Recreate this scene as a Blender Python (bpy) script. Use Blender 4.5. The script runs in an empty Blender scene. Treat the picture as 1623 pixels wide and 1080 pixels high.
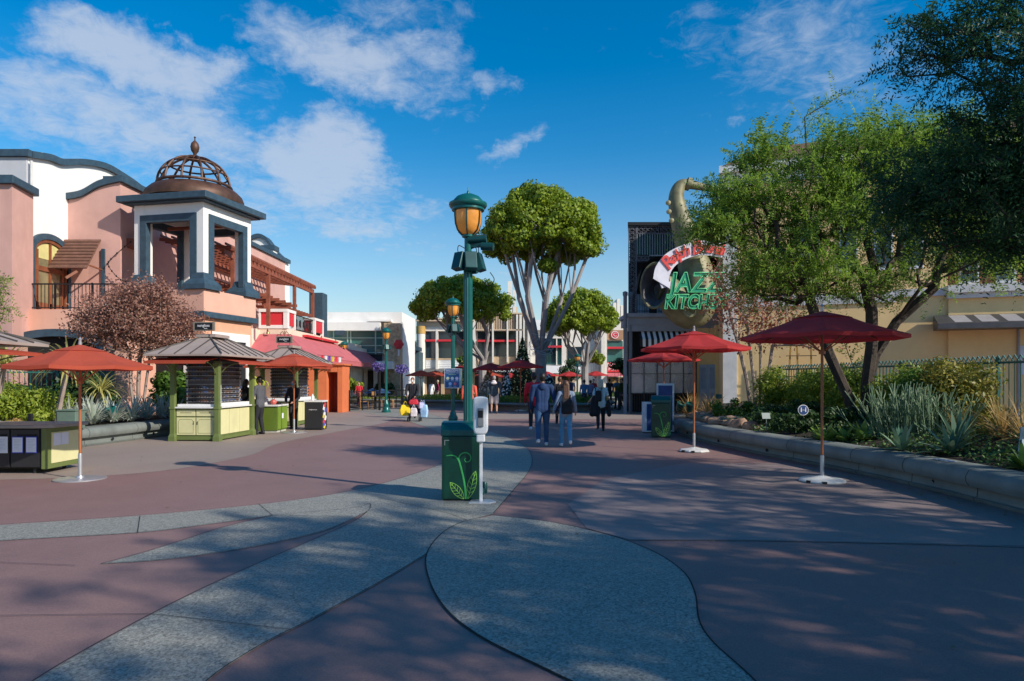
import bpy, bmesh, math, random
import numpy as np
from mathutils import Vector, Matrix, Quaternion
from mathutils.geometry import tessellate_polygon
R = math.radians
random.seed(7); NR = np.random.default_rng(7)
S = bpy.context.scene
COL = S.collection
# ------------------------------------------------------------------ camera
cam_d = bpy.data.cameras.new('camera'); cam = bpy.data.objects.new('camera', cam_d); COL.objects.link(cam)
H = 1.6; F = 1060.0; CX = 811.5; HY = 603.0
cam.location = (0, 0, H); cam.rotation_euler = (R(90), 0, 0)
cam_d.sensor_width = 36; cam_d.lens = F/1623*36; cam_d.shift_y = (HY-540)/1623
cam_d.clip_start = .05; cam_d.clip_end = 3000
S.camera = cam
# ------------------------------------------------------------------ light
SUN = Vector((.845*.853, -.535*.853, .522)).normalized()
sd = bpy.data.lights.new('sun', 'SUN'); sd.energy = 3.7; sd.angle = R(.53); sd.color = (1, .93, .82)
so = bpy.data.objects.new('sun', sd); COL.objects.link(so); so.rotation_euler = SUN.to_track_quat('Z', 'Y').to_euler()
S.view_settings.view_transform = 'Standard'; S.view_settings.look = 'None'
S.view_settings.exposure = .45; S.view_settings.gamma = 1; S.view_settings.use_curve_mapping = False

def N(nt, t, **kw):
    n = nt.nodes.new(t)
    for k, v in kw.items():
        if k[0] == '_': n.inputs[k[1:]].default_value = v
        else: setattr(n, k, v)
    return n
def math_(nt, op, a, b=None, c=None, clamp=False):
    n = nt.nodes.new('ShaderNodeMath'); n.operation = op; n.use_clamp = clamp
    for i, x in enumerate((a, b, c)):
        if x is None: continue
        if isinstance(x, (int, float)): n.inputs[i].default_value = x
        else: nt.links.new(x, n.inputs[i])
    return n.outputs[0]

W = bpy.data.worlds.new('World'); S.world = W; W.use_nodes = True
nt = W.node_tree; nt.nodes.clear(); L = nt.links.new
sky = N(nt, 'ShaderNodeTexSky'); sky.sky_type = 'NISHITA'; sky.sun_disc = False
sky.sun_elevation = R(31.5); sky.sun_rotation = R(122.3); sky.altitude = 50; sky.air_density = 1.25; sky.dust_density = .35; sky.ozone_density = 3.5
hsv = N(nt, 'ShaderNodeHueSaturation', _Saturation=1.50, _Value=.78); L(sky.outputs[0], hsv.inputs['Color'])
bg1 = N(nt, 'ShaderNodeBackground', _Strength=.135); L(hsv.outputs[0], bg1.inputs[0])
tc = N(nt, 'ShaderNodeTexCoord'); sep = N(nt, 'ShaderNodeSeparateXYZ'); L(tc.outputs['Generated'], sep.inputs[0])
X, Y, Z = sep.outputs
az0 = math_(nt, 'ARCTAN2', X, Y); el0 = math_(nt, 'ARCSINE', Z)
nw = N(nt, 'ShaderNodeTexNoise', _Scale=6.5, _Detail=7, _Roughness=.62); L(tc.outputs['Generated'], nw.inputs['Vector'])
sw_ = N(nt, 'ShaderNodeSeparateColor'); L(nw.outputs['Color'], sw_.inputs[0])
az = math_(nt, 'ADD', az0, math_(nt, 'MULTIPLY', math_(nt, 'SUBTRACT', sw_.outputs[0], .5), .26)); el = math_(nt, 'ADD', el0, math_(nt, 'MULTIPLY', math_(nt, 'SUBTRACT', sw_.outputs[1], .5), .16))
zz = math_(nt, 'ADD', math_(nt, 'MAXIMUM', Z, 0), .16)
cp = N(nt, 'ShaderNodeCombineXYZ'); L(math_(nt, 'DIVIDE', X, zz), cp.inputs[0]); L(math_(nt, 'DIVIDE', Y, zz), cp.inputs[1])
n1 = N(nt, 'ShaderNodeTexNoise', _Scale=1.5, _Detail=9, _Roughness=.56, _Distortion=.25); L(cp.outputs[0], n1.inputs['Vector'])
n2 = N(nt, 'ShaderNodeTexNoise', _Scale=15, _Detail=8, _Roughness=.68, _Distortion=.5); L(cp.outputs[0], n2.inputs['Vector'])
def blob(px, py, a, b, amp, tilt=0):
    u0 = math.atan2(px-CX, F); v0 = math.asin((HY-py)/math.sqrt((px-CX)**2+(py-HY)**2+F*F))
    du = math_(nt, 'SUBTRACT', az, u0); dv = math_(nt, 'SUBTRACT', el, v0)
    c, s = math.cos(R(tilt)), math.sin(R(tilt))
    p = math_(nt, 'ADD', math_(nt, 'MULTIPLY', du, c), math_(nt, 'MULTIPLY', dv, s))
    q = math_(nt, 'SUBTRACT', math_(nt, 'MULTIPLY', dv, c), math_(nt, 'MULTIPLY', du, s))
    e = math_(nt, 'ADD', math_(nt, 'POWER', math_(nt, 'MULTIPLY', math_(nt, 'ABSOLUTE', p), F/a), 2), math_(nt, 'POWER', math_(nt, 'MULTIPLY', math_(nt, 'ABSOLUTE', q), F/b), 2))
    return math_(nt, 'MULTIPLY', math_(nt, 'SUBTRACT', 1, e, clamp=True), amp)
acc = None
for bb in [(200, 72, 165, 62, 1.0, -6), (110, 170, 230, 90, .8, -12), (300, 200, 240, 70, .62, -18), (40, 230, 200, 90, .5, 0), (560, 110, 230, 75, .95, -12), (680, 95, 120, 50, .7, -10),
           (640, 30, 160, 50, .45, 0), (500, 265, 140, 85, 1.0, 10), (560, 330, 190, 70, .66, 0), (420, 330, 200, 110, .55, 0), (480, 420, 280, 80, .5, 0), (150, 230, 200, 80, .6, 0), (250, 120, 160, 90, .4, 0),
           (775, 141, 70, 30, .6, 0), (820, 222, 80, 26, .55, 5), (1145, 213, 40, 22, .55, 0), (1240, 60, 280, 150, .48, -20), (1190, 150, 170, 130, .42, 0), (950, 60, 200, 90, .28, 0),
           (900, 450, 260, 60, .45, 0), (600, 430, 260, 75, .52, 0), (350, 260, 220, 80, .6, -10), (1120, 20, 90, 40, .5, 0)]:
    o = blob(*bb); acc = o if acc is None else math_(nt, 'MAXIMUM', acc, o)
fb = math_(nt, 'ADD', math_(nt, 'MULTIPLY', n1.outputs[0], .70), math_(nt, 'MULTIPLY', n2.outputs[0], .38))
t = math_(nt, 'SUBTRACT', math_(nt, 'ADD', fb, math_(nt, 'MULTIPLY', acc, .42)), .648)
al = N(nt, 'ShaderNodeMapRange', interpolation_type='SMOOTHSTEP'); L(t, al.inputs[0]); al.inputs[1].default_value = 0; al.inputs[2].default_value = .30; al.inputs[4].default_value = .72
# a pale veil low over the rooftops
low = N(nt, 'ShaderNodeMapRange', interpolation_type='SMOOTHSTEP'); L(el0, low.inputs[0]); low.inputs[1].default_value = .34; low.inputs[2].default_value = 0; low.inputs[4].default_value = .55
alpha = math_(nt, 'MAXIMUM', al.outputs[0], math_(nt, 'MULTIPLY', low.outputs[0], math_(nt, 'ADD', n1.outputs[0], .35)))
bg2 = N(nt, 'ShaderNodeBackground', _Color=(.63, .71, .84, 1), _Strength=.68)
mx = N(nt, 'ShaderNodeMixShader'); L(alpha, mx.inputs[0]); L(bg1.outputs[0], mx.inputs[1]); L(bg2.outputs[0], mx.inputs[2])
wo = N(nt, 'ShaderNodeOutputWorld'); L(mx.outputs[0], wo.inputs[0])

# ------------------------------------------------------------------ helpers
def G(px, py, z=0.0):
    d = F*(H-z)/(py-HY); return Vector(((px-CX)/F*d, d, z))
def P(px, py, d): return Vector(((px-CX)/F*d, d, H+(HY-py)/F*d))
def XX(px, d): return (px-CX)/F*d
def ZZ(py, d): return H+(HY-py)/F*d

MATS = {}
def M(name, col, rough=.65, metal=0., var=.12, scale=3., bump=0., bscale=30., dirt=0., spec=.5, emit=None, es=0, trans=0, alpha=1):
    if name in MATS: return MATS[name]
    m = bpy.data.materials.new(name); m.use_nodes = True; MATS[name] = m
    nt = m.node_tree; b = nt.nodes['Principled BSDF']; L = nt.links.new
    b.inputs['Roughness'].default_value = rough; b.inputs['Metallic'].default_value = metal
    b.inputs['Specular IOR Level'].default_value = spec
    tc = N(nt, 'ShaderNodeTexCoord'); n = N(nt, 'ShaderNodeTexNoise', _Scale=scale, _Detail=6, _Roughness=.6); L(tc.outputs['Object'], n.inputs['Vector'])
    c1 = [max(0, c*(1-var)) for c in col]+[1]; c2 = [min(1, c*(1+var)) for c in col]+[1]
    mr = N(nt, 'ShaderNodeMapRange'); L(n.outputs[0], mr.inputs[0]); mr.inputs[1].default_value = .3; mr.inputs[2].default_value = .7
    mix = N(nt, 'ShaderNodeMix', data_type='RGBA'); L(mr.outputs[0], mix.inputs[0]); mix.inputs[6].default_value = c1; mix.inputs[7].default_value = c2
    out = mix.outputs[2]
    if dirt:
        n3 = N(nt, 'ShaderNodeTexNoise', _Scale=scale*.3, _Detail=8, _Roughness=.7); 
        mp = N(nt, 'ShaderNodeMapping'); mp.inputs['Scale'].default_value = (3, 3, .6); L(tc.outputs['Object'], mp.inputs[0]); L(mp.outputs[0], n3.inputs['Vector'])
        m3 = N(nt, 'ShaderNodeMapRange', interpolation_type='SMOOTHSTEP'); L(n3.outputs[0], m3.inputs[0]); m3.inputs[1].default_value = .48; m3.inputs[2].default_value = .75; m3.inputs[4].default_value = dirt
        mx = N(nt, 'ShaderNodeMix', data_type='RGBA'); L(m3.outputs[0], mx.inputs[0]); L(out, mx.inputs[6]); mx.inputs[7].default_value = [c*.45 for c in col]+[1]
        out = mx.outputs[2]
    L(out, b.inputs['Base Color'])
    if bump:
        n4 = N(nt, 'ShaderNodeTexNoise', _Scale=bscale, _Detail=5); L(tc.outputs['Object'], n4.inputs['Vector'])
        bp = N(nt, 'ShaderNodeBump', _Strength=bump, _Distance=.02); L(n4.outputs[0], bp.inputs['Height']); L(bp.outputs[0], b.inputs['Normal'])
    if emit: b.inputs['Emission Color'].default_value = (*emit, 1); b.inputs['Emission Strength'].default_value = es
    if trans: b.inputs['Transmission Weight'].default_value = trans
    if alpha < 1: b.inputs['Alpha'].default_value = alpha
    return m
def LEAF(name, c1, c2, trans=.35, rough=.5, c3=None):
    if name in MATS: return MATS[name]
    m = bpy.data.materials.new(name); m.use_nodes = True; MATS[name] = m
    nt = m.node_tree; b = nt.nodes['Principled BSDF']; L = nt.links.new
    b.inputs['Roughness'].default_value = rough; b.inputs['Specular IOR Level'].default_value = .35
    g = N(nt, 'ShaderNodeNewGeometry'); tc = N(nt, 'ShaderNodeTexCoord')
    n = N(nt, 'ShaderNodeTexNoise', _Scale=1.1, _Detail=3); L(tc.outputs['Object'], n.inputs['Vector'])
    a = math_(nt, 'ADD', math_(nt, 'MULTIPLY', g.outputs['Random Per Island'], .55), math_(nt, 'MULTIPLY', n.outputs[0], .55))
    cr = N(nt, 'ShaderNodeValToRGB'); L(a, cr.inputs[0]); e = cr.color_ramp.elements
    e[0].position = .2; e[0].color = (*c1, 1); e[1].position = .85; e[1].color = (*c2, 1)
    if c3: x = cr.color_ramp.elements.new(.95); x.color = (*c3, 1)
    L(cr.outputs[0], b.inputs['Base Color'])
    tr = N(nt, 'ShaderNodeBsdfTranslucent'); L(cr.outputs[0], tr.inputs[0])
    mx = N(nt, 'ShaderNodeMixShader', _Fac=trans); L(b.outputs[0], mx.inputs[1]); L(tr.outputs[0], mx.inputs[2])
    L(mx.outputs[0], nt.nodes['Material Output'].inputs[0])
    return m

def tag(o, label=None, cat=None, group=None, kind=None):
    if label: o['label'] = label
    if cat: o['category'] = cat
    if group: o['group'] = group
    if kind: o['kind'] = kind
    return o
def thing(name, label, cat, loc=(0, 0, 0), rz=0, group=None):
    o = bpy.data.objects.new(name, None); COL.objects.link(o); o.location = loc; o.rotation_euler = (0, 0, rz); o.empty_display_size = .2
    return tag(o, label, cat, group)
def copy_tree(o, parent=None):
    c = o.copy(); COL.objects.link(c); c.parent = parent
    for ch in list(o.children): copy_tree(ch, c)
    return c
def place_copy(o, loc, rz=0, label=None, group=None, scale=None):
    c = copy_tree(o); c.location = loc; c.rotation_euler = (0, 0, rz)
    if scale: c.scale = scale if not isinstance(scale, (int, float)) else (scale,)*3
    if label: c['label'] = label
    if group: c['group'] = group
    return c
def wloc(p):
    v = Vector((0, 0, 0))
    while p is not None: v += Vector(p.location); p = p.parent
    return v
def crom(pts, n=6, closed=False):
    pts = [Vector(p) for p in pts]; out = []
    m = len(pts)
    for i in range(m if closed else m-1):
        g = (lambda k: pts[k % m]) if closed else (lambda k: pts[min(max(k, 0), m-1)])
        p0, p1, p2, p3 = g(i-1), g(i), g(i+1), g(i+2)
        for j in range(n):
            t = j/n
            out.append(.5*((2*p1)+(p2-p0)*t+(2*p0-5*p1+4*p2-p3)*t*t+(3*p1-3*p2+p3-p0)*t**3))
    if not closed: out.append(pts[-1])
    return out
class MB:
    def __init__(s): s.v = []; s.f = []; s.T = None
    def add(s, vs, fs):
        b = len(s.v)
        for p in vs:
            p = Vector(p); s.v.append(s.T @ p if s.T else p)
        for f in fs: s.f.append(tuple(b+i for i in f))
        return s
    def box(s, x0, x1, y0, y1, z0, z1):
        vs = [(x, y, z) for z in (z0, z1) for x, y in ((x0, y0), (x1, y0), (x1, y1), (x0, y1))]
        return s.add(vs, [(3, 2, 1, 0), (4, 5, 6, 7), (0, 1, 5, 4), (1, 2, 6, 5), (2, 3, 7, 6), (3, 0, 4, 7)])
    def obox(s, c, sz, rz=0, M_=None):
        m = Matrix.Translation(c) @ (M_ if M_ else Matrix.Rotation(rz, 4, 'Z'))
        a, b, d = (k/2 for k in sz)
        vs = [m @ Vector((x, y, z)) for z in (-d, d) for x, y in ((-a, -b), (a, -b), (a, b), (-a, b))]
        return s.add(vs, [(3, 2, 1, 0), (4, 5, 6, 7), (0, 1, 5, 4), (1, 2, 6, 5), (2, 3, 7, 6), (3, 0, 4, 7)])
    def beam(s, p, q, w, h):                         # rectangular bar from p to q, h measured upwards
        p, q = Vector(p), Vector(q); d = q-p; l = d.length; d.normalize()
        sd = d.cross(Vector((0, 0, 1)))
        if sd.length < 1e-4: sd = Vector((1, 0, 0))
        sd.normalize(); up = sd.cross(d)
        vs = []
        for e in (p, q):
            for a, b in ((-1, -1), (1, -1), (1, 1), (-1, 1)): vs.append(e+sd*a*w/2+up*b*h/2)
        return s.add(vs, [(0, 1, 2, 3), (7, 6, 5, 4), (0, 4, 5, 1), (1, 5, 6, 2), (2, 6, 7, 3), (3, 7, 4, 0)])
    def prism(s, poly, z0, z1):
        n = len(poly); vs = [(p[0], p[1], z0) for p in poly]+[(p[0], p[1], z1) for p in poly]
        tr = tessellate_polygon([[Vector((p[0], p[1], 0)) for p in poly]])
        fs = [tuple(t) for t in tr]+[tuple(n+i for i in t) for t in tr]+[(i, (i+1) % n, n+(i+1) % n, n+i) for i in range(n)]
        return s.add(vs, fs)
    def wall(s, line, thick, nrm, z0=None):           # line: [(x,y,ztop[,zbot])...]; thickness away from nrm
        n = len(line); k = Vector((nrm[0], nrm[1], 0)).normalized()*thick
        vs = []
        for p in line:
            zb = p[3] if len(p) > 3 else z0
            vs += [(p[0], p[1], zb), (p[0], p[1], p[2]), (p[0]-k.x, p[1]-k.y, p[2]), (p[0]-k.x, p[1]-k.y, zb)]
        fs = []
        for i in range(n-1):
            a, b = 4*i, 4*i+4
            for j in range(4): fs.append((a+j, a+(j+1) % 4, b+(j+1) % 4, b+j))
        fs += [(0, 1, 2, 3), tuple(4*(n-1)+j for j in (3, 2, 1, 0))]
        return s.add(vs, fs)
    def quad(s, *p): return s.add(p, [tuple(range(len(p)))])
    def slab(s, pts, th):                            # planar polygon given thickness along its normal
        pts = [Vector(p) for p in pts]; nn = (pts[1]-pts[0]).cross(pts[2]-pts[0]).normalized()*th; n = len(pts)
        return s.add(pts+[p-nn for p in pts], [tuple(range(n)), tuple(range(2*n-1, n-1, -1))]+[(i, n+i, n+(i+1) % n, (i+1) % n) for i in range(n)])
    def tube(s, pts, r, n=8, flat=None):
        pts = [Vector(p) for p in pts]; m = len(pts)
        rr = r if isinstance(r, (list, tuple)) else [r]*m
        t = (pts[1]-pts[0]).normalized(); u = t.orthogonal().normalized(); vs = []
        for i, p in enumerate(pts):
            a = pts[max(i-1, 0)]; b = pts[min(i+1, m-1)]; nt_ = (b-a)
            nt_ = nt_.normalized() if nt_.length > 1e-9 else t
            q = t.rotation_difference(nt_); u = (q @ u); u = (u-nt_*u.dot(nt_)).normalized(); t = nt_; w = t.cross(u)
            for k in range(n):
                an = 2*math.pi*k/n; vs.append(p+(u*math.cos(an)+w*math.sin(an))*rr[i])
        fs = [(i*n+k, i*n+(k+1) % n, (i+1)*n+(k+1) % n, (i+1)*n+k) for i in range(m-1) for k in range(n)]
        fs += [tuple(range(n-1, -1, -1)), tuple((m-1)*n+k for k in range(n))]
        return s.add(vs, fs)
    def lathe(s, prof, c=(0, 0, 0), n=20, a0=0., sx=1, sy=1, M_=None):
        vs = []; m = len(prof)
        for r, z in prof:
            for k in range(n):
                a = a0+2*math.pi*k/n; v = Vector((r*math.cos(a)*sx, r*math.sin(a)*sy, z))
                vs.append((M_ @ v if M_ else v)+Vector(c))
        fs = [(i*n+k, i*n+(k+1) % n, (i+1)*n+(k+1) % n, (i+1)*n+k) for i in range(m-1) for k in range(n)]
        if prof[0][0] > 1e-6: fs.append(tuple(range(n-1, -1, -1)))
        if prof[-1][0] > 1e-6: fs.append(tuple((m-1)*n+k for k in range(n)))
        return s.add(vs, fs)
    def ell(s, c, r, n=12, m=8):
        pr = [(max(math.sin(math.pi*i/m), 1e-5), -math.cos(math.pi*i/m)) for i in range(m+1)]
        return s.lathe(pr, c, n, M_=Matrix.Diagonal((r[0], r[1], r[2])).to_4x4())
    def build(s, name, mat, parent=None, smooth=False, bevel=0, world=False, label=None):
        me = bpy.data.meshes.new(name)
        off = wloc(parent) if (world and parent) else Vector((0, 0, 0))
        me.from_pydata([tuple(v-off) for v in s.v], [], s.f); me.validate(); 
        bm = bmesh.new(); bm.from_mesh(me); bmesh.ops.recalc_face_normals(bm, faces=bm.faces); bm.to_mesh(me); bm.free()
        me.materials.append(mat)
        if smooth:
            me.shade_smooth() if smooth is True else me.shade_smooth()
        o = bpy.data.objects.new(name, me); COL.objects.link(o)
        if smooth:
            try: me.set_sharp_from_angle(angle=R(40))
            except Exception: pass
        if bevel:
            b = o.modifiers.new('bevel', 'BEVEL'); b.width = bevel; b.segments = 2; b.limit_method = 'ANGLE'
        if parent: o.parent = parent
        if label: o['label'] = label
        return o
def text(body, size, mat, parent, mtx, name='lettering', ext=.006, align='CENTER', shear=0, spacing=1, offset=0, world=True, sx=1):
    c = bpy.data.curves.new(name, 'FONT'); c.body = body; c.size = size; c.extrude = ext; c.align_x = align; c.align_y = 'CENTER'; c.shear = shear; c.space_character = spacing; c.offset = offset; c.resolution_u = 3
    t = bpy.data.objects.new(name+'_tmp', c); COL.objects.link(t)
    bpy.context.view_layer.update()
    me = bpy.data.meshes.new_from_object(t); bpy.data.objects.remove(t); bpy.data.curves.remove(c)
    me.name = name
    if sx != 1: me.transform(Matrix.Diagonal((sx, 1, 1, 1)))
    me.transform(mtx)
    if world and parent: me.transform(Matrix.Translation(-wloc(parent)))
    me.materials.clear(); me.materials.append(mat)
    o = bpy.data.objects.new(name, me); COL.objects.link(o); o.parent = parent
    return o
def face_mtx(p, nrm=(0, -1, 0), roll=0):               # text plane: x right, y up, facing nrm
    n = Vector(nrm).normalized(); up = Vector((0, 0, 1)); x = up.cross(n).normalized(); y = n.cross(x)
    m = Matrix((x, y, n)).transposed().to_4x4(); m.translation = Vector(p)
    return m @ Matrix.Rotation(roll, 4, 'Z')
def structure(o): o['kind'] = 'structure'; return o

def leafmesh(name, P_, Nn, size, mat, parent=None, aspect=2.0, up=None, world=False, jit=.3):
    """rhombic leaves: P_ (n,3) centres, Nn (n,3) face normals, up (n,3) long axis"""
    P_ = np.asarray(P_, float); n = len(P_)
    Nn = np.asarray(Nn, float); Nn = Nn/(np.linalg.norm(Nn, axis=1, keepdims=True)+1e-9)
    if up is None: up = NR.normal(size=(n, 3))
    a = up-Nn*np.sum(up*Nn, 1, keepdims=True); a /= (np.linalg.norm(a, axis=1, keepdims=True)+1e-9); b = np.cross(Nn, a)
    sz = (np.ones(n)*size if np.isscalar(size) else np.asarray(size))*(1+NR.uniform(-jit, jit, n)); sz = sz[:, None]
    l = a*sz/2; w = b*sz/2/aspect
    V = np.stack([P_-l, P_+w-l*.1+Nn*sz*.06, P_+l, P_-w-l*.1+Nn*sz*.06], 1).reshape(-1, 3)
    if world and parent: V -= np.array(wloc(parent))
    me = bpy.data.meshes.new(name); me.vertices.add(4*n); me.loops.add(4*n); me.polygons.add(n)
    me.vertices.foreach_set('co', V.astype(np.float32).ravel()); me.loops.foreach_set('vertex_index', np.arange(4*n, dtype=np.int32))
    me.polygons.foreach_set('loop_start', np.arange(0, 4*n, 4, dtype=np.int32)); me.update(calc_edges=True); me.validate()
    me.materials.append(mat); o = bpy.data.objects.new(name, me); COL.objects.link(o)
    if parent: o.parent = parent
    return o
def rdir(n): v = NR.normal(size=(n, 3)); return v/np.linalg.norm(v, axis=1, keepdims=True)
def clumps(cs, rs, per, squash=.75, fill=.35):
    Ps, Ns = [], []
    for c, r in zip(cs, rs):
        d = rdir(per); rad = r*(1-fill*NR.random(per)**1.5)[:, None]
        Ps.append(np.asarray(c)+d*rad*np.array([1, 1, squash])); Ns.append(d+NR.normal(size=(per, 3))*.45)
    return np.concatenate(Ps), np.concatenate(Ns)
def skeleton(root, targets, r_tip, step=.45, exp=.5, wob=.05, bias=.35, seed=1, lift=.15):
    """root: polylines (list of lists of points); targets attached nearest-first. returns tubes [(pts, radii)]"""
    rnd = random.Random(seed); nodes = []; par = []; plen = []
    for line in root:
        prev = -1
        for i, p in enumerate(line):
            p = Vector(p)
            if i == 0 and nodes:
                j0 = min(range(len(nodes)), key=lambda j: (nodes[j]-p).length)
                if (nodes[j0]-p).length < 1e-5: prev = j0; continue
            nodes.append(p); par.append(prev); plen.append(0 if prev < 0 else plen[prev]+(p-nodes[prev]).length); prev = len(nodes)-1
    base = Vector(root[0][-1]); usable = [i for i in range(len(nodes)) if plen[i] > 0 and i not in ()]
    tips = []
    for t_ in sorted((Vector(t) for t in targets), key=lambda t: (t-base).length):
        best = min(usable, key=lambda i: (nodes[i]-t_).length+bias*plen[i]+(0 if nodes[i].z < t_.z else .6*(nodes[i].z-t_.z)))
        a = nodes[best]; d = t_-a; k = max(1, int(d.length/step)); prev = best
        mid = a+d*.5+Vector((0, 0, -lift*d.length*.5))+Vector([rnd.uniform(-wob, wob) for _ in range(3)])*d.length
        for j in range(1, k+1):
            s_ = j/k; q = a*(1-s_)**2+mid*2*s_*(1-s_)+t_*s_*s_ + Vector([rnd.uniform(-wob, wob) for _ in range(3)])*(.4 if j < k else 0)
            nodes.append(q); par.append(prev); plen.append(plen[prev]+(q-nodes[prev]).length); prev = len(nodes)-1; usable.append(prev)
        tips.append(prev)
    cnt = [0]*len(nodes)
    for i in tips:
        j = i
        while j >= 0: cnt[j] += 1; j = par[j]
    rad = [r_tip*max(c, 1)**exp for c in cnt]
    kids = {}
    for i, p in enumerate(par): kids.setdefault(p, []).append(i)
    tubes = []
    st = list(kids.get(-1, []))
    starts = [(None, i) for i in st]
    while starts:
        p, i = starts.pop(); pts = [] if p is None else [nodes[p]]; rr = [] if p is None else [min(rad[p], rad[i]*1.15)]
        while True:
            pts.append(nodes[i]); rr.append(rad[i]); ks = sorted(kids.get(i, []), key=lambda k: -cnt[k])
            if not ks: break
            for k in ks[1:]: starts.append((i, k))
            i = ks[0]
        if len(pts) > 1: tubes.append((pts, rr))
    return tubes
# ================================================================== GROUND
def pavemat(name, col, speck, grain, blot=.12, sc=90, seed=0, dot=(1, 1, 1)):
    m = bpy.data.materials.new(name); m.use_nodes = True; nt = m.node_tree; b = nt.nodes['Principled BSDF']; L = nt.links.new
    tc = N(nt, 'ShaderNodeTexCoord'); mp = N(nt, 'ShaderNodeMapping'); mp.inputs['Location'].default_value = (seed, seed*2, 0); L(tc.outputs['Object'], mp.inputs[0])
    a = N(nt, 'ShaderNodeTexNoise', _Scale=sc, _Detail=3, _Roughness=.8); L(mp.outputs[0], a.inputs['Vector'])
    v = N(nt, 'ShaderNodeTexVoronoi', _Scale=sc*.8); L(mp.outputs[0], v.inputs['Vector'])
    c = N(nt, 'ShaderNodeTexNoise', _Scale=.45, _Detail=8, _Roughness=.62); L(mp.outputs[0], c.inputs['Vector'])
    d = N(nt, 'ShaderNodeTexNoise', _Scale=4, _Detail=8, _Roughness=.7); L(mp.outputs[0], d.inputs['Vector'])
    f = math_(nt, 'ADD', math_(nt, 'MULTIPLY', math_(nt, 'SUBTRACT', a.outputs[0], .5), grain*2.4), 1)
    f = math_(nt, 'ADD', f, math_(nt, 'MULTIPLY', math_(nt, 'SUBTRACT', v.outputs['Color'], .5), speck))
    f = math_(nt, 'ADD', f, math_(nt, 'MULTIPLY', math_(nt, 'SUBTRACT', c.outputs[0], .5), blot*4.5))
    f = math_(nt, 'ADD', f, math_(nt, 'MULTIPLY', math_(nt, 'SUBTRACT', d.outputs[0], .5), blot*2.2))
    # small dark spots of old gum
    g = N(nt, 'ShaderNodeTexVoronoi', _Scale=1.1); L(mp.outputs[0], g.inputs['Vector'])
    gs = N(nt, 'ShaderNodeMapRange'); L(g.outputs['Distance'], gs.inputs[0]); gs.inputs[1].default_value = .018; gs.inputs[2].default_value = .03; gs.inputs[3].default_value = .55
    f = math_(nt, 'MULTIPLY', f, gs.outputs[0])
    mx = N(nt, 'ShaderNodeMix', data_type='RGBA', blend_type='MULTIPLY'); mx.inputs[0].default_value = 1; mx.inputs[6].default_value = (*col, 1)
    cc = N(nt, 'ShaderNodeCombineColor'); [L(f, cc.inputs[i]) for i in range(3)]; L(cc.outputs[0], mx.inputs[7])
    mx2 = N(nt, 'ShaderNodeMix', data_type='RGBA'); st = N(nt, 'ShaderNodeMapRange'); L(c.outputs[0], st.inputs[0]); st.inputs[1].default_value = .5; st.inputs[2].default_value = .75; st.inputs[4].default_value = .35
    L(st.outputs[0], mx2.inputs[0]); L(mx.outputs[2], mx2.inputs[6]); mx2.inputs[7].default_value = (*[k*.8+.02 for k in col], 1)
    L(mx2.outputs[2], b.inputs['Base Color'])
    rr = N(nt, 'ShaderNodeMapRange'); L(d.outputs[0], rr.inputs[0]); rr.inputs[3].default_value = .5; rr.inputs[4].default_value = .85; L(rr.outputs[0], b.inputs['Roughness'])
    bp = N(nt, 'ShaderNodeBump', _Strength=.35, _Distance=.006); L(a.outputs[0], bp.inputs['Height']); L(bp.outputs[0], b.inputs['Normal'])
    return m
PV_RED = pavemat('mauve_concrete', (.245, .145, .13), .14, .45, .13, 70)
PV_GRY = pavemat('aggregate_concrete', (.255, .25, .215), .95, .95, .07, 78, 5)
PV_TAN = pavemat('tan_concrete', (.30, .235, .20), .15, .3, .14, 60, 9)
PV_SHADOW = pavemat('shadow_tone_paving', (.17, .145, .14), .2, .35, .08, 60, 3)
JOINT = M('joint', (.02, .02, .022), .9)
g = MB(); g.quad((-500, -60, 0), (500, -60, 0), (500, 900, 0), (-500, 900, 0)); structure(g.build('ground', PV_RED))
def sheet(name, pts, mat, z, n=6, smooth=True):
    p = crom([(q.x, q.y, 0) for q in pts], n, True) if smooth else pts
    tr = tessellate_polygon([[Vector((q.x, q.y, 0)) for q in p]])
    b = MB(); b.add([(q.x, q.y, z) for q in p], [tuple(t) for t in tr]); return structure(b.build(name, mat))
def gp(l): return [G(*p) for p in l]
# pieces of the inlaid pattern, each outline smoothed piecewise so that the tips stay sharp
def curve(l, n=5): return [Vector((q.x, q.y, 0)) for q in crom(gp(l), n)]
up = curve([(-500, 862), (-200, 850), (0, 833), (220, 818), (430, 798), (560, 778), (640, 757), (697, 737), (722, 722), (726, 706), (697, 687), (665, 674), (620, 661), (560, 653)])
rt = curve([(540, 648), (600, 646), (660, 652), (720, 668), (762, 680), (800, 692), (830, 707), (843, 725), (838, 748), (812, 780), (782, 815)])
lo = curve([(782, 815), (735, 828), (700, 847), (675, 880)])
rb = curve([(675, 880), (600, 925), (490, 985), (400, 1032), (300, 1110), (120, 1400)])
lb = curve([(-700, 1400), (-100, 1180), (55, 1080), (130, 1035), (240, 975), (330, 930), (430, 885), (500, 855), (560, 828), (582, 812)])
l1 = curve([(582, 812), (520, 840), (430, 862), (350, 876), (260, 888), (160, 895)])
l2 = curve([(160, 895), (230, 876), (300, 854), (360, 835), (432, 818)])
l3 = curve([(432, 818), (330, 832), (220, 845), (0, 858), (-200, 872), (-500, 890)])
outer = up+rt[:-1]+lo+rb[1:]+lb+l1[1:]+l2[1:]+l3[1:]
sheet('pavement_inlay', outer, PV_GRY, .004, smooth=False)
c1 = curve([(782, 818), (735, 828), (700, 847), (676, 880), (680, 920), (705, 965), (760, 1010), (870, 1065), (960, 1110), (1060, 1180)])
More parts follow.
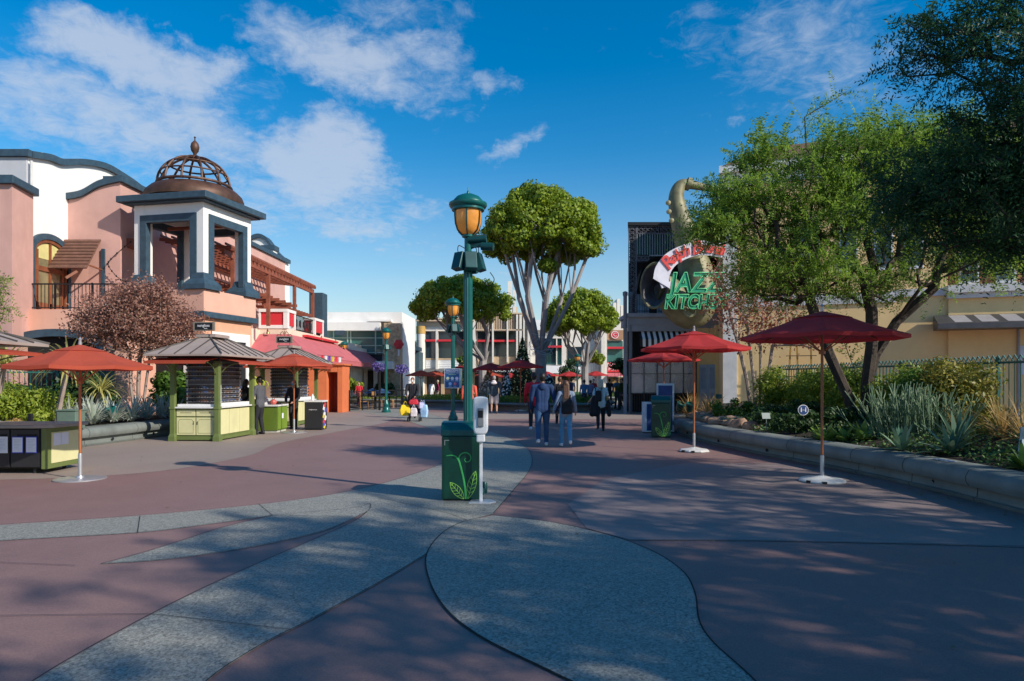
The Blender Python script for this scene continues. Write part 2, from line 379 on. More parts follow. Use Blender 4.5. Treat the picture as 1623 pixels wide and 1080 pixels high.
c2 = curve([(1290, 1180), (1190, 1075), (1130, 1020), (1108, 985), (1101, 940), (1080, 905), (1030, 873), (960, 848), (870, 828), (782, 818)])
sheet('pavement_inlay', c1+c2[:-1], PV_GRY, .008, smooth=False)
# warmer, lighter strip beside the left planter and in the distance
sheet('pavement', [Vector(p) for p in [(-9.5, 10.6, 0), (-6.5, 11.4, 0), (-5.6, 14, 0), (-5.9, 17, 0), (-5.4, 21, 0), (-4.8, 26, 0), (-6, 33, 0), (-9, 40, 0), (-14, 40, 0), (-14, 11, 0)]], PV_TAN, .003)
sheet('pavement', [Vector(p) for p in [(-30, 37, 0), (30, 36, 0), (60, 120, 0), (-60, 120, 0)]], PV_SHADOW, .003, smooth=False)  # darker paving colour holds the shadow cast by the balconied restaurant
sheet('pavement', [Vector(p) for p in [(-8, 27.6, 0), (14, 27.2, 0), (14, 32.5, 0), (-8, 33.5, 0)]], PV_TAN, .0035, smooth=False)
jb = MB()
def strip(pts, w=.014, z=.011):
    for a, b in zip(pts[:-1], pts[1:]):
        d = (b-a); 
        if d.length < 1e-5: continue
        s_ = Vector((-d.y, d.x, 0)).normalized()*w/2; e = d.normalized()*w*.3
        A = Vector((a.x, a.y, z))-e; B = Vector((b.x, b.y, z))+e
        jb.quad(A-s_, B-s_, B+s_, A+s_)
for ln in (up, rt, rb, lb, l1, l2, l3): strip(ln, .008)
strip(c1, .012); strip(c2, .012)
for l in [[(432, 818), (410, 800)], [(218, 846), (222, 819)], [(240, 975), (460, 1000)], [(-100, 979), (240, 975)], [(0, 893), (120, 898)], [(432, 818), (560, 820)], [(430, 818), (560, 806), (585, 799), (586, 808), (575, 818)],
          [(600, 790), (700, 812), (740, 826)], [(592, 772), (780, 777), (812, 779)], [(1000, 857), (1200, 858), (1623, 867), (1900, 874)], [(500, 747), (700, 746)], [(840, 735), (1260, 737)]]:
    strip(curve(l, 4), .007)
structure(jb.build('pavement_joints', JOINT))
# greyer slab beyond the joint, its colour paled for the sunlit strip
sheet('pavement', gp([(1000, 857), (1200, 858), (1450, 863), (1800, 874), (1800, 800), (1553, 800), (1393, 759), (1250, 735), (1080, 735), (960, 760), (900, 800), (930, 838)]), pavemat('sunlit_grey_concrete', (.25, .19, .18), .1, .3, .12, 70, 12), .005, n=1, smooth=False)

# ================================================================== MATERIALS FOR BUILDINGS
PINK = M('pink_stucco', (.60, .345, .29), .85, var=.09, scale=1.2, bump=.25, bscale=40, dirt=.18)
PEACH = M('peach_stucco', (.72, .40, .29), .85, var=.06, scale=1.2, bump=.25, bscale=40, dirt=.15)
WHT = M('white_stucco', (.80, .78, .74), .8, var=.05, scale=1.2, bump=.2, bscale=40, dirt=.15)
CREAM = M('cream_stucco', (.80, .64, .50), .85, var=.06, scale=1.5, bump=.2, bscale=40, dirt=.2)
NAVY = M('slate_trim', (.035, .07, .10), .6, var=.25, scale=5, bump=.2, bscale=12)
GLASS = M('window_glass', (.02, .035, .045), .08, var=.3, scale=.6, spec=.8)
TEAL_GL = M('green_glass', (.05, .16, .15), .1, var=.3, scale=.5, spec=.8)
WOOD = M('stained_wood', (.22, .07, .03), .55, var=.3, scale=4)
PERG = M('pergola_wood', (.26, .075, .04), .7, var=.3, scale=3)
BROWN = M('brown_roofing', (.16, .075, .05), .8, var=.25, scale=5, bump=.4, bscale=14)
BRONZE = M('weathered_copper', (.095, .045, .026), .55, .3, var=.45, scale=2.2, dirt=.5)
BLACK = M('black_metal', (.015, .016, .018), .45, .3)
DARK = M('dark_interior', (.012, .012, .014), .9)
AWN_R = M('faded_red_canvas', (.52, .13, .14), .85, var=.12, scale=2)
CAN_R = M('red_canvas', (.60, .045, .045), .8, var=.14, scale=1.6, bump=.15, bscale=6, dirt=.12)
CAN_O = M('orange_red_canvas', (.58, .10, .05), .8, var=.12, scale=1.6, bump=.15, bscale=6)
for cm in (CAN_R, CAN_O):                                # woven cloth lets some light through
    t2 = cm.node_tree; pb = t2.nodes['Principled BSDF']; tr = N(t2, 'ShaderNodeBsdfTranslucent'); mx_ = N(t2, 'ShaderNodeMixShader', _Fac=.38)
    t2.links.new(pb.inputs['Base Color'].links[0].from_socket, tr.inputs[0]); t2.links.new(pb.outputs[0], mx_.inputs[1]); t2.links.new(tr.outputs[0], mx_.inputs[2]); t2.links.new(mx_.outputs[0], t2.nodes['Material Output'].inputs[0])
WHITE = M('white_paint', (.8, .8, .8), .5, var=.04)
RED = M('red_paint', (.62, .03, .04), .5, var=.06)
ORANGE = M('orange_stucco', (.66, .17, .06), .8, var=.08, bump=.2, dirt=.12)
ORANGE_D = M('deep_orange_door', (.55, .09, .035), .7, var=.1)
CLAMP = M('copper_lamp', (.18, .1, .05), .4, .7)

# ================================================================== LEFT PINK BUILDING
B = thing('stucco_building', 'pink and white stucco building with wavy slate parapets, arched balcony door and brown awning', 'building', (-17, 25, 0))
def bl(mb, name, mat, par=None, **k): return mb.build(name, mat, par or B, world=True, **k)
m = MB(); m.prism([(-30, 22.1), (-16.45, 22.0), (-16.75, 23.4), (-30, 23.4)], 0, 8.05); bl(m, 'side_wall', PINK)
m = MB(); m.prism([(-30, 21.95), (-16.3, 21.85), (-16.6, 23.5), (-30, 23.5)], 8.05, 8.32); bl(m, 'parapet_cap', NAVY, bevel=.03)
m = MB(); prof = crom([(-17, 23.5, 9.42), (-17, 24.5, 9.64), (-17, 25.2, 9.7), (-17, 26.4, 10.1), (-17, 27.8, 10.39), (-17, 29, 10.38), (-17, 30.4, 10.25), (-17, 32, 9.9)], 5)
m.wall([tuple(p) for p in prof], 3, (1, 0), 0); bl(m, 'upper_wall', WHT)
m = MB(); m.box(-30, -17.003, 23.41, 23.9, 8.0, 9.41); bl(m, 'upper_front_wall', M('shaded_white_stucco', (.5, .5, .52), .85, var=.05, dirt=.2))  # white wall's shaded front face, its shade put in as grey
m = MB(); m.wall([(p.x+.15, p.y, p.z+.24, p.z+.003) for p in prof], 1.2, (1, 0)); m.box(-30, -16.85, 23.3, 23.52, 9.42, 9.66); bl(m, 'parapet_cap', NAVY)
# pink projecting bay and long wall behind the tower
m = MB(); fr = crom([(-16.997, 25.6, 8.5), (-16.4, 25.55, 8.6), (-15.7, 25.5, 8.95), (-14.934, 25.5, 9.15)], 5)
m.wall([tuple(p) for p in fr], 2, (0, -1), 0); m.wall([(-14.93, 25.503, 9.15), (-14.93, 30, 9.2), (-14.93, 44, 9.35)], .4, (1, 0), 0); bl(m, 'bay_wall', PINK)
m = MB(); m.wall([(p.x, p.y-.13, p.z+.24, p.z+.003) for p in fr]+[(-14.804, 25.37, 9.39, 9.153)], .8, (0, -1)); m.wall([(-14.8, 25.5, 9.39, 9.153), (-14.8, 30, 9.44, 9.203), (-14.8, 44, 9.59, 9.353)], .8, (1, 0)); bl(m, 'parapet_cap', NAVY)
# arched double door on the upper floor (faces right)
def arch(y0, y1, z0, z1, n=16, k=.75):
    c = (y0+y1)/2; r = (y1-y0)/2; zs = z1-r*k
    return [(y0, z0)]+[(c-r*math.cos(math.pi*i/n), zs+r*k*math.sin(math.pi*i/n)**.8) for i in range(n+1)]+[(y1, z0)]
def arch_frame(mb, x, o, i, d):                        # frame between outlines o and i in plane x, depth d in +x
    n = len(o)
    vs = [(x, *p) for p in o]+[(x, *p) for p in i]+[(x+d, *p) for p in o]+[(x+d, *p) for p in i]; fs = []
    for k in range(n-1): fs += [(2*n+k, 2*n+k+1, 3*n+k+1, 3*n+k), (k, k+1, n+k+1, n+k), (k, 2*n+k, 2*n+k+1, k+1), (n+k, n+k+1, 3*n+k+1, 3*n+k)]
    mb.add(vs, fs)
a0, a1, a2 = arch(23.52, 25.56, 4.05, 6.95), arch(23.68, 25.42, 4.05, 6.74), arch(23.76, 25.34, 4.05, 6.62)
m = MB(); arch_frame(m, -16.996, a0, a1, .12); bl(m, 'door_surround', NAVY)
dr = MB(); arch_frame(dr, -16.996, a1, a2, .08); 
for yy, w in ((24.55, .10), (23.86, .12), (25.22, .12)): dr.box(-16.996, -16.93, yy-w/2, yy+w/2, 4.05, 6.3 if w > .1 else 6.6)
dr.box(-16.996, -16.925, 23.78, 25.3, 5.55, 5.72); dr.box(-16.996, -16.93, 23.8, 25.3, 4.1, 4.4)
door = bl(dr, 'balcony_door', WOOD)
m = MB(); m.add([(-16.985, *p) for p in a1], [tuple(range(len(a1)))]); bl(m, 'glass', M('warm_window', (.20, .17, .09), .1, var=.5, scale=1, spec=.8), door)
m = MB(); m.add([(-16.975, *p) for p in arch(23.78, 25.32, 6.0, 6.6)], [tuple(range(19))]); bl(m, 'blind', M('yellow_blind', (.62, .55, .22), .8), door)
m = MB(); m.box(-16.925, -16.9, 24.5, 24.72, 5.72, 5.86); bl(m, 'exit_sign', M('pale_green_sign', (.55, .7, .5), .5))
# lower storey, terrace, balcony rail
m = MB(); m.prism([(-30, 23.2), (-13.25, 23.05), (-13.25, 25.497), (-16.99, 25.497), (-16.99, 23.9), (-30, 23.9)], 0, 4.05); bl(m, 'lower_wall', PEACH)
ar0 = [(p[0], p[1]) for p in arch(-17.45, -13.7, 1.2, 3.35, 20, .42)]; ar1 = [(p[0], p[1]) for p in arch(-17.1, -14.05, 1.2, 3.1, 20, .42)]
m = MB(); n_ = len(ar0)
vs = [(p[0], y, p[1]) for y in (23.12, 22.75) for p in ar0]+[(p[0], y, p[1]) for y in (23.12, 22.75) for p in ar1]
fs = []
for k in range(n_-1): fs += [(k, k+1, n_+k+1, n_+k), (n_+k, n_+k+1, 3*n_+k+1, 3*n_+k), (2*n_+k, 3*n_+k, 3*n_+k+1, 2*n_+k+1)]
m.add(vs, fs); bl(m, 'arch_surround', NAVY)
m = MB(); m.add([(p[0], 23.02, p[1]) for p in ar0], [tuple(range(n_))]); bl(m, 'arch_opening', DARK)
m = MB()
for i in range(31): x = -17.2+i*.13; m.box(x, x+.018, 23.30, 23.318, 4.1, 4.95)
for i in range(8): y = 23.3-0*i
m.box(-17.25, -13.35, 23.285, 23.33, 4.93, 4.98); m.box(-17.25, -13.35, 23.29, 23.325, 4.12, 4.15)
for i in range(4): m.box(-17.25+i*1.3, -17.21+i*1.3, 23.28, 23.33, 4.05, 5.0)
bl(m, 'balcony_railing', BLACK)
# brown shingle awning over the second window
m = MB(); A_, B_, C_, D_ = Vector((-17.0, 25.4, 6.95)), Vector((-15.62, 25.4, 6.95)), Vector((-15.5, 24.35, 5.7)), Vector((-16.9, 24.35, 5.7))
m.slab([D_, C_, B_, A_], .05)
for k in range(1, 9):
    t_ = k/9; a = A_.lerp(D_, t_); b = B_.lerp(C_, t_); m.beam(a+Vector((0, 0, .03)), b+Vector((0, 0, .03)), .03, .03)
aw = bl(m, 'awning', BROWN)
m = MB(); m.beam((-15.6, 25.45, 5.8), (-15.6, 24.5, 5.85), .05, .05); m.beam((-16.9, 25.45, 5.8), (-16.9, 24.5, 5.85), .05, .05); m.beam((-15.9, 24.5, 5.62), (-16.15, 24.2, 5.3), .09, .09); bl(m, 'brace', WOOD, aw)
m = MB(); m.box(-15.62, -15.5, 25.42, 25.52, 4.05, 6.6); m.box(-16.95, -16.83, 25.42, 25.56, 4.05, 6.6); bl(m, 'window_surround', NAVY)
m = MB(); m.box(-16.83, -15.62, 25.53, 25.56, 4.05, 6.4); bl(m, 'window_recess', PINK)
m = MB(); m.box(-14.93, -14.6, 25.9, 26.5, 6.75, 7.1); m.box(-14.93, -14.7, 33.0, 35.5, 7.2, 7.6); bl(m, 'wall_beam', PERG)
m = MB()
pts = crom([(-14.6, 25.6, 6.9), (-15.2, 25.35, 6.2), (-15.25, 25.3, 5.9), (-14.8, 25.3, 5.4), (-14.3, 25.2, 5.3)], 6); m.tube(pts, .012, 5)
for p in pts[::2]: m.ell(p, (.035, .035, .045), 6, 4)
bl(m, 'string_lights', BLACK)
for (x, y, z) in ((-14.9, 31.2, 8.3), (-16.97, 27.5, 8.6)):
    m = MB(); m.tube([(x, y, z), (x+.25, y, z+.05)], .02, 6); m.lathe([(.1, 0), (.08, .1), (.02, .14)], (x+.27, y, z-.1), 10); bl(m, 'wall_light', CLAMP)
for (x, y) in ((-16.9, 23.46),):
    m = MB(); m.tube([(x-.02+.06, y, 4.1), (x-.02+.06, y, 9.3)], .045, 8); bl(m, 'downpipe', M('pale_pipe', (.6, .58, .55), .6))
m = MB(); m.tube(crom([(-17.6, 24.5, 9.9), (-17.6, 25.2, 10.15), (-17.6, 26, 10.0), (-17.6, 26.6, 10.35)], 5), .02, 5); bl(m, 'roof_cable', WHITE)
# far curved white gable of the same row
G_ = thing('gabled_building', 'white curved gable with slate edge rising behind the brown pergola', 'building', (-16, 47, 0))
pr = crom([(-19.4, 46, 9.7), (-18.6, 46, 10.5), (-17.8, 46, 11.3), (-17.0, 46, 11.25), (-16.3, 46, 10.3), (-15.7, 46, 9.75)], 5)
m = MB(); m.wall([tuple(p) for p in pr], 1.2, (0, -1), 0); m.build('wall', WHT, G_, world=True)
m = MB(); m.wall([(p.x*1.0, p.y-.15, p.z+.28, p.z+.003) for p in pr]+[(-15.5, 45.85, 10.0, 9.75)], 1, (0, -1)); m.build('parapet_cap', NAVY, G_, world=True)
m = MB(); m.box(-16.6, -15.9, 44.6, 45.3, 0, 10.3); m.build('pillar', WHT, G_, world=True)
m = MB(); m.box(-16.7, -15.8, 44.5, 45.4, 10.303, 10.6); m.build('pillar_cap', NAVY, G_, world=True)

# ================================================================== BELL TOWER
T = thing('bell_tower', 'open square bell tower with slate roof and bronze cage dome on a peach base', 'tower', (-12.4, 26.15, 0))
Lc, Fc, Rc = Vector((-14.7, 24.8)), Vector((-11.0, 24.0)), Vector((-10.1, 27.5)); Bc = Lc+Rc-Fc; ctr = (Lc+Rc)/2
ex = (Fc-Lc).normalized(); ey = (Rc-Fc).normalized(); 
def tp(x, y): return ctr+ex*x+ey*y                     # tower coordinates, half size ~1.85
hx = (Fc-Lc).length/2; hy = (Rc-Fc).length/2
def tbox(mb, x0, x1, y0, y1, z0, z1): mb.prism([tp(x0, y0), tp(x1, y0), tp(x1, y1), tp(x0, y1)], z0, z1)
def tl(mb, name, mat, par=None, **k): return mb.build(name, mat, par or T, world=True, **k)
bx, by = hx-.28, hy-.28
m = MB(); tbox(m, -bx, bx, -by, by, 4.12, 4.93); tl(m, 'parapet', PEACH, bevel=.02)
m = MB(); tbox(m, -bx+.12, bx-.12, -by+.12, by-.12, 0, 3.9); tl(m, 'base', M('orange_peach_stucco', (.72, .37, .23), .85, var=.07, bump=.2, dirt=.15))
m = MB(); tbox(m, -bx-.06, bx+.06, -by-.06, by+.06, 3.9, 4.117); tl(m, 'band', NAVY, bevel=.02)
m = MB(); xo = bx-.12
for y0, y1, z0, z1 in ((-1.0, 1.25, 3.1, 3.42), (1.0, 1.25, 0, 3.1), (-1.0, -.75, 0, 3.1)): tbox(m, xo-.02, xo+.05, y0, y1, z0, z1)
w_ = tl(m, 'opening_frame', WHT)
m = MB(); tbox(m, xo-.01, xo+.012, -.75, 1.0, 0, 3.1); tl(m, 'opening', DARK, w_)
m = MB(); xo2 = -by+.12
for x0, x1, z0, z1 in ((-.95, .95, 3.0, 3.25), (-.95, -.7, .2, 3.0), (.7, .95, .2, 3.0)): tbox(m, x0, x1, xo2-.05, xo2+.02, z0, z1)
w_ = tl(m, 'opening_frame', WHT)
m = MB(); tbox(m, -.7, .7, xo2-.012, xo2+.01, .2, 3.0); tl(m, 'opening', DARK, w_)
cw = .42; co = .14
for sx in (-1, 1):
    for sy in (-1, 1):
        x0, x1 = sorted((sx*(bx-co), sx*(bx-co-cw))); y0, y1 = sorted((sy*(by-co), sy*(by-co-cw)))
        m = MB(); tbox(m, x0, x1, y0, y1, 4.93, 8.14); col_ = tl(m, 'column', WHT)
        m = MB(); zc = [(0, .26), (.18, .25), (.30, .17), (.40, .08), (.62, .03)]
        for (z0, e0), (z1, e1) in zip(zc[:-1], zc[1:]):
            q0 = [tp(x0-e0, y0-e0), tp(x1+e0, y0-e0), tp(x1+e0, y1+e0), tp(x0-e0, y1+e0)]; q1 = [tp(x0-e1, y0-e1), tp(x1+e1, y0-e1), tp(x1+e1, y1+e1), tp(x0-e1, y1+e1)]
            m.add([(*q, 4.934+z0) for q in q0]+[(*q, 4.934+z1) for q in q1], [(0, 1, 5, 4), (1, 2, 6, 5), (2, 3, 7, 6), (3, 0, 4, 7)]+([(7, 6, 5, 4)] if z1 == .62 else [])+([(0, 1, 2, 3)] if z0 == 0 else []))
        tl(m, 'plinth', NAVY, col_)
m = MB()                                                # slate portal trim on the four faces
for s_ in (-1, 1):
    yo = s_*(by-co); y0, y1 = sorted((yo+s_*.04, yo-s_*.18)); a = bx-co-.27
    tbox(m, -a, a, y0, y1, 7.48, 7.76); tbox(m, -a, -a+.27, y0, y1, 5.3, 7.477); tbox(m, a-.27, a, y0, y1, 5.3, 7.477)
    xo = s_*(bx-co); x0, x1 = sorted((xo+s_*.043, xo-s_*.18)); a = by-co-.27
    tbox(m, x0, x1, -a, a, 7.483, 7.763); tbox(m, x0, x1, -a, -a+.27, 5.303, 7.48); tbox(m, x0, x1, a-.27, a, 5.303, 7.48)
tl(m, 'portal_trim', NAVY)
m = MB()
for s_ in (-1, 1):
    yo = s_*(by-co-.01); y0, y1 = sorted((yo, yo-s_*.3)); tbox(m, -bx+co+cw, bx-co-cw, y0, y1, 7.766, 8.137)
    xo = s_*(bx-co-.01); x0, x1 = sorted((xo, xo-s_*.3)); tbox(m, x0, x1, -by+co+cw, by-co-cw, 7.766, 8.137)
tl(m, 'lintel', WHT)
m = MB(); tbox(m, -hx, hx, -hy, hy, 8.2, 8.44); tbox(m, -hx+.16, hx-.16, -hy+.16, hy-.16, 8.14, 8.2); tl(m, 'roof', NAVY, bevel=.02)
C0 = (ctr.x, ctr.y, 8.44)
m = MB(); m.lathe([(1.62, 0), (1.78, .05), (1.80, .2), (1.74, .36), (1.56, .54), (1.36, .64), (1.28, .66), (1.28, .6), (0, .6)], C0, 40); dome = tl(m, 'dome_rim', BRONZE, smooth=True)
m = MB(); Rd, hd = 1.33, 1.18
for k in range(12):
    a = 2*math.pi*k/12+.1; m.tube([(C0[0]+Rd*math.cos(a)*math.cos(e), C0[1]+Rd*math.sin(a)*math.cos(e), C0[2]+.68+hd*math.sin(e)) for e in [math.pi/2*j/10 for j in range(11)]], .045, 6)
for e in (.04, .42, .78): m.tube([(C0[0]+Rd*math.cos(a)*math.cos(e), C0[1]+Rd*math.sin(a)*math.cos(e), C0[2]+.68+hd*math.sin(e)) for a in [2*math.pi*j/36 for j in range(37)]], .035 if e > .1 else .06, 6)
m.lathe([(.3, 1.78), (.22, 1.9), (.1, 1.95), (0, 1.95)], C0, 14)
tl(m, 'dome_cage', BRONZE)
m = MB(); m.lathe([(.05, 1.9), (.07, 2.02), (.14, 2.12), (.165, 2.28), (.13, 2.42), (.06, 2.5), (.03, 2.52), (.02, 2.62), (.045, 2.66), (0, 2.7)], C0, 14); tl(m, 'finial', BRONZE, smooth=True)
for zb, sc in ((7.05, 1.15), (6.2, .75)):
    m = MB(); q = tp(.2, .1); m.lathe([(.26*sc, 0), (.24*sc, .04), (.17*sc, .16*sc), (.14*sc, .34*sc), (.06*sc, .42*sc), (0, .43*sc)], (q.x, q.y, zb), 14); m.tube([(q.x, q.y, zb+.4*sc), (q.x, q.y, 8.14)], .02, 5); tl(m, 'bell', BRONZE, smooth=True)
m = MB(); tbox(m, -1.2, 1.2, -.05, .05, 7.5, 7.62); tl(m, 'bell_beam', PERG)

# ================================================================== PERGOLA AND RED TERRACE
Pg = thing('pergola', 'brown slatted timber pergola over the roof terrace beside the bell tower', 'pergola', (-12, 34, 4))
m = MB()
for i in range(27):
    y = 28.2+i*.47; m.beam((-14.85, y, 7.55), (-11.85, y, 7.18-.0*i), .07, .14)
Pg2 = m.build('rafters', PERG, Pg, world=True)
m = MB()
for i in range(7):
    x = -12.0-i*.45; z = 7.27+i*.055; m.beam((x, 28, z+.06), (x, 40.8, z+.06), .06, .09)
m.build('slats', PERG, Pg, world=True)
m = MB(); m.beam((-12.1, 28, 6.98), (-12.1, 40.7, 6.98), .12, .25); m.beam((-13.6, 30, 6.1), (-13.6, 40.7, 6.1), .12, .25)
for i in range(9): y = 31.5+i*1.0; m.beam((-14.4, y, 6.0), (-12.7, y, 6.0), .1, .16)
for i in range(9): y = 36+i*.5; m.beam((-13.9, y, 5.6), (-11.9, y, 5.45), .08, .14)
m.build('beams', PERG, Pg, world=True)
for y in (29.0, 33.2, 37.2, 40.6):
    m = MB(); m.box(-12.18, -12.02, y-.08, y+.08, 4.3, 6.85); m.build('post', PERG, Pg, world=True)
Te = thing('terrace_building', 'cream cafe building with red panelled roof terrace and faded red wraparound awning', 'building', (-12, 38, 0))
def tb(mb, name, mat, par=None, **k): return mb.build(name, mat, par or Te, world=True, **k)
m = MB(); m.box(-14.9, -11.6, 34.5, 52, 0, 4.27); m.box(-15.6, -13.0, 31, 34.497, 0, 4.2); tb(m, 'wall', CREAM)
m = MB(); m.box(-11.597, -11.2, 46, 52, 0, 4.0); tb(m, 'end_wall', M('pale_stucco', (.8, .72, .62), .85, dirt=.1))
for (x0, x1, y0, y1) in ((-12.95, -11.78, 34.5, 34.62), (-11.72, -11.6, 34.72, 35.6), (-12.2, -11.78, 39.3, 39.42), (-11.72, -11.6, 39.45, 40.9)):
    m = MB()
    if x1-x0 > .2: m.box(x0, x1, y0, y1, 4.45, 5.12)
    else: m.box(x0, x1, y0, y1, 4.45, 5.12)
    tb(m, 'red_panel', RED)
m = MB(); m.box(-13.05, -11.55, 34.42, 34.66, 5.123, 5.28); m.box(-13.05, -11.6, 34.46, 34.6, 4.273, 4.447); m.box(-11.777, -11.56, 34.44, 34.72, 4.273, 5.12); m.box(-13.05, -12.953, 34.45, 34.64, 4.273, 5.12)
m.box(-11.74, -11.55, 34.663, 35.8, 5.123, 5.28); m.box(-11.74, -11.57, 35.603, 35.8, 4.273, 5.12)
tb(m, 'parapet_frame', WHT); m = MB(); m.box(-12.25, -11.55, 39.2, 39.44, 5.123, 5.27); m.box(-11.777, -11.56, 39.21, 39.45, 4.273, 5.12); m.box(-11.74, -11.55, 39.443, 41.1, 5.123, 5.27); m.box(-11.74, -11.57, 40.903, 41.1, 4.273, 5.12)
m.box(-11.75, -11.5, 34.7, 41.1, 4.18, 4.27) if False else None
tb(m, 'parapet_frame', WHT)
m = MB()
for i in range(26): y = 35.85+i*.13; m.box(-11.68, -11.66, y, y+.02, 4.3, 5.1)
m.box(-11.7, -11.64, 35.8, 39.2, 5.1, 5.14); m.box(-11.7, -11.65, 35.8, 39.2, 4.32, 4.36)
for i in range(5): m.ell((-11.67, 36.2+i*.65, 4.7), (.02, .22, .22), 8, 6)
tb(m, 'terrace_railing', BLACK)
m = MB(); m.box(-12.5, -11.65, 41.2, 42.2, 4.27, 7.0); tb(m, 'pillar', NAVY, bevel=.02)
aw = MB()
zt, zb, zv = 3.95, 2.75, 2.5
Ai = [(-14.0, 34.45), (-11.55, 34.45), (-11.55, 51.5)]; Ao = [(-14.0, 32.6), (-9.9, 32.6), (-9.9, 51.5)]
for k in range(2):
    a, b, c, d = (*Ai[k], zt), (*Ai[k+1], zt), (*Ao[k+1], zb), (*Ao[k], zb)
    aw.slab([a, b, c, d], .03); aw.quad(d, c, (c[0], c[1], zv), (d[0], d[1], zv))
aw.add([(-9.9, 51.5, zb), (-11.55, 51.5, zt), (-11.55, 51.5, zb)], [(0, 1, 2)])
awo = tb(aw, 'awning', AWN_R)
m = MB(); m.box(-11.59, -11.3, 37, 43.5, 4.0, 4.12); tb(m, 'wall_ledge', RED)
m = MB()
for i in range(5): m.box(-11.58, -11.55, 35+i*3.2, 37.4+i*3.2, .3, 2.5)
tb(m, 'shopfront', GLASS)
text('CAFE', .34, WHITE, Te, face_mtx((-9.88, 49.3, 2.63), (1, 0, 0)), 'awning_lettering', .004)
for (x, y) in ((-12.6, 34.4), (-11.5, 40.2)):
    m = MB(); m.tube([(x, y, 3.8+.35), (x+.1, y-.15, 4.25), (x+.12, y-.2, 4.1)], .02, 6); m.lathe([(.1, 0), (.07, .1), (.02, .16)], (x+.12, y-.2, 3.98), 10); tb(m, 'wall_light', CLAMP)
m = MB(); m.box(-11.55, -10.9, 43.6, 43.68, 4.55, 4.85); fl = tb(m, 'blade_sign', NAVY)

# orange gateway
Or = thing('gateway', 'bright orange stucco gateway with a dark red door beside the terrace patio', 'gateway', (-8.9, 33.5, 0))
def og(mb, name, mat, **k): return mb.build(name, mat, Or, world=True, **k)
m = MB(); m.box(-10.4, -9.13, 33, 34.4, 0, 2.33); m.box(-8.62, -8.35, 33, 34.4, 0, 2.33); m.box(-9.127, -8.623, 33, 34.4, 2.0, 2.33); og(m, 'surround', ORANGE, bevel=.02)
m = MB(); m.box(-9.127, -8.623, 34.2, 34.3, 0, 1.997); og(m, 'door', ORANGE_D)
m = MB(); m.box(-10.5, -8.25, 32.9, 34.5, 2.333, 2.42); og(m, 'coping', ORANGE, bevel=.02)

# ================================================================== WHITE GLASS-FRONTED BUILDING
Wb = thing('white_building', 'plain white building with a band of green glass and a tan stone corner', 'building', (-12, 55, 0))
def wb(mb, name, mat, par=None, **k): return mb.build(name, mat, par or Wb, world=True, **k)
d = 52
m = MB(); m.prism([(XX(500, d), d), (XX(637, d), d), (-8.42, 58), (-18, 58)], 0, ZZ(495, d)); wb(m, 'wall', WHT)
m = MB(); m.box(-18, XX(606, d), d-1.0, d-.003, ZZ(524, d-1), ZZ(511, d-1)); m.box(XX(585, d), XX(622, d), d-.7, d-.003, ZZ(511, d)+.003, ZZ(511, d)+.15); wb(m, 'fascia', WHT)
m = MB(); m.box(-18, XX(610, d), d-.35, d-.2, ZZ(562, d), ZZ(524, d)); gl = wb(m, 'glass_wall', TEAL_GL)
m = MB()
for px in (530, 552, 557, 596, 608): m.box(XX(px, d), XX(px, d)+.09, d-.42, d-.352, ZZ(562, d), ZZ(524, d))
for py in (537, 549, 560): m.box(-18, XX(610, d), d-.40, d-.353, ZZ(py, d), ZZ(py, d)+.06)
wb(m, 'mullions', M('pale_green_metal', (.35, .5, .45), .4, .3), gl)
m = MB(); m.box(-18, XX(606, d), d-.15, d-.05, ZZ(573, d), ZZ(562, d)-.003); wb(m, 'lower_window', GLASS)
cn = MB(); pl = [(-18, d-2.2), (XX(605, d-2.2), d-2.2), (XX(622, d-1.7), d-1.7), (XX(626, d-.8), d-.8), (XX(622, d-.003), d-.003), (-18, d-.003)]
cn.prism(pl, ZZ(586, d), ZZ(574, d)); wb(cn, 'canopy', WHT, bevel=.03)
STONE = M('tan_ledgestone', (.52, .38, .24), .9, var=.45, scale=4.5, bump=.8, bscale=9)
m = MB(); m.box(XX(612, d), XX(637, d)+.02, d-.9, d+.2, 0, ZZ(514, d)); wb(m, 'stone_corner', STONE)
m = MB(); m.box(-18, XX(611, d), d-.1, d-.01, 0, ZZ(588, d)); wb(m, 'shopfront', M('brown_shopfront', (.09, .06, .045), .4, var=.5, scale=.8))
for px in (545, 585, 600):
    m = MB(); m.box(XX(px, d), XX(px, d)+.25, d-1.9, d-1.65, 0, ZZ(586, d)); wb(m, 'column', CREAM)
m = MB(); c = P(632, 546, d-1)
for k in range(6): a = k*math.pi/3; m.ell((c.x+.22*math.cos(a), c.y, c.z+.22*math.sin(a)), (.17, .05, .17), 8, 6)
m.ell(c, (.12, .07, .12), 8, 6); fs_ = wb(m, 'flower_emblem', RED)
m = MB(); m.box(c.x-.06, c.x+.06, c.y-.03, c.y+.03, c.z-.9, c.z-.4); wb(m, 'emblem_tail', WHITE, fs_)
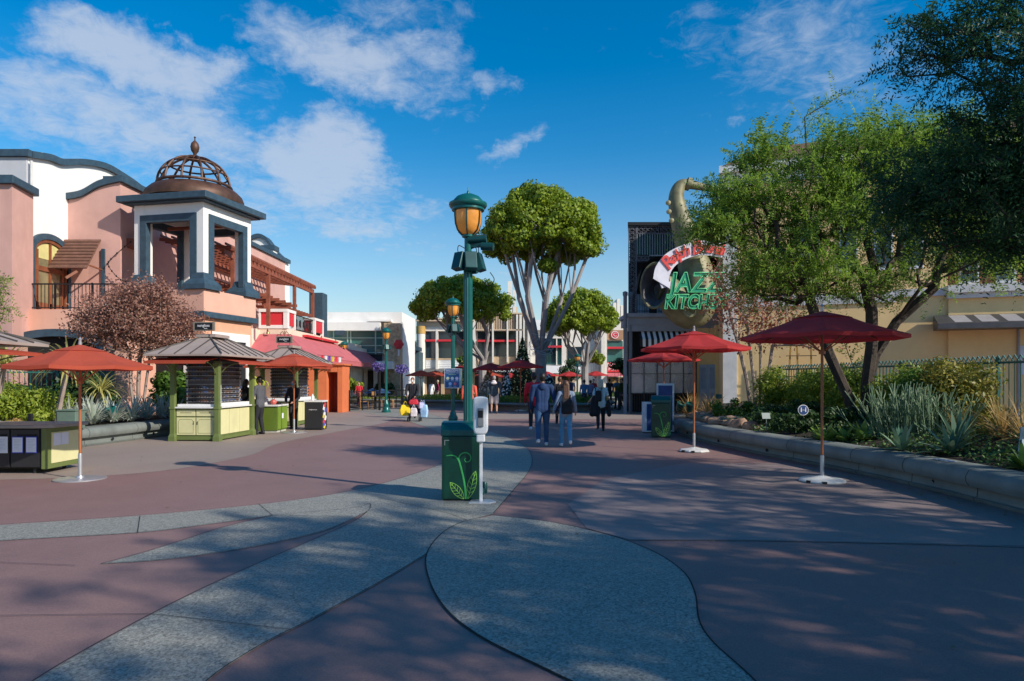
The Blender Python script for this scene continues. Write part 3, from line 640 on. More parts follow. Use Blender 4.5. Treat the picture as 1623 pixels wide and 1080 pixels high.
# bridge and dark recess between the blocks
m = MB(); m.box(-8.4, -8.0, 60, 64, 3.2, 3.6); 
Br = thing('footbridge', 'dark metal footbridge in the gap between white building and tan shops', 'footbridge', (-8.5, 61, 0))
m = MB(); m.box(XX(655, 60), XX(664, 60), 60, 62, ZZ(556, 60), ZZ(550, 60)); m.build('deck', NAVY, Br, world=True)
m = MB()
for i in range(7): x = XX(655, 60)+i*.08; m.box(x, x+.015, 60, 60.02, ZZ(550, 60), ZZ(541, 60))
m.box(XX(655, 60), XX(664, 60), 60, 60.03, ZZ(541, 60), ZZ(540.4, 60)); m.build('railing', BLACK, Br, world=True)
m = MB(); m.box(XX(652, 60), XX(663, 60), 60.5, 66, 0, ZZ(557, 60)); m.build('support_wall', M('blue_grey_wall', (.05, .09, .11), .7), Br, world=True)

# ================================================================== TAN TWO-STOREY SHOPS AT THE END
Sh = thing('shop_building', 'long two storey tan and cream shop building with red banded windows closing the square', 'building', (0, 66, 0))
def sb(mb, name, mat, par=None, **k): return mb.build(name, mat, par or Sh, world=True, **k)
d = 64.; TAN = M('tan_panel', (.52, .38, .24), .8, var=.1, dirt=.15); OFFW = M('off_white_panel', (.72, .68, .60), .75, var=.06, dirt=.12); SLAT = M('beige_slats', (.58, .44, .30), .8, var=.1)
def fb_(mb, x0, x1, y0, y1, dd=0., th=.3): mb.box(XX(x0, d), XX(x1, d), d+dd-th, d+dd, ZZ(y1, d), ZZ(y0, d))
m = MB(); m.box(XX(660, d), XX(995, d), d, d+10, 0, ZZ(511, d)); sb(m, 'wall', OFFW)
m = MB(); fb_(m, 661, 752, 507.5, 510.8, .4, 1.4)
for i in range(30): x = 664+i*3; m.box(XX(x, d), XX(x, d)+.09, d-1.1, d+2.2, ZZ(507.4, d), ZZ(505.5, d))
sb(m, 'roof_trellis', SLAT)
m = MB(); m.lathe([(.42, 0), (.42, ZZ(530, d))], (XX(668, d), d-.45, 0), 16); sb(m, 'round_column', OFFW, smooth=True)
m = MB(); m.lathe([(.45, ZZ(530, d)), (.45, ZZ(518, d))], (XX(668, d), d-.45, 0), 16); sb(m, 'column_band', M('ochre_band', (.5, .3, .08), .7), smooth=True)
def window(x0, x1, y0, y1, mull=(), red=541, par=None, gl=GLASS):
    m = MB(); fb_(m, x0, x1, y0, y1, -.02, .06); w = sb(m, 'window', gl)
    m = MB()
    for x in mull: fb_(m, x-.9, x+.9, y0-1, y1+1, -.03, .3)
    if mull: sb(m, 'mullion', OFFW, w)
    if red: m = MB(); fb_(m, x0, x1, red-1.6, red+1.6, -.1, .5); sb(m, 'red_band', RED, w)
    return w
window(675, 691.2, 526, 568, (), 540.5); window(695, 716, 526, 568, (), 540.5); window(718, 742, 526, 568, ())
for x0, x1 in ((675, 691.5), (695, 742)):
    m = MB(); fb_(m, x0, x1, 571, 585, -.03, .1)
    for i in range(5): fb_(m, x0, x1, 571.5+i*2.8, 572.3+i*2.8, -.13, .05)
    sb(m, 'spandrel', WHITE)
m = MB(); fb_(m, 691.5, 695, 524, 586, 0, .5); fb_(m, 675, 745, 519, 525.5, 0, .35); sb(m, 'pier', OFFW)
m = MB(); fb_(m, 675, 745, 568.3, 570.8, -.001, .2); sb(m, 'sill', TAN)
# second bay with slatted fascia
m = MB()
for i in range(26): x = 757+i*2.65; fb_(m, x, x+1.3, 499, 523, -.3, .2)
fb_(m, 755, 828, 497, 499, -.2, .5); fb_(m, 755, 828, 523, 525, -.2, .5); sb(m, 'slatted_fascia', SLAT)
m = MB(); m.box(XX(755, d), XX(830, d), d-.3, d+8, ZZ(511, d)+.003, ZZ(498, d)); sb(m, 'parapet', TAN)
window(757, 768, 526, 565, ()); window(768, 817, 526, 565, (781.5, 804.5))
m = MB(); fb_(m, 757, 817, 566, 578, -.03, .25); sb(m, 'spandrel', TAN)
m = MB()
for x in (780.2, 803.2): fb_(m, x, x+2.6, 496, 575, -.3, .45)
for x, w in ((743, 4), (750, 4), (818, 3), (823, 4), (829, 2.5), (836, 5)): fb_(m, x, x+w, 500, 586, -.1, .6)
sb(m, 'pier', OFFW)
m = MB(); fb_(m, 675, 850, 586, 590, -.3, 1.3); sb(m, 'canopy', M('grey_canopy', (.2, .2, .2), .6))
m = MB(); fb_(m, 662, 900, 590.3, 632, -.05, .1); sb(m, 'ground_floor', M('dark_brown_shopfronts', (.06, .035, .025), .3, var=.8, scale=.35))  # dark brown shopfront colour with strong random variation
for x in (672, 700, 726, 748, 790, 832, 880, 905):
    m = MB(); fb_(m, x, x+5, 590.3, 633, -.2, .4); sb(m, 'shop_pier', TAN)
# name board
m = MB(); fb_(m, 782, 816, 584, 591.5, -1.65, .12); nb = sb(m, 'name_board', BLACK)
text('BLACK TAP', .42, WHITE, nb, face_mtx((XX(799, d), d-1.79, ZZ(587.8, d))), 'lettering', .01)
m = MB(); fb_(m, 818, 826, 584.5, 591.5, -1.65, .12); sb(m, 'hours_board', M('pale_board', (.6, .6, .62), .6))
m = MB(); fb_(m, 745, 748, 590, 632, -1, .1)
# white block in the centre right
m = MB(); fb_(m, 845, 900, 508, 524, -.1, .4); sb(m, 'parapet', WHITE)
window(859, 890, 537, 578, (882,), 550, gl=TEAL_GL); window(899, 922, 550, 582, (), None)
m = MB()
for i in range(9): fb_(m, 861+i*2.4, 861.6+i*2.4, 553, 576, -.12, .05)
sb(m, 'louvres', BLACK)
m = MB(); fb_(m, 858, 860, 535, 590, -.05, .3); fb_(m, 890, 897, 535, 590, -.05, .3); fb_(m, 856, 892, 534, 537, -.04, .3); sb(m, 'pier', OFFW)
m = MB(); fb_(m, 856, 930, 580, 592, -.1, .6); sb(m, 'balcony_front', WHITE)
# right bay with the round emblem
m = MB(); fb_(m, 951, 955.5, 524, 640, -.4, .6); fb_(m, 956, 960, 520, 640, -.3, .6); m.add([(XX(951, d), d-.9, ZZ(524, d)), (XX(960, d), d-.9, ZZ(524, d)), (XX(955.5, d), d-.9, ZZ(516, d)), (XX(951, d), d-.3, ZZ(524, d)), (XX(960, d), d-.3, ZZ(524, d)), (XX(955.5, d), d-.3, ZZ(516, d))], [(0, 1, 2), (5, 4, 3), (0, 3, 4, 1), (1, 4, 5, 2), (2, 5, 3, 0)]); sb(m, 'pier', OFFW)
m = MB(); fb_(m, 960, 988, 524, 539, -.1, .25); eb = sb(m, 'emblem_wall', M('brown_slats', (.38, .22, .12), .8, var=.15, scale=8))
m = MB(); q = (XX(973.5, d), d-.42, ZZ(531.5, d)); m.lathe([(.38, 0), (.38, .06), (0, .06)], q, 28, M_=Matrix.Rotation(R(90), 4, 'X')); em = sb(m, 'round_emblem', RED)
m = MB(); m.lathe([(.30, .055), (.36, .055), (.36, .075), (.30, .075), (.30, .055)], q, 28, M_=Matrix.Rotation(R(90), 4, 'X')); sb(m, 'ring', WHITE, em)
text('C', .5, WHITE, em, face_mtx((q[0], q[1]-.075, q[2])), 'emblem_mark', .01)
window(960.5, 987, 541, 576, (), 552, gl=TEAL_GL)
m = MB(); fb_(m, 960.5, 987, 575, 590, -.15, .3); rs = sb(m, 'red_name_sign', RED)
text('BALLAST', .40, WHITE, rs, face_mtx((XX(974, d), d-.46, ZZ(579, d))), 'lettering', .01)
text('POINT', .40, WHITE, rs, face_mtx((XX(973, d), d-.46, ZZ(585.5, d))), 'lettering', .01)
m = MB(); m.add([(XX(960, d), d-.15, ZZ(590, d)), (XX(988, d), d-.15, ZZ(590, d)), (XX(988, d), d-1.5, ZZ(597, d)), (XX(960, d), d-1.5, ZZ(597, d))], [(0, 1, 2, 3)]); sb(m, 'awning', AWN_R)
m = MB(); fb_(m, 960, 990, 598, 640, -.05, .1); sb(m, 'shopfront', M('ochre_shopfront', (.3, .2, .07), .4, var=.8, scale=.8))  # ochre shopfront colour with strong random variation
# stepped pale tower behind
St = thing('stepped_tower', 'slim pale stepped tower rising behind the right end of tan shops', 'tower', (10.5, 75, 0))
m = MB()
for x0, x1, y0 in ((972, 977, 480), (978, 983, 474), (984, 990, 484), (966, 971, 497)): m.box(XX(x0, 75), XX(x1, 75), 75, 77, 0, ZZ(y0, 75))
m.build('fins', OFFW, St, world=True)
m = MB(); m.box(XX(968, 75), XX(992, 75), 75.3, 77.5, 0, ZZ(492, 75)); m.build('core', M('grey_glass', (.18, .2, .22), .3), St, world=True)
St2 = thing('stepped_tower', 'slim beige stepped tower just showing between tall ficus limbs', 'tower', (-1, 80, 0))
m = MB()
for x0, x1, y0 in ((796, 804, 476), (805, 812, 446), (813, 818, 460)): m.box(XX(x0, 80), XX(x1, 80), 80, 82, 0, ZZ(y0, 80))
m.build('fins', OFFW, St2, world=True)
m = MB(); m.box(XX(792, 80), XX(820, 80), 80.3, 82.5, 0, ZZ(486, 80)); m.build('core', TAN, St2, world=True)
# ================================================================== BALCONIED RESTAURANT (right)
J = thing('balcony_restaurant', 'grey restaurant with lacy black ironwork balcony, striped awning and clear windbreak', 'building', (7.7, 34, 0))
def jb_(mb, name, mat, par=None, **k): return mb.build(name, mat, par or J, world=True, **k)
d = 32.; x0, x1 = XX(996, d), 10.35
GREY = M('grey_fascia', (.30, .32, .34), .7, var=.08, dirt=.2); BLUEG = M('blue_grey_trim', (.16, .20, .25), .6, var=.1, dirt=.2)
YEL = M('yellow_stucco', (.80, .56, .26), .88, var=.07, scale=1.1, bump=.25, bscale=40, dirt=.14)
m = MB(); m.prism([(x0+.45, d+2.2), (x1, d+2.2), (x1, d+9), (x0+2.0, d+9)], 0, 9.0); jb_(m, 'rear_wall', M('dark_slate_wall', (.05, .055, .06), .8))
m = MB(); m.prism([(x0-.05, d-.1), (x1+.1, d-.1), (x1+.1, d+9), (x0+1.9, d+9), (x0+.38, d+2.2)], 9.003, 9.15); jb_(m, 'roof', BLACK)
m = MB(); m.box(x0, x1, d, d+2.2, 4.25, 4.62); m.box(x0-.1, x1, d-.12, d+2.2, 4.62, 4.80); m.box(x0, x1, d+.02, d+.3, 3.95, 4.247); jb_(m, 'balcony_floor', GREY)
# lace ironwork
m = MB()
def lace(mb, xa, xb, za, zb, y, st=.22):
    mb.box(xa, xa+.04, y, y+.04, za, zb); mb.box(xb-.04, xb, y, y+.04, za, zb); mb.box(xa, xb, y, y+.04, zb-.04, zb); mb.box(xa, xb, y, y+.04, za, za+.04)
    nx = max(1, round((xb-xa)/st)); nz = max(1, round((zb-za)/st)); rnd = random.Random(3)
    for i in range(nx):
        for j in range(nz):
            cx_, cz_ = xa+(i+.5)*(xb-xa)/nx, za+(j+.5)*(zb-za)/nz; r = st*.42
            mb.tube([(cx_+r*math.cos(a), y+.02, cz_+r*math.sin(a)) for a in [k*math.pi/3+rnd.random() for k in range(7)]], .02, 4)
            mb.tube([(cx_-r, y+.02, cz_-r), (cx_, y+.02, cz_), (cx_+r, y+.02, cz_-r*.5)], .016, 4)
lace(m, x0, x0+.40, 4.8, 9.0, d); lace(m, x0+.4, x1, 8.6, 9.0, d); lace(m, x0+.4, x0+1.0, 7.3, 7.6, d); lace(m, x0+2.0, x0+2.3, 7.6, 8.6, d)
for k in range(14): a = k/13*math.pi/2; 
jb_(m, 'ironwork', M('grey_ironwork', (.10, .10, .12), .5, .3))
m = MB()
for i in range(34): x = x0+.42+i*.12; m.box(x, x+.025, d+.005, d+.03, 7.6, 8.6)
m.box(x0+.4, x1, d, d+.04, 7.55, 7.6); jb_(m, 'upper_balusters', M('pale_iron', (.25, .28, .32), .5))
m = MB(); m.box(x0+.4, x1, d+.5, d+.55, 7.6, 8.7); jb_(m, 'green_shade', M('green_shade', (.02, .09, .085), .8, var=.4, scale=3))
m = MB()                                                 # dark arched awning with scalloped lip
pr = crom([(x0+.45, d+.1, 6.0), (x0+.7, d+.1, 7.0), (x0+1.3, d+.1, 7.5), (x0+2.4, d+.1, 7.6), (x1, d+.1, 7.6)], 6)
for a, b in zip(pr[:-1], pr[1:]): m.quad(a, b, b+Vector((0, 2.05, -.3)), a+Vector((0, 2.05, -.3)))
m.box(x0+.42, x1, d+2.1, d+2.18, 4.8, 7.6); jb_(m, 'dark_awning', DARK)
m = MB()
for i in range(36): x = x0+.42+i*.115; m.box(x, x+.018, d+.01, d+.03, 4.82, 5.75)
m.box(x0+.4, x1, d, d+.04, 5.72, 5.77); m.box(x0+.4, x1, d, d+.04, 4.9, 4.93); jb_(m, 'balcony_railing', BLACK)
m = MB()
for i in range(3): m.box(x0+.7+i*1.1, x0+1.4+i*1.1, d+2.0, d+2.09, 4.85, 6.0)
jb_(m, 'balcony_window', M('pale_blue_window', (.25, .35, .45), .2, var=.5))
# ground floor
for i, x in enumerate((x0-.18, x0+.12)):
    m = MB(); m.lathe([(.09, 0), (.09, 5.6), (.12, 5.65), (.12, 5.8), (0, 5.85)], (x, d-.15+.25*i, 0), 12); jb_(m, 'pillar', BLUEG, smooth=True)
m = MB(); m.box(x1-.65, x1-.45, d-.1, d+.3, 0, 4.24); jb_(m, 'wall_pier', YEL)
sw = MB(); sb2 = MB(); n = 26
for i in range(n):
    xa = x0+.5+i*(x1-.75-x0-.5)/n; xb = x0+.5+(i+1)*(x1-.75-x0-.5)/n
    (sw if i % 2 else sb2).add([(xa, d+.3, 4.1), (xb, d+.3, 4.1), (xb, d-.25, 3.55), (xa, d-.25, 3.55), (xa, d-.27, 3.2), (xb, d-.27, 3.2)], [(0, 1, 2, 3), (3, 2, 5, 4)])
a_ = jb_(sw, 'striped_awning', WHITE); jb_(sb2, 'black_stripes', BLACK, a_)
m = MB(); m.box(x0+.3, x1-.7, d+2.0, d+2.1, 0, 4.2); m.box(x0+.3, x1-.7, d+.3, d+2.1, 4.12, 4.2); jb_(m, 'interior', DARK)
wp = MB(); wp.box(x0+.05, x1-1.6, d-.32, d-.28, 1.0, 2.62); pl_ = M('clear_plastic', (.5, .46, .44), .12, var=.5, scale=.7, alpha=.38); wind = jb_(wp, 'windbreak', pl_)
m = MB()
for i in range(6): x = x0+.05+i*.62; m.box(x, x+.03, d-.36, d-.27, 0, 2.65)
m.box(x0+.05, x1-1.6, d-.35, d-.27, 2.6, 2.65); m.box(x0+.05, x1-1.6, d-.36, d-.26, .95, 1.0); m.box(x0+.05, x1-1.6, d-.34, d-.3, 1.9, 1.92)
for i in range(26): x = x0+.1+i*.12; m.box(x, x+.02, d-.34, d-.32, .08, .95)
jb_(m, 'windbreak_frame', BLACK)
for i, c in enumerate(((.45, .15, .08), (.5, .42, .3), (.16, .2, .28), (.55, .5, .4), (.25, .15, .1))):
    m = MB(); xa = x0+.5+i*.66; m.box(xa, xa+.5, d+1.9, d+1.95, .9+.1*(i % 2), 2.6); jb_(m, 'wall_picture', M('wall_pic%d' % i, c, .7, var=.5, scale=1.5))
for i in range(2):
    m = MB(); xa = x1-1.38+i*.40; m.box(xa, xa+.36, d-.05, d+.0, .05, 2.35); dd = jb_(m, 'door_leaf', M('pale_blue_door', (.33, .42, .55), .6, var=.08), bevel=.01)
    m = MB(); m.box(xa+.07, xa+.29, d-.07, d-.052, 1.2, 2.2); m.box(xa+.07, xa+.29, d-.07, d-.052, .2, 1.0); jb_(m, 'door_panel', M('blue_door_panel', (.25, .32, .43), .5), dd)
m = MB(); m.box(x1-1.5, x1-.47, d+.003, d+.1, 0, 4.1); jb_(m, 'door_wall', YEL)
for k, x in enumerate((x1-2.35, x1-1.75)):                # dark tied curtains
    m = MB(); m.lathe([(.24, .9), (.28, 1.5), (.2, 2.1), (.26, 3.1)], (x, d+.1, 0), 14, sy=.5); jb_(m, 'tied_curtain', M('dark_green_curtain', (.015, .03, .028), .9, var=.4), smooth=True)

# giant saxophone sign
SX = thing('saxophone_sign', 'giant brass saxophone sign with green neon letters and white ribbon on restaurant front', 'sign', P(1095, 520, 29))
d = 29.; BRASS = M('dull_gold_paint', (.19, .175, .09), .55, .1, var=.35, scale=2.5, dirt=.5)
def pp(px, py, dd=0): return P(px, py, d+dd)
k_ = d/F
m = MB(); path = [(1152, 303, 5), (1135, 301, 5), (1110, 296, 6), (1088, 292, 8), (1077, 297, 10), (1072, 312, 12), (1074, 330, 14), (1080, 352, 17), (1088, 378, 20), (1097, 410, 24), (1104, 440, 28), (1107, 470, 32)]
cr = crom([pp(a, b) for a, b, r in path], 4); rr = np.interp(np.linspace(0, len(path)-1, len(cr)), range(len(path)), [p[2]*k_ for p in path]).tolist()
m.tube(cr, rr, 18); m.tube([pp(1141, 302), pp(1137, 301)], 9*k_, 12); m.tube([pp(1094, 293), pp(1088, 291)], 10.5*k_, 14)
m.build('body_tube', BRASS, SX, True, world=True)
m = MB(); bow = crom([pp(1110, 465), pp(1104, 484), pp(1092, 491), pp(1076, 483), pp(1064, 468), pp(1052, 458), pp(1044, 455)], 5)
m.tube(bow, np.interp(np.linspace(0, 6, len(bow)), range(7), [30*k_, 30*k_, 31*k_, 27*k_, 25*k_, 27*k_, 31*k_]).tolist(), 20)
m.ell(pp(1099, 484), (34*k_, 26*k_, 36*k_), 20, 14); m.build('bow', BRASS, SX, True, world=True)
bell_c = pp(1038, 453, -.9); ax = Vector((-.35, -1, .08)).normalized(); Q = ax.to_track_quat('Z', 'Y').to_matrix().to_4x4()
sc = Matrix.Diagonal((1.0, 1.0, 1)).to_4x4()
def bell(prof, name, mat, par=None):
    m = MB(); n = 32; vs = []
    for r, z in prof:
        for k in range(n):
            a = 2*math.pi*k/n; v = bell_c+ax*z+Vector((1, -.35, 0)).normalized()*(r*.62*math.cos(a))+Vector((0.03, 0, 1)).normalized()*(r*math.sin(a)); vs.append(v)
    fs = [(i*n+k, i*n+(k+1) % n, (i+1)*n+(k+1) % n, (i+1)*n+k) for i in range(len(prof)-1) for k in range(n)]
    m.add(vs, fs); return m.build(name, mat, par or SX, True, world=True)
Rb = 35*k_
be = bell([(.3*Rb, -.9), (.45*Rb, -.7), (.7*Rb, -.35), (.93*Rb, -.06), (1.0*Rb, 0), (1.04*Rb, .04), (1.0*Rb, .08), (.92*Rb, .03)], 'bell', BRASS)
bell([(.915*Rb, .02), (.68*Rb, -.3), (.42*Rb, -.6), (.25*Rb, -.85), (0.001, -.88)], 'bell_interior', M('grey_bell_inside', (.10, .09, .10), .6, var=.5, scale=2), be)
m = MB(); q = pp(1093, 492, -.98); m.lathe([(.30, 0), (.30, .06), (.22, .07), (.22, .04), (0, .04)], q, 20, M_=Matrix.Rotation(R(90), 4, 'X')); m.tube([(q.x-.15, q.y-.08, q.z+.12), (q.x+.15, q.y-.08, q.z-.12)], .02, 5); m.build('key_cover', BRASS, SX, True, world=True)
for (a, b) in ((1068, 322), (1069, 336), (1073, 350)):
    m = MB(); m.lathe([(.11, 0), (.11, .05), (.02, .09), (0, .09)], pp(a-9, b, -.3), 12, M_=Matrix.Rotation(R(90), 4, 'X')); m.build('key', BRASS, SX, True, world=True)
GRN = M('green_letter', (.005, .25, .13), .5, var=.2, scale=6); NEON = M('green_neon_tube', (.12, .50, .22), .35, emit=(.1, .9, .35), es=.06)
m = MB(); m.slab([pp(1057, 496, -1.12), pp(1142, 496, -1.12), pp(1148, 432, -1.12), pp(1066, 432, -1.12)], .05) if False else None
def outlined(body, size, pos, sx=1, shear=.18, sp=1.0):
    mt = face_mtx(pos)
    o = text(body, size, GRN, SX, mt, 'neon_letters', .05, shear=shear, offset=.028, sx=sx, spacing=sp)
    mt2 = face_mtx((pos[0], pos[1]-.075, pos[2]))
    c = bpy.data.curves.new('o', 'FONT'); c.body = body; c.size = size; c.align_x = 'CENTER'; c.align_y = 'CENTER'; c.shear = shear; c.fill_mode = 'NONE'; c.bevel_depth = .018; c.bevel_resolution = 0; c.resolution_u = 3; c.offset = .028; c.space_character = sp
    t_ = bpy.data.objects.new('o', c); COL.objects.link(t_); bpy.context.view_layer.update(); me = bpy.data.meshes.new_from_object(t_); bpy.data.objects.remove(t_)
    me.transform(Matrix.Diagonal((sx, 1, 1, 1))); me.transform(mt2); me.transform(Matrix.Translation(-(wloc(o)))); me.materials.clear(); me.materials.append(NEON)
    oo = bpy.data.objects.new('neon_tube', me); COL.objects.link(oo); oo.parent = o
outlined('JAZZ', 1.12, pp(1101, 450, -1.25), sx=.86)
outlined('KITCHEN', .80, pp(1102, 480, -1.22), sx=.78)
# ribbon with script lettering
rib = MB(); RP = crom([pp(1049, 450, -1.45), pp(1050, 432, -1.4), pp(1062, 413, -1.35), pp(1084, 400, -1.3), pp(1112, 393, -1.25), pp(1144, 397, -1.2)], 8)
up_ = [Vector((-.75, 0, .45)).lerp(Vector((-.05, 0, .62)), min(1, i/30)) for i in range(len(RP))]
vs = []
for p, u in zip(RP, up_): vs += [p-u*.48, p+u*.48, p-u*.48+Vector((0, .06, 0)), p+u*.48+Vector((0, .06, 0))]
fs = []
for i in range(len(RP)-1): a = 4*i; b = a+4; fs += [(a, a+1, b+1, b), (a+2, b+2, b+3, a+3), (a, b, b+2, a+2), (a+1, a+3, b+3, b+1)]
rib.add(vs, fs); c0 = pp(1052, 458, -1.5); 
rib.slab([pp(1046, 449, -1.42), pp(1049, 457, -1.42), pp(1064, 454, -1.3), pp(1063, 446, -1.3), pp(1052, 449, -1.42)], .04)
rb_ = rib.build('ribbon', M('white_ribbon', (.62, .60, .66), .6, var=.1, dirt=.3), SX, world=True)
REDL = M('red_letter', (.62, .06, .05), .5, emit=(.9, .1, .05), es=.1)
letters = "Ralph Brennan's"; 
tt = [0]; 
for a, b in zip(RP[:-1], RP[1:]): tt.append(tt[-1]+(b-a).length)
def on_rib(s_):
    i = max(j for j in range(len(tt)) if tt[j] <= s_+1e-6); i = min(i, len(tt)-2); f = (s_-tt[i])/(tt[i+1]-tt[i]); return RP[i].lerp(RP[i+1], f), (RP[i+1]-RP[i])
s_ = .75
for ch in letters:
    w_ = {'R': .34, 'B': .34, "'": .12, 'l': .16, ' ': .16}.get(ch, .24)
    if ch != ' ':
        p, dr_ = on_rib(min(s_+w_/2, tt[-1]-.05)); roll = math.atan2(dr_.z, dr_.x)
        text(ch, .62 if ch not in 'RB' else .78, REDL, rb_, face_mtx((p.x, p.y-.05, p.z), roll=roll), 'ribbon_letter', .015, shear=.25, offset=.012)
    s_ += w_

# ================================================================== YELLOW BUILDING (right)
Yb = thing('yellow_building', 'long yellow stucco building with white cornice and narrow tin ledge roof at right', 'building', (17, 26, 0))
def yb(mb, name, mat, par=None, **k): return mb.build(name, mat, par or Yb, world=True, **k)
def yl(px, off=0.):                                      # point on the wall line seen at pixel column px
    a = (px-CX)/F; y = (26+.35*17)/(1+.35*a); n_ = Vector((-.33, -.944, 0)); return Vector((a*y, y, 0))+n_*off
def ywall(mb, pxa, pxb, z0, z1, o0, o1):
    a, b, c, e = yl(pxa, o1), yl(pxb, o1), yl(pxb, o0), yl(pxa, o0); mb.prism([(p.x, p.y) for p in (a, b, c, e)], z0, z1)
m = MB(); ywall(m, 1146, 1502, 0, 10.2, -.4, 0); a = yl(1146); m.prism([(a.x, a.y+.003), (a.x+.2, a.y-.06), (a.x+2.5, a.y+9), (a.x+2.2, a.y+9)], 0, 10.2); yb(m, 'wall', YEL)
m = MB(); ywall(m, 1143, 1900, 10.2, 10.45, -.4, .12); ywall(m, 1140, 1900, 10.453, 10.75, -.4, .28); ywall(m, 1146, 1900, 9.9, 10.197, 0.003, .06); yb(m, 'cornice', WHT)
m = MB(); ywall(m, 1146, 1168, 0, 9.897, .003, .07); yb(m, 'corner_pilaster', M('white_corner', (.7, .68, .64), .8, dirt=.3))
m = MB(); a, b = yl(1146, .3), yl(1900, .3); nn = Vector((.33, .944, 0)); 
h1, h2 = a.lerp(b, .12)+nn*3, b+nn*3
m.add([(a.x, a.y, 10.75), (b.x, b.y, 10.75), (h2.x, h2.y, 12.3), (h1.x, h1.y, 12.3), (a.x+nn.x*8, a.y+nn.y*8, 10.75)], [(0, 1, 2, 3), (0, 3, 4)]); yb(m, 'roof', BROWN)
m = MB(); ywall(m, 1502, 1900, 0, 4.75, -.4, .12); yb(m, 'projecting_wall', YEL)
m = MB(); ywall(m, 1500, 1900, 4.753, 4.95, -.2, .28); ywall(m, 1498, 1900, 4.953, 5.25, -.2, .4); ywall(m, 1420, 1499.5, 4.9, 5.2, .003, .08); yb(m, 'string_course', M('grey_white_cornice', (.6, .58, .56), .8, dirt=.3))
m = MB(); ywall(m, 1502, 1900, 5.25, 10.197, -1.6, -1.2); yb(m, 'upper_wall', M('brick_red_wall', (.42, .14, .09), .85, var=.3, scale=6))
for px in (1285, 1345, 1400, 1448):
    m = MB(); ywall(m, px-15, px+15, 6.0, 8.4, .003, .05); fr_ = yb(m, 'window', WHITE); m = MB(); ywall(m, px-12, px+12, 6.15, 8.25, .053, .07); yb(m, 'pane', GLASS, fr_)
for px in (1550, 1612, 1680):
    m = MB(); ywall(m, px-17, px+17, 5.4, 8.2, -1.197, -1.1); fr_ = yb(m, 'window', WHITE); m = MB(); ywall(m, px-13, px-1, 5.6, 8.0, -1.097, -1.07); ywall(m, px+1, px+13, 5.6, 8.0, -1.097, -1.07); yb(m, 'pane', GLASS, fr_)
m = MB(); ywall(m, 1180, 1420, 4.7, 5.15, .003, .07); yb(m, 'white_band', M('grey_white_cornice', (.6, .58, .56)))
# tin ledge roof
LD = M('dark_tin', (.10, .095, .10), .45, .5, var=.2)
m = MB(); a0_, a1_ = yl(1473, 1.3), yl(1900, 1.3); b0_, b1_ = yl(1478, .12), yl(1900, .12)
m.add([(a0_.x, a0_.y, 3.72), (a1_.x, a1_.y, 3.72), (b1_.x, b1_.y, 4.12), (b0_.x, b0_.y, 4.12), (a0_.x, a0_.y, 3.52), (a1_.x, a1_.y, 3.52), (b1_.x, b1_.y, 3.52), (b0_.x, b0_.y, 3.52)],
      [(0, 1, 2, 3), (4, 5, 1, 0), (7, 6, 5, 4), (4, 0, 3, 7), (5, 6, 2, 1)]); ld = yb(m, 'ledge_roof', LD)
m = MB()
for i in range(9):
    px = 1500+i*40; a = yl(px, 1.2); b = yl(px, .2); c = yl(px+26, .2); e = yl(px+26, 1.2)
    m.quad((a.x, a.y, 3.76), (e.x, e.y, 3.76), (c.x, c.y, 4.10), (b.x, b.y, 4.10))
yb(m, 'roof_panels', M('pale_tin', (.45, .42, .42), .4, .3), ld)
m = MB(); p = yl(1612, .16); m.tube([(p.x, p.y, 0), (p.x, p.y, 3.5)], .05, 8); yb(m, 'downpipe', GREY)
m = MB(); ywall(m, 1613.5, 1660, 1.8, 2.9, .12, .16); yb(m, 'notice_panel', M('pale_blue_panel', (.55, .62, .7), .6))
# ladder-like trellis standing in front of the wall
Tr = thing('trellis', 'small ochre garden trellis against yellow wall behind the hedge', 'trellis', yl(1255, .4))
m = MB()
for a, b, zt in ((1246, 1252, 3.0), (1266, 1262, 3.0), (1285, 1284, 2.9)): p, q = yl(a, .4), yl(b, .4); m.beam((p.x, p.y, 0), (q.x, q.y, zt), .07, .07)
m.build('upright', M('ochre_wood', (.45, .25, .05), .7), Tr, world=True)
m = MB()
for z in (1.3, 1.75, 2.2, 2.6): p, q = yl(1244, .42), yl(1292, .42); m.beam((p.x, p.y-.05, z), (q.x, q.y-.05, z), .03, .03)
m.build('rung', M('dark_wood', (.06, .04, .03), .8), Tr, world=True)

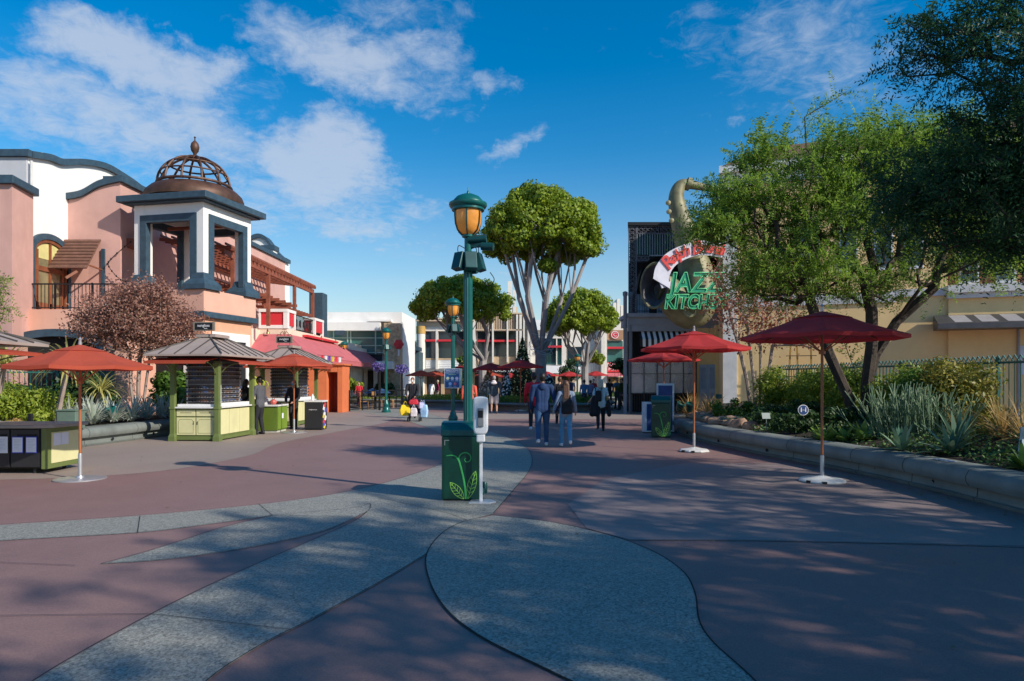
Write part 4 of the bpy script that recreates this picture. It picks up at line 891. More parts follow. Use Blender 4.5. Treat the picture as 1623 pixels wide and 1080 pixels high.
# ================================================================== PLANTER WALLS AND BEDS
CONC = M('planter_concrete', (.18, .20, .185), .7, var=.22, scale=1.6, bump=.2, bscale=30, dirt=.45)
def planter(name, label, line, h, inward, side_l=None):
    """line = base outline (x,y); inward = sign of left normal that points to the bed"""
    t = thing(name, label, 'planter wall', (line[len(line)//2][0], line[len(line)//2][1], 0))
    pts = crom([(x, y, 0) for x, y in line], 6)
    prof = [(0.03, 0), (0.0, .05), (.06, .06), (.07, h-.26), (-.05, h-.235), (-.09, h-.17), (-.09, h-.10), (-.05, h-.03), (.03, h), (.34, h+.01), (.40, h-.03), (.40, 0.0)]
    vs = []; n = len(prof)
    for i, p in enumerate(pts):
        a, b = pts[max(i-1, 0)], pts[min(i+1, len(pts)-1)]; tg = (b-a).normalized(); nr = Vector((-tg.y, tg.x, 0))*inward
        vs += [(p.x+nr.x*u, p.y+nr.y*u, z) for u, z in prof]
    fs = [(i*n+k, i*n+(k+1) % n, (i+1)*n+(k+1) % n, (i+1)*n+k) for i in range(len(pts)-1) for k in range(n)]+[tuple(range(n)), tuple((len(pts)-1)*n+k for k in range(n))]
    m = MB(); m.add(vs, fs); m.build('wall', CONC, t, True, world=True)
    m = MB(); hm = MB()
    for i in range(5, len(pts)-3, 7):
        q = pts[i]; a, b = pts[i-1], pts[i+1]; tg = (b-a).normalized(); nr = Vector((-tg.y, tg.x, 0))*inward; c0, c1_ = q-tg*.006, q+tg*.006
        vv = [(c.x+nr.x*(u-.003), c.y+nr.y*(u-.003), z+.003*(z > h-.02)) for c in (c0, c1_) for u, z in prof[:-1]]; k = n-1
        m.add(vv, [(j, j+1, k+j+1, k+j) for j in range(k-1)])
        e = q+tg*.9; hm.lathe([(.035, 0), (.035, .012), (0, .012)], (e.x+nr.x*.058, e.y+nr.y*.058, .12), 12, M_=(-nr).to_track_quat('Z', 'Y').to_matrix().to_4x4())
    m.build('expansion_joints', JOINT, t, world=True); hm.build('weep_holes', DARK, t, world=True)
    inn = [Vector((p.x, p.y, 0))+Vector((-(pts[min(i+1, len(pts)-1)]-pts[max(i-1, 0)]).normalized().y, (pts[min(i+1, len(pts)-1)]-pts[max(i-1, 0)]).normalized().x, 0))*inward*.38 for i, p in enumerate(pts)]
    return t, pts, inn
RL = [(5.6, 3), (5.95, 5.5), (6.05, 7), (6.08, 8.6), (6.05, 9.8), (5.95, 10.9), (5.78, 12.1), (5.4, 13.9), (5.08, 15.8), (4.9, 17.9), (4.95, 20), (5.25, 21.8), (5.9, 23.2), (6.9, 23.9), (8.5, 24.2), (11, 24)]
PR, rp, ri = planter('planter_wall', 'long curving grey concrete planter wall with rounded ledge on the right', RL, .44, -1)
LL = [(-16, 13.7), (-13.0, 13.6), (-11.6, 13.8), (-10.75, 14.5), (-10.3, 15.6), (-10.08, 17), (-9.95, 18.5), (-9.85, 20), (-9.9, 21.3), (-10.3, 22.3), (-11.6, 22.9)]
PL, lp, li = planter('planter_wall', 'curved grey concrete planter wall with rounded ledge beside the left kiosks', LL, .46, 1)
# blue and white distancing markers stuck on the ledge
def ledge_mark(i0, i1, name):
    m = MB(); w = MB()
    for i in range(i0, i1):
        a, b = rp[i], rp[i+1]
        for f0, f1 in ((.05, .45), (.55, .95)):
            p, q = a.lerp(b, f0), a.lerp(b, f1); tg = (q-p).normalized(); nr = Vector((tg.y, -tg.x, 0))
            w.quad(*[(v.x+nr.x*o, v.y+nr.y*o, .4525) for v, o in ((p, .08), (q, .08), (q, .22), (p, .22))])
            p2, q2 = p.lerp(q, .08), p.lerp(q, .92); m.quad(*[(v.x+nr.x*o, v.y+nr.y*o, .455) for v, o in ((p2, .10), (q2, .10), (q2, .20), (p2, .20))])
    o = w.build('ledge_marker', M('pale_sticker', (.5, .6, .68), .5), PR, world=True); m.build('blue_field', M('blue_sticker', (.03, .12, .32), .5), o, world=True)
ledge_mark(22, 24, ''); ledge_mark(66, 69, ''); ledge_mark(37, 38, '')
SOIL = M('dark_mulch', (.035, .024, .016), .95, var=.5, scale=8, bump=.8, bscale=25)
def bed(poly, zf, name='planting_bed'):
    m = MB(); m.add([(p[0], p[1], zf(p[0], p[1])) for p in poly], [tuple(t) for t in tessellate_polygon([[Vector((p[0], p[1], 0)) for p in poly]])])
    return structure(m.build(name, SOIL))
# gridded mounds: strips from the ledge to a back line
def mound(edge, back, z0, z1, n=10):
    vs = []; m = MB(); k = len(edge)
    for i, p in enumerate(edge):
        q = back[i]
        for j in range(n+1): f = j/n; z = z0+(z1-z0)*math.sin(f*math.pi/2)+.03*math.sin(p.y*3+j); vs.append((p.x+(q[0]-p.x)*f, p.y+(q[1]-p.y)*f, z))
    m.add(vs, [(i*(n+1)+j, i*(n+1)+j+1, (i+1)*(n+1)+j+1, (i+1)*(n+1)+j) for i in range(k-1) for j in range(n)])
    return structure(m.build('planting_bed', SOIL, smooth=True))
mound(ri, [(max(9.6, p.x+.8)+.0, p.y+(0 if p.y < 20 else .6)) if p.y < 22.5 else (p.x+1.5, p.y+3) for p in ri], .40, .72)
mound(li, [(-18, max(14.2, p.y)) for p in li], .42, .62)
def bedz(x, y):                                          # height of the right bed
    xe = np.interp(y, [p.y for p in ri[:len(ri)-24]], [p.x for p in ri[:len(ri)-24]]); f = min(1, max(0, (x-xe)/max(9.6-xe, .5))); return .40+.32*math.sin(f*math.pi/2)

# ================================================================== FENCES
def teal_fence(pts, label, z0, ht, step=.13):
    t = thing('fence', label, 'fence', (*pts[0], z0)); TE = M('teal_fence_paint', (.01, .10, .09), .45, .2)
    m = MB(); cpts = MB()
    P0 = [Vector((x, y, z0)) for x, y in pts]
    for a, b in zip(P0[:-1], P0[1:]):
        n = int((b-a).length/step); d_ = (b-a)/n
        for i in range(n):
            p = a+d_*i; m.box(p.x-.009, p.x+.009, p.y-.009, p.y+.009, z0, z0+ht-.12)
            e = d_.normalized()*step*.62
            cpts.tube([p-e+Vector((0, 0, ht-.13)), p+Vector((0, 0, ht-.02)), p+e+Vector((0, 0, ht-.13))], .014, 4)
        for z in (.15, ht-.16): m.beam(a+Vector((0, 0, z)), b+Vector((0, 0, z)), .025, .04)
    m.build('pickets', TE, t, world=True); cpts.build('scroll_top', M('pale_teal_paint', (.04, .15, .14), .4), t, world=True)
    for p in P0: b_ = MB(); b_.box(p.x-.03, p.x+.03, p.y-.03, p.y+.03, 0, z0+ht-.05); b_.build('post', TE, t, world=True)
teal_fence([(10.1, 7), (9.7, 10), (9.45, 13), (9.3, 16), (9.1, 18.5), (8.6, 21.5)], 'teal metal fence with scalloped top behind the right planting', .6, 1.5)
teal_fence([(-19, 17.5), (-16, 19.2), (-14, 20.6), (-12.9, 21.6)], 'teal metal fence with scalloped top behind the left planting', .4, 1.6)

# ================================================================== LAMPS
TEAL = M('teal_paint', (.006, .115, .105), .32, .15, var=.2, scale=4, dirt=.25); TEALD = M('deep_teal_paint', (.004, .06, .062), .4, .15, var=.25, scale=4, dirt=.25)
AMB = M('amber_glass', (.66, .27, .05), .25, var=.3, scale=5, emit=(1, .38, .06), es=.07)
def lamp(label, loc, rz=0, cam_=False, sign=False, fluted=True):
    t = thing('street_lamp', label, 'street lamp', (0, 0, 0), 0, None)
    m = MB(); m.lathe([(.23, 0), (.23, .08), (.19, .1), (.17, .26), (.13, .3), (.15, .36), (.155, .42), (.11, .5), (.10, .56), (.075, .62)], n=24); m.build('base', TEAL, t, True)
    m = MB(); n = 24
    prof = [.5, 3.0]; vs = []
    for z in (.55, 3.15):
        for k in range(n): r = .064 if k % 2 else .056; a = 2*math.pi*k/n; vs.append((r*math.cos(a), r*math.sin(a), z))
    m.add(vs, [(k, (k+1) % n, n+(k+1) % n, n+k) for k in range(n)]); m.lathe([(.06, 3.15), (.075, 3.17), (.075, 3.22), (.05, 3.26), (.05, 3.58), (.085, 3.60), (.085, 3.63)], n=20); m.build('pole', TEAL, t, False)
    m = MB(); m.lathe([(.02, 3.615), (.09, 3.64), (.15, 3.69), (.18, 3.78), (.19, 3.89), (.188, 3.97)], n=28); m.build('lamp_glass', AMB, t, True)
    m = MB()
    for k in range(6):
        a = 2*math.pi*k/6+.35; m.tube([(r*math.cos(a), r*math.sin(a), z) for r, z in [(.03, 3.61), (.10, 3.635), (.160, 3.69), (.19, 3.78), (.20, 3.89), (.198, 3.975)]], .011, 5)
    m.lathe([(.205, 3.72), (.213, 3.72), (.213, 3.735), (.205, 3.735), (.205, 3.72)], n=24) if False else None
    m.build('lamp_cage', TEALD, t)
    m = MB(); m.lathe([(.0, 3.955), (.20, 3.955), (.228, 3.97), (.228, 4.0), (.25, 4.01), (.268, 4.04), (.265, 4.07), (.215, 4.08), (.205, 4.11), (.16, 4.16), (.08, 4.195), (.02, 4.205), (.018, 4.23), (.006, 4.25), (.004, 4.30), (0, 4.30)], n=32); m.build('lamp_hood', TEAL, t, True)
    m = MB(); m.lathe([(.075, 3.15), (.08, 3.24), (.06, 3.26)], n=16)
    for k in range(4):
        a = [-2.45, -1.45, -.35, 1.2][k]; q = Matrix.Rotation(a+R(90), 4, 'Z') @ Matrix.Rotation(R(-16), 4, 'X')
        m.obox((.165*math.cos(a), .165*math.sin(a), 3.24), (.17, .11, .25), M_=q)
    m.build('floodlights', TEALD, t, bevel=.012)
    if cam_:
        m = MB(); m.tube([(.0, -.02, 3.56), (.25, -.08, 3.57)], .060, 14); m.tube([(.18, -.1, 3.46), (.34, -.16, 3.44)], .055, 14); m.beam((0, 0, 3.48), (.2, -.08, 3.48), .04, .06); m.build('spot_cameras', TEALD, t, True)
        m = MB()
        for a0_ in (-2.8, -.4, .6): m.tube(crom([(.05*math.cos(a0_), .05*math.sin(a0_), 3.44), (.14*math.cos(a0_), .14*math.sin(a0_), 3.47), (.15*math.cos(a0_), .15*math.sin(a0_), 3.38), (.08*math.cos(a0_), .08*math.sin(a0_), 3.35)], 5), .006, 5)
        m.tube(crom([(.3, -.1, 3.1), (.36, -.08, 3.0), (.3, 0, 2.93), (.2, 0, 2.98)], 5), .006, 5); m.build('cables', BLACK, t)
    t.location = loc; t.rotation_euler = (0, 0, rz); t['label'] = label
    return t
l1_ = lamp('tall teal street lamp with amber globe and floodlights rising behind the green litter bin', (-.615, 9.35, 0), R(8), True)
q = G(718, 683); l2_ = lamp('teal street lamp carrying blue notice board, just left of the nearest lamp', (q.x, q.y, 0), R(70))
q = G(612, 654); l3_ = lamp('teal street lamp standing beside patio railing near the orange gateway', (q.x, q.y, 0), R(20))
l4_ = lamp('small far teal street lamp in front of the green glass building', (XX(545, 45), 45, 0)); 
l5_ = lamp('far teal street lamp with amber globe under the right ficus tree', (XX(915, 47), 47, 0), R(40)); l5_.scale = (1, 1, .82)
# notice board on the second lamp
q = l2_.location; NB = MB(); w_ = .26; zc_ = ZZ(600, q.y-.1)
NB.box(q.x-.26, q.x+.24, q.y-.13, q.y-.10, zc_-.31, zc_+.31); nb = thing('notice_board', 'blue notice board headed WELCOME fixed to teal lamp post', 'sign', (q.x, q.y-.1, zc_))
NB.build('frame', WHITE, nb, world=True)
m = MB(); m.box(q.x-.24, q.x+.22, q.y-.135, q.y-.131, zc_-.29, zc_+.29); bp_ = m.build('panel', M('notice_blue', (.01, .09, .28), .4, var=.15), nb, world=True)
fx = q.x-.01; fy = q.y-.137
text('WELCOME', .085, WHITE, nb, face_mtx((fx, fy, zc_+.235)), 'heading', .001)
text('PLEASE FOLLOW THESE', .04, WHITE, nb, face_mtx((fx, fy, zc_+.17)), 'line', .001)
text('GUIDELINES', .045, M('pale_green_ink', (.5, .8, .4), .5), nb, face_mtx((fx, fy, zc_+.12)), 'line', .001)
for k, (dx, dz, c) in enumerate([(-.14, 0, (.8, .8, .5)), (0, 0, (.8, .9, .8)), (.14, 0, (.6, .55, .8)), (-.07, -.17, (.4, .6, .9)), (.08, -.17, (.7, .05, .12))]):
    m = MB(); m.lathe([(.05, 0), (.05, .003), (0, .003)], (fx+dx, fy, zc_+dz), 14, M_=Matrix.Rotation(R(90), 4, 'X')); m.build('icon', M('icon%d' % k, c, .5), nb, world=True)
    m = MB(); m.box(fx+dx-.05, fx+dx+.05, fy-.001, fy+.002, zc_+dz-.085, zc_+dz-.07); m.build('caption', M('pale_ink', (.4, .6, .8), .5), nb, world=True)
m = MB(); m.box(fx+.075, fx+.085, fy-.006, fy-.004, zc_-.2, zc_-.13); m.build('icon_mark', WHITE, nb, world=True)
m = MB(); m.box(q.x+.245, q.x+.28, q.y-.12, q.y+.1, zc_-.31, zc_+.31); m.build('side_board', M('side_board_green', (.2, .4, .35), .5), nb, world=True)

# ================================================================== LITTER BINS
BIN = M('bin_green', (.004, .055, .035), .35, .1, var=.35, scale=3, dirt=.2); VINE = M('vine_green', (.05, .42, .10), .5, var=.15); VLITE = M('vine_lime', (.30, .65, .10), .5, var=.15); LID = M('bin_lid_teal', (.005, .095, .09), .38, .1, var=.15, dirt=.2)
def make_bin(label):
    t = thing('litter_bin', label, 'litter bin'); w, dp, h = .25, .27, 1.06
    m = MB(); m.box(-w, w, -dp, dp, .02, .86); m.build('body', BIN, t, bevel=.012)
    m = MB(); m.box(-w+.02, w-.02, -dp+.02, dp-.02, 0, .02); m.build('plinth', BLACK, t)
    m = MB(); pr = [(-dp-.015, .862), (-dp-.015, .94), (-dp+.03, 1.0), (-dp+.09, 1.035), (0, 1.05), (dp-.09, 1.035), (dp-.03, 1.0), (dp+.015, .94), (dp+.015, .862)]
    vs = [(-w-.012, y, z) for y, z in pr]+[(w+.012, y, z) for y, z in pr]; n = len(pr)
    m.add(vs, [(i, i+1, n+i+1, n+i) for i in range(n-1)]+[tuple(range(n)), tuple(range(2*n-1, n-1, -1)), (0, n, 2*n-1, n-1)]); m.build('lid', LID, t, bevel=.012)
    m = MB(); m.box(-w+.03, w-.03, -dp-.005, -dp+.003, .03, .83); m.box(-w-.004, -w+.003, -dp+.03, dp-.03, .03, .83); m.build('door', BIN, t, bevel=.004)
    m = MB(); m.box(-w+.04, -w+.10, -dp-.007, -dp-.004, .80, .81); m.box(-w+.035, -w+.045, -dp-.007, -dp-.004, .74, .81); m.build('corner_tag', M('worn_metal', (.4, .4, .38), .5, .5), t)
    y = -dp-.0085; k = .72/0.72
    def fl(pts, r, mat, nm, flat=True):
        m = MB(); m.T = Matrix.Translation((0, y, 0)) @ Matrix.Diagonal((1, .25, 1, 1)); m.tube(pts, r, 6); return m.build(nm, mat, t)
    stem = crom([(-.19, 0, .60), (-.10, 0, .605), (-.03, 0, .55), (.02, 0, .38), (.055, 0, .20), (.07, 0, .03)], 6)
    st = fl(stem, [.004+.009*min(1, i/12) for i in range(len(stem))], VINE, 'vine_motif')
    sp = [(.075+(.105-.0135*a)*math.cos(math.pi*1.05-a)*1.0, 0, .56+(.105-.0135*a)*math.sin(math.pi*1.05-a)) for a in [i*.3 for i in range(25)]]
    fl(sp, [.010*(1-.7*i/24) for i in range(25)], VINE, 'vine_motif')
    def leaf(base, tip, wd, side):
        b = Vector(base); t_ = Vector(tip); dv = t_-b; nn = Vector((-dv.z, 0, dv.x)).normalized()
        e1 = [b+dv*s+nn*wd*math.sin(math.pi*min(1, s*1.0))**.8 for s in [i/10 for i in range(11)]]; e2 = [b+dv*s-nn*wd*math.sin(math.pi*s)**.8 for s in [i/10 for i in range(11)]]
        fl(e1, .0035, VLITE, 'leaf_motif'); fl(e2, .0035, VLITE, 'leaf_motif'); fl([b, t_], .0035, VLITE, 'leaf_motif')
        for s in (.2, .35, .5, .65, .8):
            c = b+dv*s
            for sg in (1, -1): fl([c, c+dv*.12+nn*sg*wd*math.sin(math.pi*min(1, s+.12))**.8*.95], .0028, VLITE, 'leaf_motif')
    leaf((.045, 0, .03), (-.14, 0, .25), .055, 1); leaf((.095, 0, .03), (.20, 0, .40), .055, 1)
    return t
b1 = make_bin('dark green litter bin with fiddlehead vine design, nearest in the square'); b1.location = (-.68, 9.12, 0)
q = G(1049, 694); b2 = place_copy(b1, (q.x+.05, q.y+.3, 0), R(-14), 'dark green litter bin with vine design by the blue boards near right planter')
b2.scale = (1.05, 1.15, 1.12)
# sanitiser stand
q = Vector((-.405, 8.74, 0)); sn = thing('sanitiser_stand', 'white hand sanitiser dispenser on a thin pole beside the nearest green bin', 'dispenser', (q.x, q.y, 0))
m = MB(); m.prism([(-.16, -.09), (.12, -.11), (.20, -.02), (.13, .14), (-.13, .14)], 0.004, .02); m.build('base_plate', M('pale_steel', (.6, .6, .62), .35, .4), sn, bevel=.004)
m = MB(); m.box(-.02, .02, -.015, .015, .02, 1.1); m.build('post', WHITE, sn, bevel=.004)
m = MB(); pr = crom([(-.085, 0, .93), (-.095, 0, 1.1), (-.095, 0, 1.32), (-.08, 0, 1.375), (0, 0, 1.39), (.08, 0, 1.375), (.095, 0, 1.32), (.095, 0, 1.1), (.085, 0, .93), (0, 0, .90)], 4, True)
n = len(pr); m.add([(p.x, -.12, p.z) for p in pr]+[(p.x, -.02, p.z) for p in pr], [tuple(range(n)), tuple(range(2*n-1, n-1, -1))]+[(i, (i+1) % n, n+(i+1) % n, n+i) for i in range(n)]); m.build('dispenser', WHITE, sn, bevel=.02)
m = MB(); m.box(-.04, .04, -.14, -.11, 1.0, 1.24); m.build('nozzle_recess', M('mid_grey_plastic', (.22, .23, .24), .4), sn, bevel=.01)
m = MB(); m.box(-.032, .032, -.146, -.138, 1.12, 1.21); m.build('sensor_window', BLACK, sn)
m = MB(); m.box(-.055, .055, -.11, .0, .80, .90); m.build('drip_tray', WHITE, sn, bevel=.015)
# floor up-light behind the bin
m = MB(); m.lathe([(.05, 0), (.05, .16), (.03, .2), (0, .2)], (0, 0, 0), 12); u = m.build('ground_light', TEALD, None, True); u.location = (-.39, 9.5, 0); u.scale = (.8, .8, .8); tag(u, 'short dark green floor light behind the sanitiser pole', 'floor light')

# ================================================================== UMBRELLAS
WPOLE = M('varnished_pole', (.36, .12, .05), .4, var=.2, scale=4); STEEL = M('galvanised', (.5, .5, .52), .35, .6)
def umbrella(label, loc, mat=None, r=1.22, edge=2.30, rise=.36, rz=R(22.5), base='square', group=None, vent=True):
    mat = mat or CAN_R; t = thing('patio_umbrella', label, 'umbrella', (0, 0, 0), 0, group); n = 8; top = edge+rise
    def rim(rad, z, sag=0):
        o = []
        for k in range(n):
            a = 2*math.pi*k/n+rz; o.append(Vector((rad*math.cos(a), rad*math.sin(a), z)))
            a2 = a+math.pi/n; o.append(Vector((rad*math.cos(math.pi/n)*math.cos(a2), rad*math.cos(math.pi/n)*math.sin(a2), z+sag)))
        return o
    rows = [(.30*r, top-.085), (.5*r, edge+rise*.50), (.75*r, edge+rise*.235), (r, edge), (r*1.002, edge-.055)]
    vs = []
    for i, (rad, z) in enumerate(rows): vs += rim(rad, z, -.012*min(i, 3)+(.015 if i >= 3 else 0))
    m = MB(); N2 = 2*n; m.add(vs, [(i*N2+k, i*N2+(k+1) % N2, (i+1)*N2+(k+1) % N2, (i+1)*N2+k) for i in range(len(rows)-1) for k in range(N2)]); m.build('canopy', mat, t)
    m = MB(); a = rim(.36*r, top-.10); m.add([Vector((0, 0, top+.01))]+a, [(0, i+1, (i+1) % N2+1) for i in range(N2)]); m.build('vent_cap', mat, t)
    m = MB(); m.lathe([(.022, top-.02), (.03, top+.02), (.02, top+.07), (.028, top+.09), (0, top+.13)], n=10); m.build('finial', STEEL, t, True)
    m = MB(); m.lathe([(.021, .38), (.021, top)], n=12); m.build('pole', WPOLE, t, True)
    m = MB(); m.lathe([(.03, .03), (.03, .40), (.026, .42), (.021, .42)], n=12); m.build('sleeve', STEEL, t, True)
    m = MB()
    for k in range(n):
        a = 2*math.pi*k/n+rz; m.beam((.03*math.cos(a), .03*math.sin(a), top-.05), (r*.97*math.cos(a), r*.97*math.sin(a), edge-.01), .02, .02)
        m.beam((.03*math.cos(a), .03*math.sin(a), edge-.25), (r*.5*math.cos(a), r*.5*math.sin(a), edge+rise*.42), .016, .016)
    m.lathe([(.05, edge-.29), (.05, edge-.22), (.02, edge-.22)], n=10); m.build('ribs', WPOLE, t)
    if base == 'disc':
        m = MB(); m.lathe([(.38, .002), (.38, .018), (.34, .025), (.06, .03), (.05, .06), (0, .06)], n=32); m.build('base', STEEL, t, True)
    else:
        m = MB(); m.lathe([(.34, .004), (.35, .03), (.31, .055), (.16, .075), (.05, .10), (0, .10)], n=8 if base == 'oct' else 28, a0=.2); m.build('base', M('white_plastic', (.62, .62, .6), .45, var=.1, dirt=.35), t, base != 'oct', bevel=.008)
        m = MB()
        for a in (-1.9, -2.6): m.obox((.325*math.cos(a), .325*math.sin(a), .03), (.07, .05, .035), a+R(90))
        m.build('wheels', BLACK, t)
    t.location = loc; return t
q = G(127, 760); umbrella('low orange-red patio umbrella on steel disc base, leftmost, beside the notice-covered cabinet', (q.x, q.y, 0), CAN_O, 1.08, 1.83, .34, R(12), 'disc')
q = G(466, 686); umbrella('orange-red patio umbrella between the second kiosk and green counter', (q.x, q.y, 0), CAN_O, 1.15, 2.08, .33, R(22.5), 'disc')
q = G(1303, 764); umbrella('nearest deep red patio umbrella on a white base beside right planter ledge', (q.x, q.y, 0), None, 1.22, 2.30, .38, R(22.5), 'square')
q = G(1100, 716); umbrella('faded red patio umbrella with white octagonal base near the far end of right planter', (q.x, q.y, 0), None, 1.22, 2.32, .38, R(18), 'oct')
umbrella('lower red umbrella in front of restaurant windbreak, half behind a nearer one', (XX(1052, 21.8), 21.8, 0), None, 1.15, 2.28, .30, R(30), 'square')
for px, dd, ed, lab in [(778, 40, 2.27, 'red cafe umbrella right of the nearest lamp, over the man in shorts'), (825, 34.6, 2.3, 'wide red cafe umbrella left of ficus trunk, tallest of the far ones'), (667, 50, 1.98, 'orange-red cafe umbrella leftmost before the tan shops'), (690, 51, 1.98, 'orange-red cafe umbrella second from left before tan shops'),
                        (775, 52, 2.0, 'small orange-red umbrella partly behind and below another near the name board'), (902, 57, 2.0, 'small red umbrella left of the ficus trunk under balcony'), (944, 58, 2.05, 'small red umbrella right of the ficus trunk under the tree'), (864, 55, 2.0, 'small red umbrella just right of big ficus trunk'),
                        (730, 44, 2.2, 'red umbrella mostly hidden by nearest lamp pole'), (808, 60, 1.9, 'tiny dark red umbrella beside the frosted trees'), (1000, 40, 3.4, 'red umbrella edge beside the grey restaurant pillar')]:
    if px == 1000: continue
    umbrella(lab, (XX(px, dd), dd, 0), CAN_R if 'orange' not in lab else CAN_O, 1.22 if dd < 45 else 1.15, ed, .36, R(22.5+px), 'square', 'umbrellas of the far cafe terraces')
# ================================================================== KIOSKS
OLV = M('olive_paint', (.135, .175, .05), .5, var=.12, scale=3, dirt=.2); OLVD = M('dark_olive_paint', (.11, .17, .02), .5, var=.1, dirt=.15); KCR = M('pale_cream_panel', (.66, .62, .33), .6, var=.06, dirt=.15)
ROOF = M('taupe_roofing', (.36, .285, .245), .6, var=.1, scale=2, dirt=.2); COUNTER = M('white_counter', (.72, .72, .70), .4, var=.06)
def shades_mesh():
    m = MB()
    for s_ in (-1, 1): m.lathe([(.024, 0), (.026, .003), (.024, .006), (0, .007)], (s_*.032, 0, 0), 8, M_=Matrix.Rotation(R(90), 4, 'X'))
    m.box(-.07, .07, -.004, .0, .010, .018); m.box(-.07, -.066, 0, .05, .0, .012); m.box(.066, .07, 0, .05, .0, .012)
    return m
def make_kiosk(label, lit=True):
    t = thing('kiosk', label, 'kiosk'); a, b = .60, 1.0
    m = MB(); m.box(-a, a, -b, b, .03, .12); m.box(-a+.04, a-.04, -b+.04, b-.04, .12, .86); m.build('cabinet', OLV, t, bevel=.006)
    for sx in (-1, 1):
        for sy in (-1, 1):
            m = MB(); m.T = Matrix.Translation((sx*a, sy*b, 0)); m.box(-.06, .06, -.06, .06, .16, 2.22); m.lathe([(.13, 0), (.125, .12), (.085, .2)], (0, 0, 0), 4, a0=R(45)); m.box(-.075, .075, -.075, .075, .84, .90)
            m.box(-.085, .085, -.085, .085, 1.98, 2.06); m.build('post', OLV, t, bevel=.006)
    m = MB(); m.box(-a-.04, a+.04, -b-.05, b+.05, .862, .90); m.build('counter', COUNTER, t, bevel=.006)
    m = MB(); m.box(-a+.1, a-.1, -b+.02, -b+.25, .903, .97); m.box(a-.25, a-.03, -b+.3, b-.1, .903, .99); m.build('display_tray', WHITE, t, bevel=.006)
    y = -b+.04
    for sx in (-1, 1):
        x0, x1 = sorted((sx*.015, sx*(a-.08)))
        m = MB(); m.box(x0, x1, y-.02, y-.003, .16, .62); d_ = m.build('cupboard_door', KCR, t, bevel=.003)
        m = MB(); q = [(x0+.05, .21), (x1-.05, .21), (x1-.05, .52), (x1-.09, .57), (x0+.09, .57), (x0+.05, .52)]
        m.tube([(p[0], y-.022, p[1]) for p in q+[q[0]]], .004, 4); m.build('moulding', OLVD, d_)
        m = MB(); m.tube([(sx*.05, y-.025, .44), (sx*.05, y-.04, .47), (sx*.05, y-.025, .52)], .006, 5); m.build('handle', BLACK, d_)
        m = MB(); m.box(x0, x1, y-.02, y-.003, .655, .82); d_ = m.build('drawer', KCR, t, bevel=.003)
        m = MB(); m.box(x0+.1, x1-.1, y-.024, y-.0205, .74, .75); m.build('handle', BLACK, d_)
    for k in range(3):
        for sx in (-1, 1):
            ya = -b+.1+k*.6; m = MB(); x0, x1 = sorted((sx*(a-.037), sx*(a-.02))); m.box(x0, x1, ya, ya+.58, .16, .82); m.build('side_panel', KCR, t, bevel=.003)
    # roof: hipped, standing seams
    A, Bq, zt, ze = 1.02, 1.62, 2.82, 2.27; rd = .30
    P_ = [Vector((-A, -Bq, ze)), Vector((A, -Bq, ze)), Vector((A, Bq, ze)), Vector((-A, Bq, ze))]; Q0, Q1 = Vector((0, -rd, zt)), Vector((0, rd, zt))
    m = MB(); m.add([*P_, Q0, Q1]+[p-Vector((0, 0, .05)) for p in P_], [(0, 1, 4), (1, 2, 5, 4), (2, 3, 5), (3, 0, 4, 5), (0, 6, 7, 1), (1, 7, 8, 2), (2, 8, 9, 3), (3, 9, 6, 0), (6, 9, 8, 7)]); rf = m.build('roof', ROOF, t)
    m = MB()
    for k in range(1, 8):
        f = k/8; y_ = -Bq+2*Bq*f
        for sx in (-1, 1):
            e = P_[1].lerp(P_[2], f); e = Vector((sx*A, e.y, ze)); yy = max(-rd, min(rd, e.y*.999)); top = Vector((0, yy, zt))
            if abs(e.y) > rd: # reach the hip line
                g_ = (Bq-abs(e.y))/(Bq-rd); top = Vector((sx*A*(1-g_), e.y, ze+(zt-ze)*g_))
            m.beam(e+Vector((0, 0, .012)), top+Vector((0, 0, .012)), .02, .03)
    for k in range(1, 5):
        x_ = -A+2*A*k/5; g_ = 1-abs(x_)/A
        for sy in (-1, 1): m.beam((x_, sy*Bq, ze+.012), (x_, sy*(Bq-(Bq-rd)*g_), ze+(zt-ze)*g_+.012), .02, .03)
    for i, q in ((0, Q0), (1, Q0), (2, Q1), (3, Q1)): m.beam(P_[i]+Vector((0, 0, .015)), q+Vector((0, 0, .015)), .03, .035)
    m.build('seams', M('dark_seam', (.07, .06, .055), .6), rf)
    m = MB(); m.box(-.28, .28, -.5, .3, zt-.05, zt+.03); m.build('ridge_cap', ROOF, rf)
    m = MB(); m.box(-a-.1, a+.1, -b-.1, b+.1, 2.1, 2.215); m.build('soffit', BLACK, t)
    # pull-out canvas awnings on front and both sides
    for (p0, p1, ox, oy) in (((-A*.95, -b-.08), (a+.05, -b-.08), 0, -.62), ((a+.08, -b-.05), (a+.08, b), .52, 0), ((-a-.08, b), (-a-.08, -b), -.42, 0)):
        m = MB(); pa, pb = Vector((*p0, 2.17)), Vector((*p1, 2.17)); o = Vector((ox, oy, -.10)); m.slab([pa, pb, pb+o, pa+o], .012)
        m.quad(pa+o, pb+o, pb+o-Vector((0, 0, .05)), pa+o-Vector((0, 0, .05))); m.build('awning', AWN_R if ox < 0 else CAN_O, t)
    m = MB()
    for sx in (-1, 1): m.tube(crom([(sx*a, -b-.05, 1.75), (sx*a, -b-.3, 1.98), (sx*a, -b-.62, 2.08)], 5), .012, 5)
    m.tube(crom([(a+.05, -b+.1, 1.8), (a+.25, -b+.1, 1.98), (a+.55, -b+.1, 2.05)], 5), .012, 5); m.tube(crom([(a+.05, b-.1, 1.8), (a+.25, b-.1, 1.98), (a+.55, b-.1, 2.05)], 5), .012, 5)
    m.build('awning_arms', OLV, t)
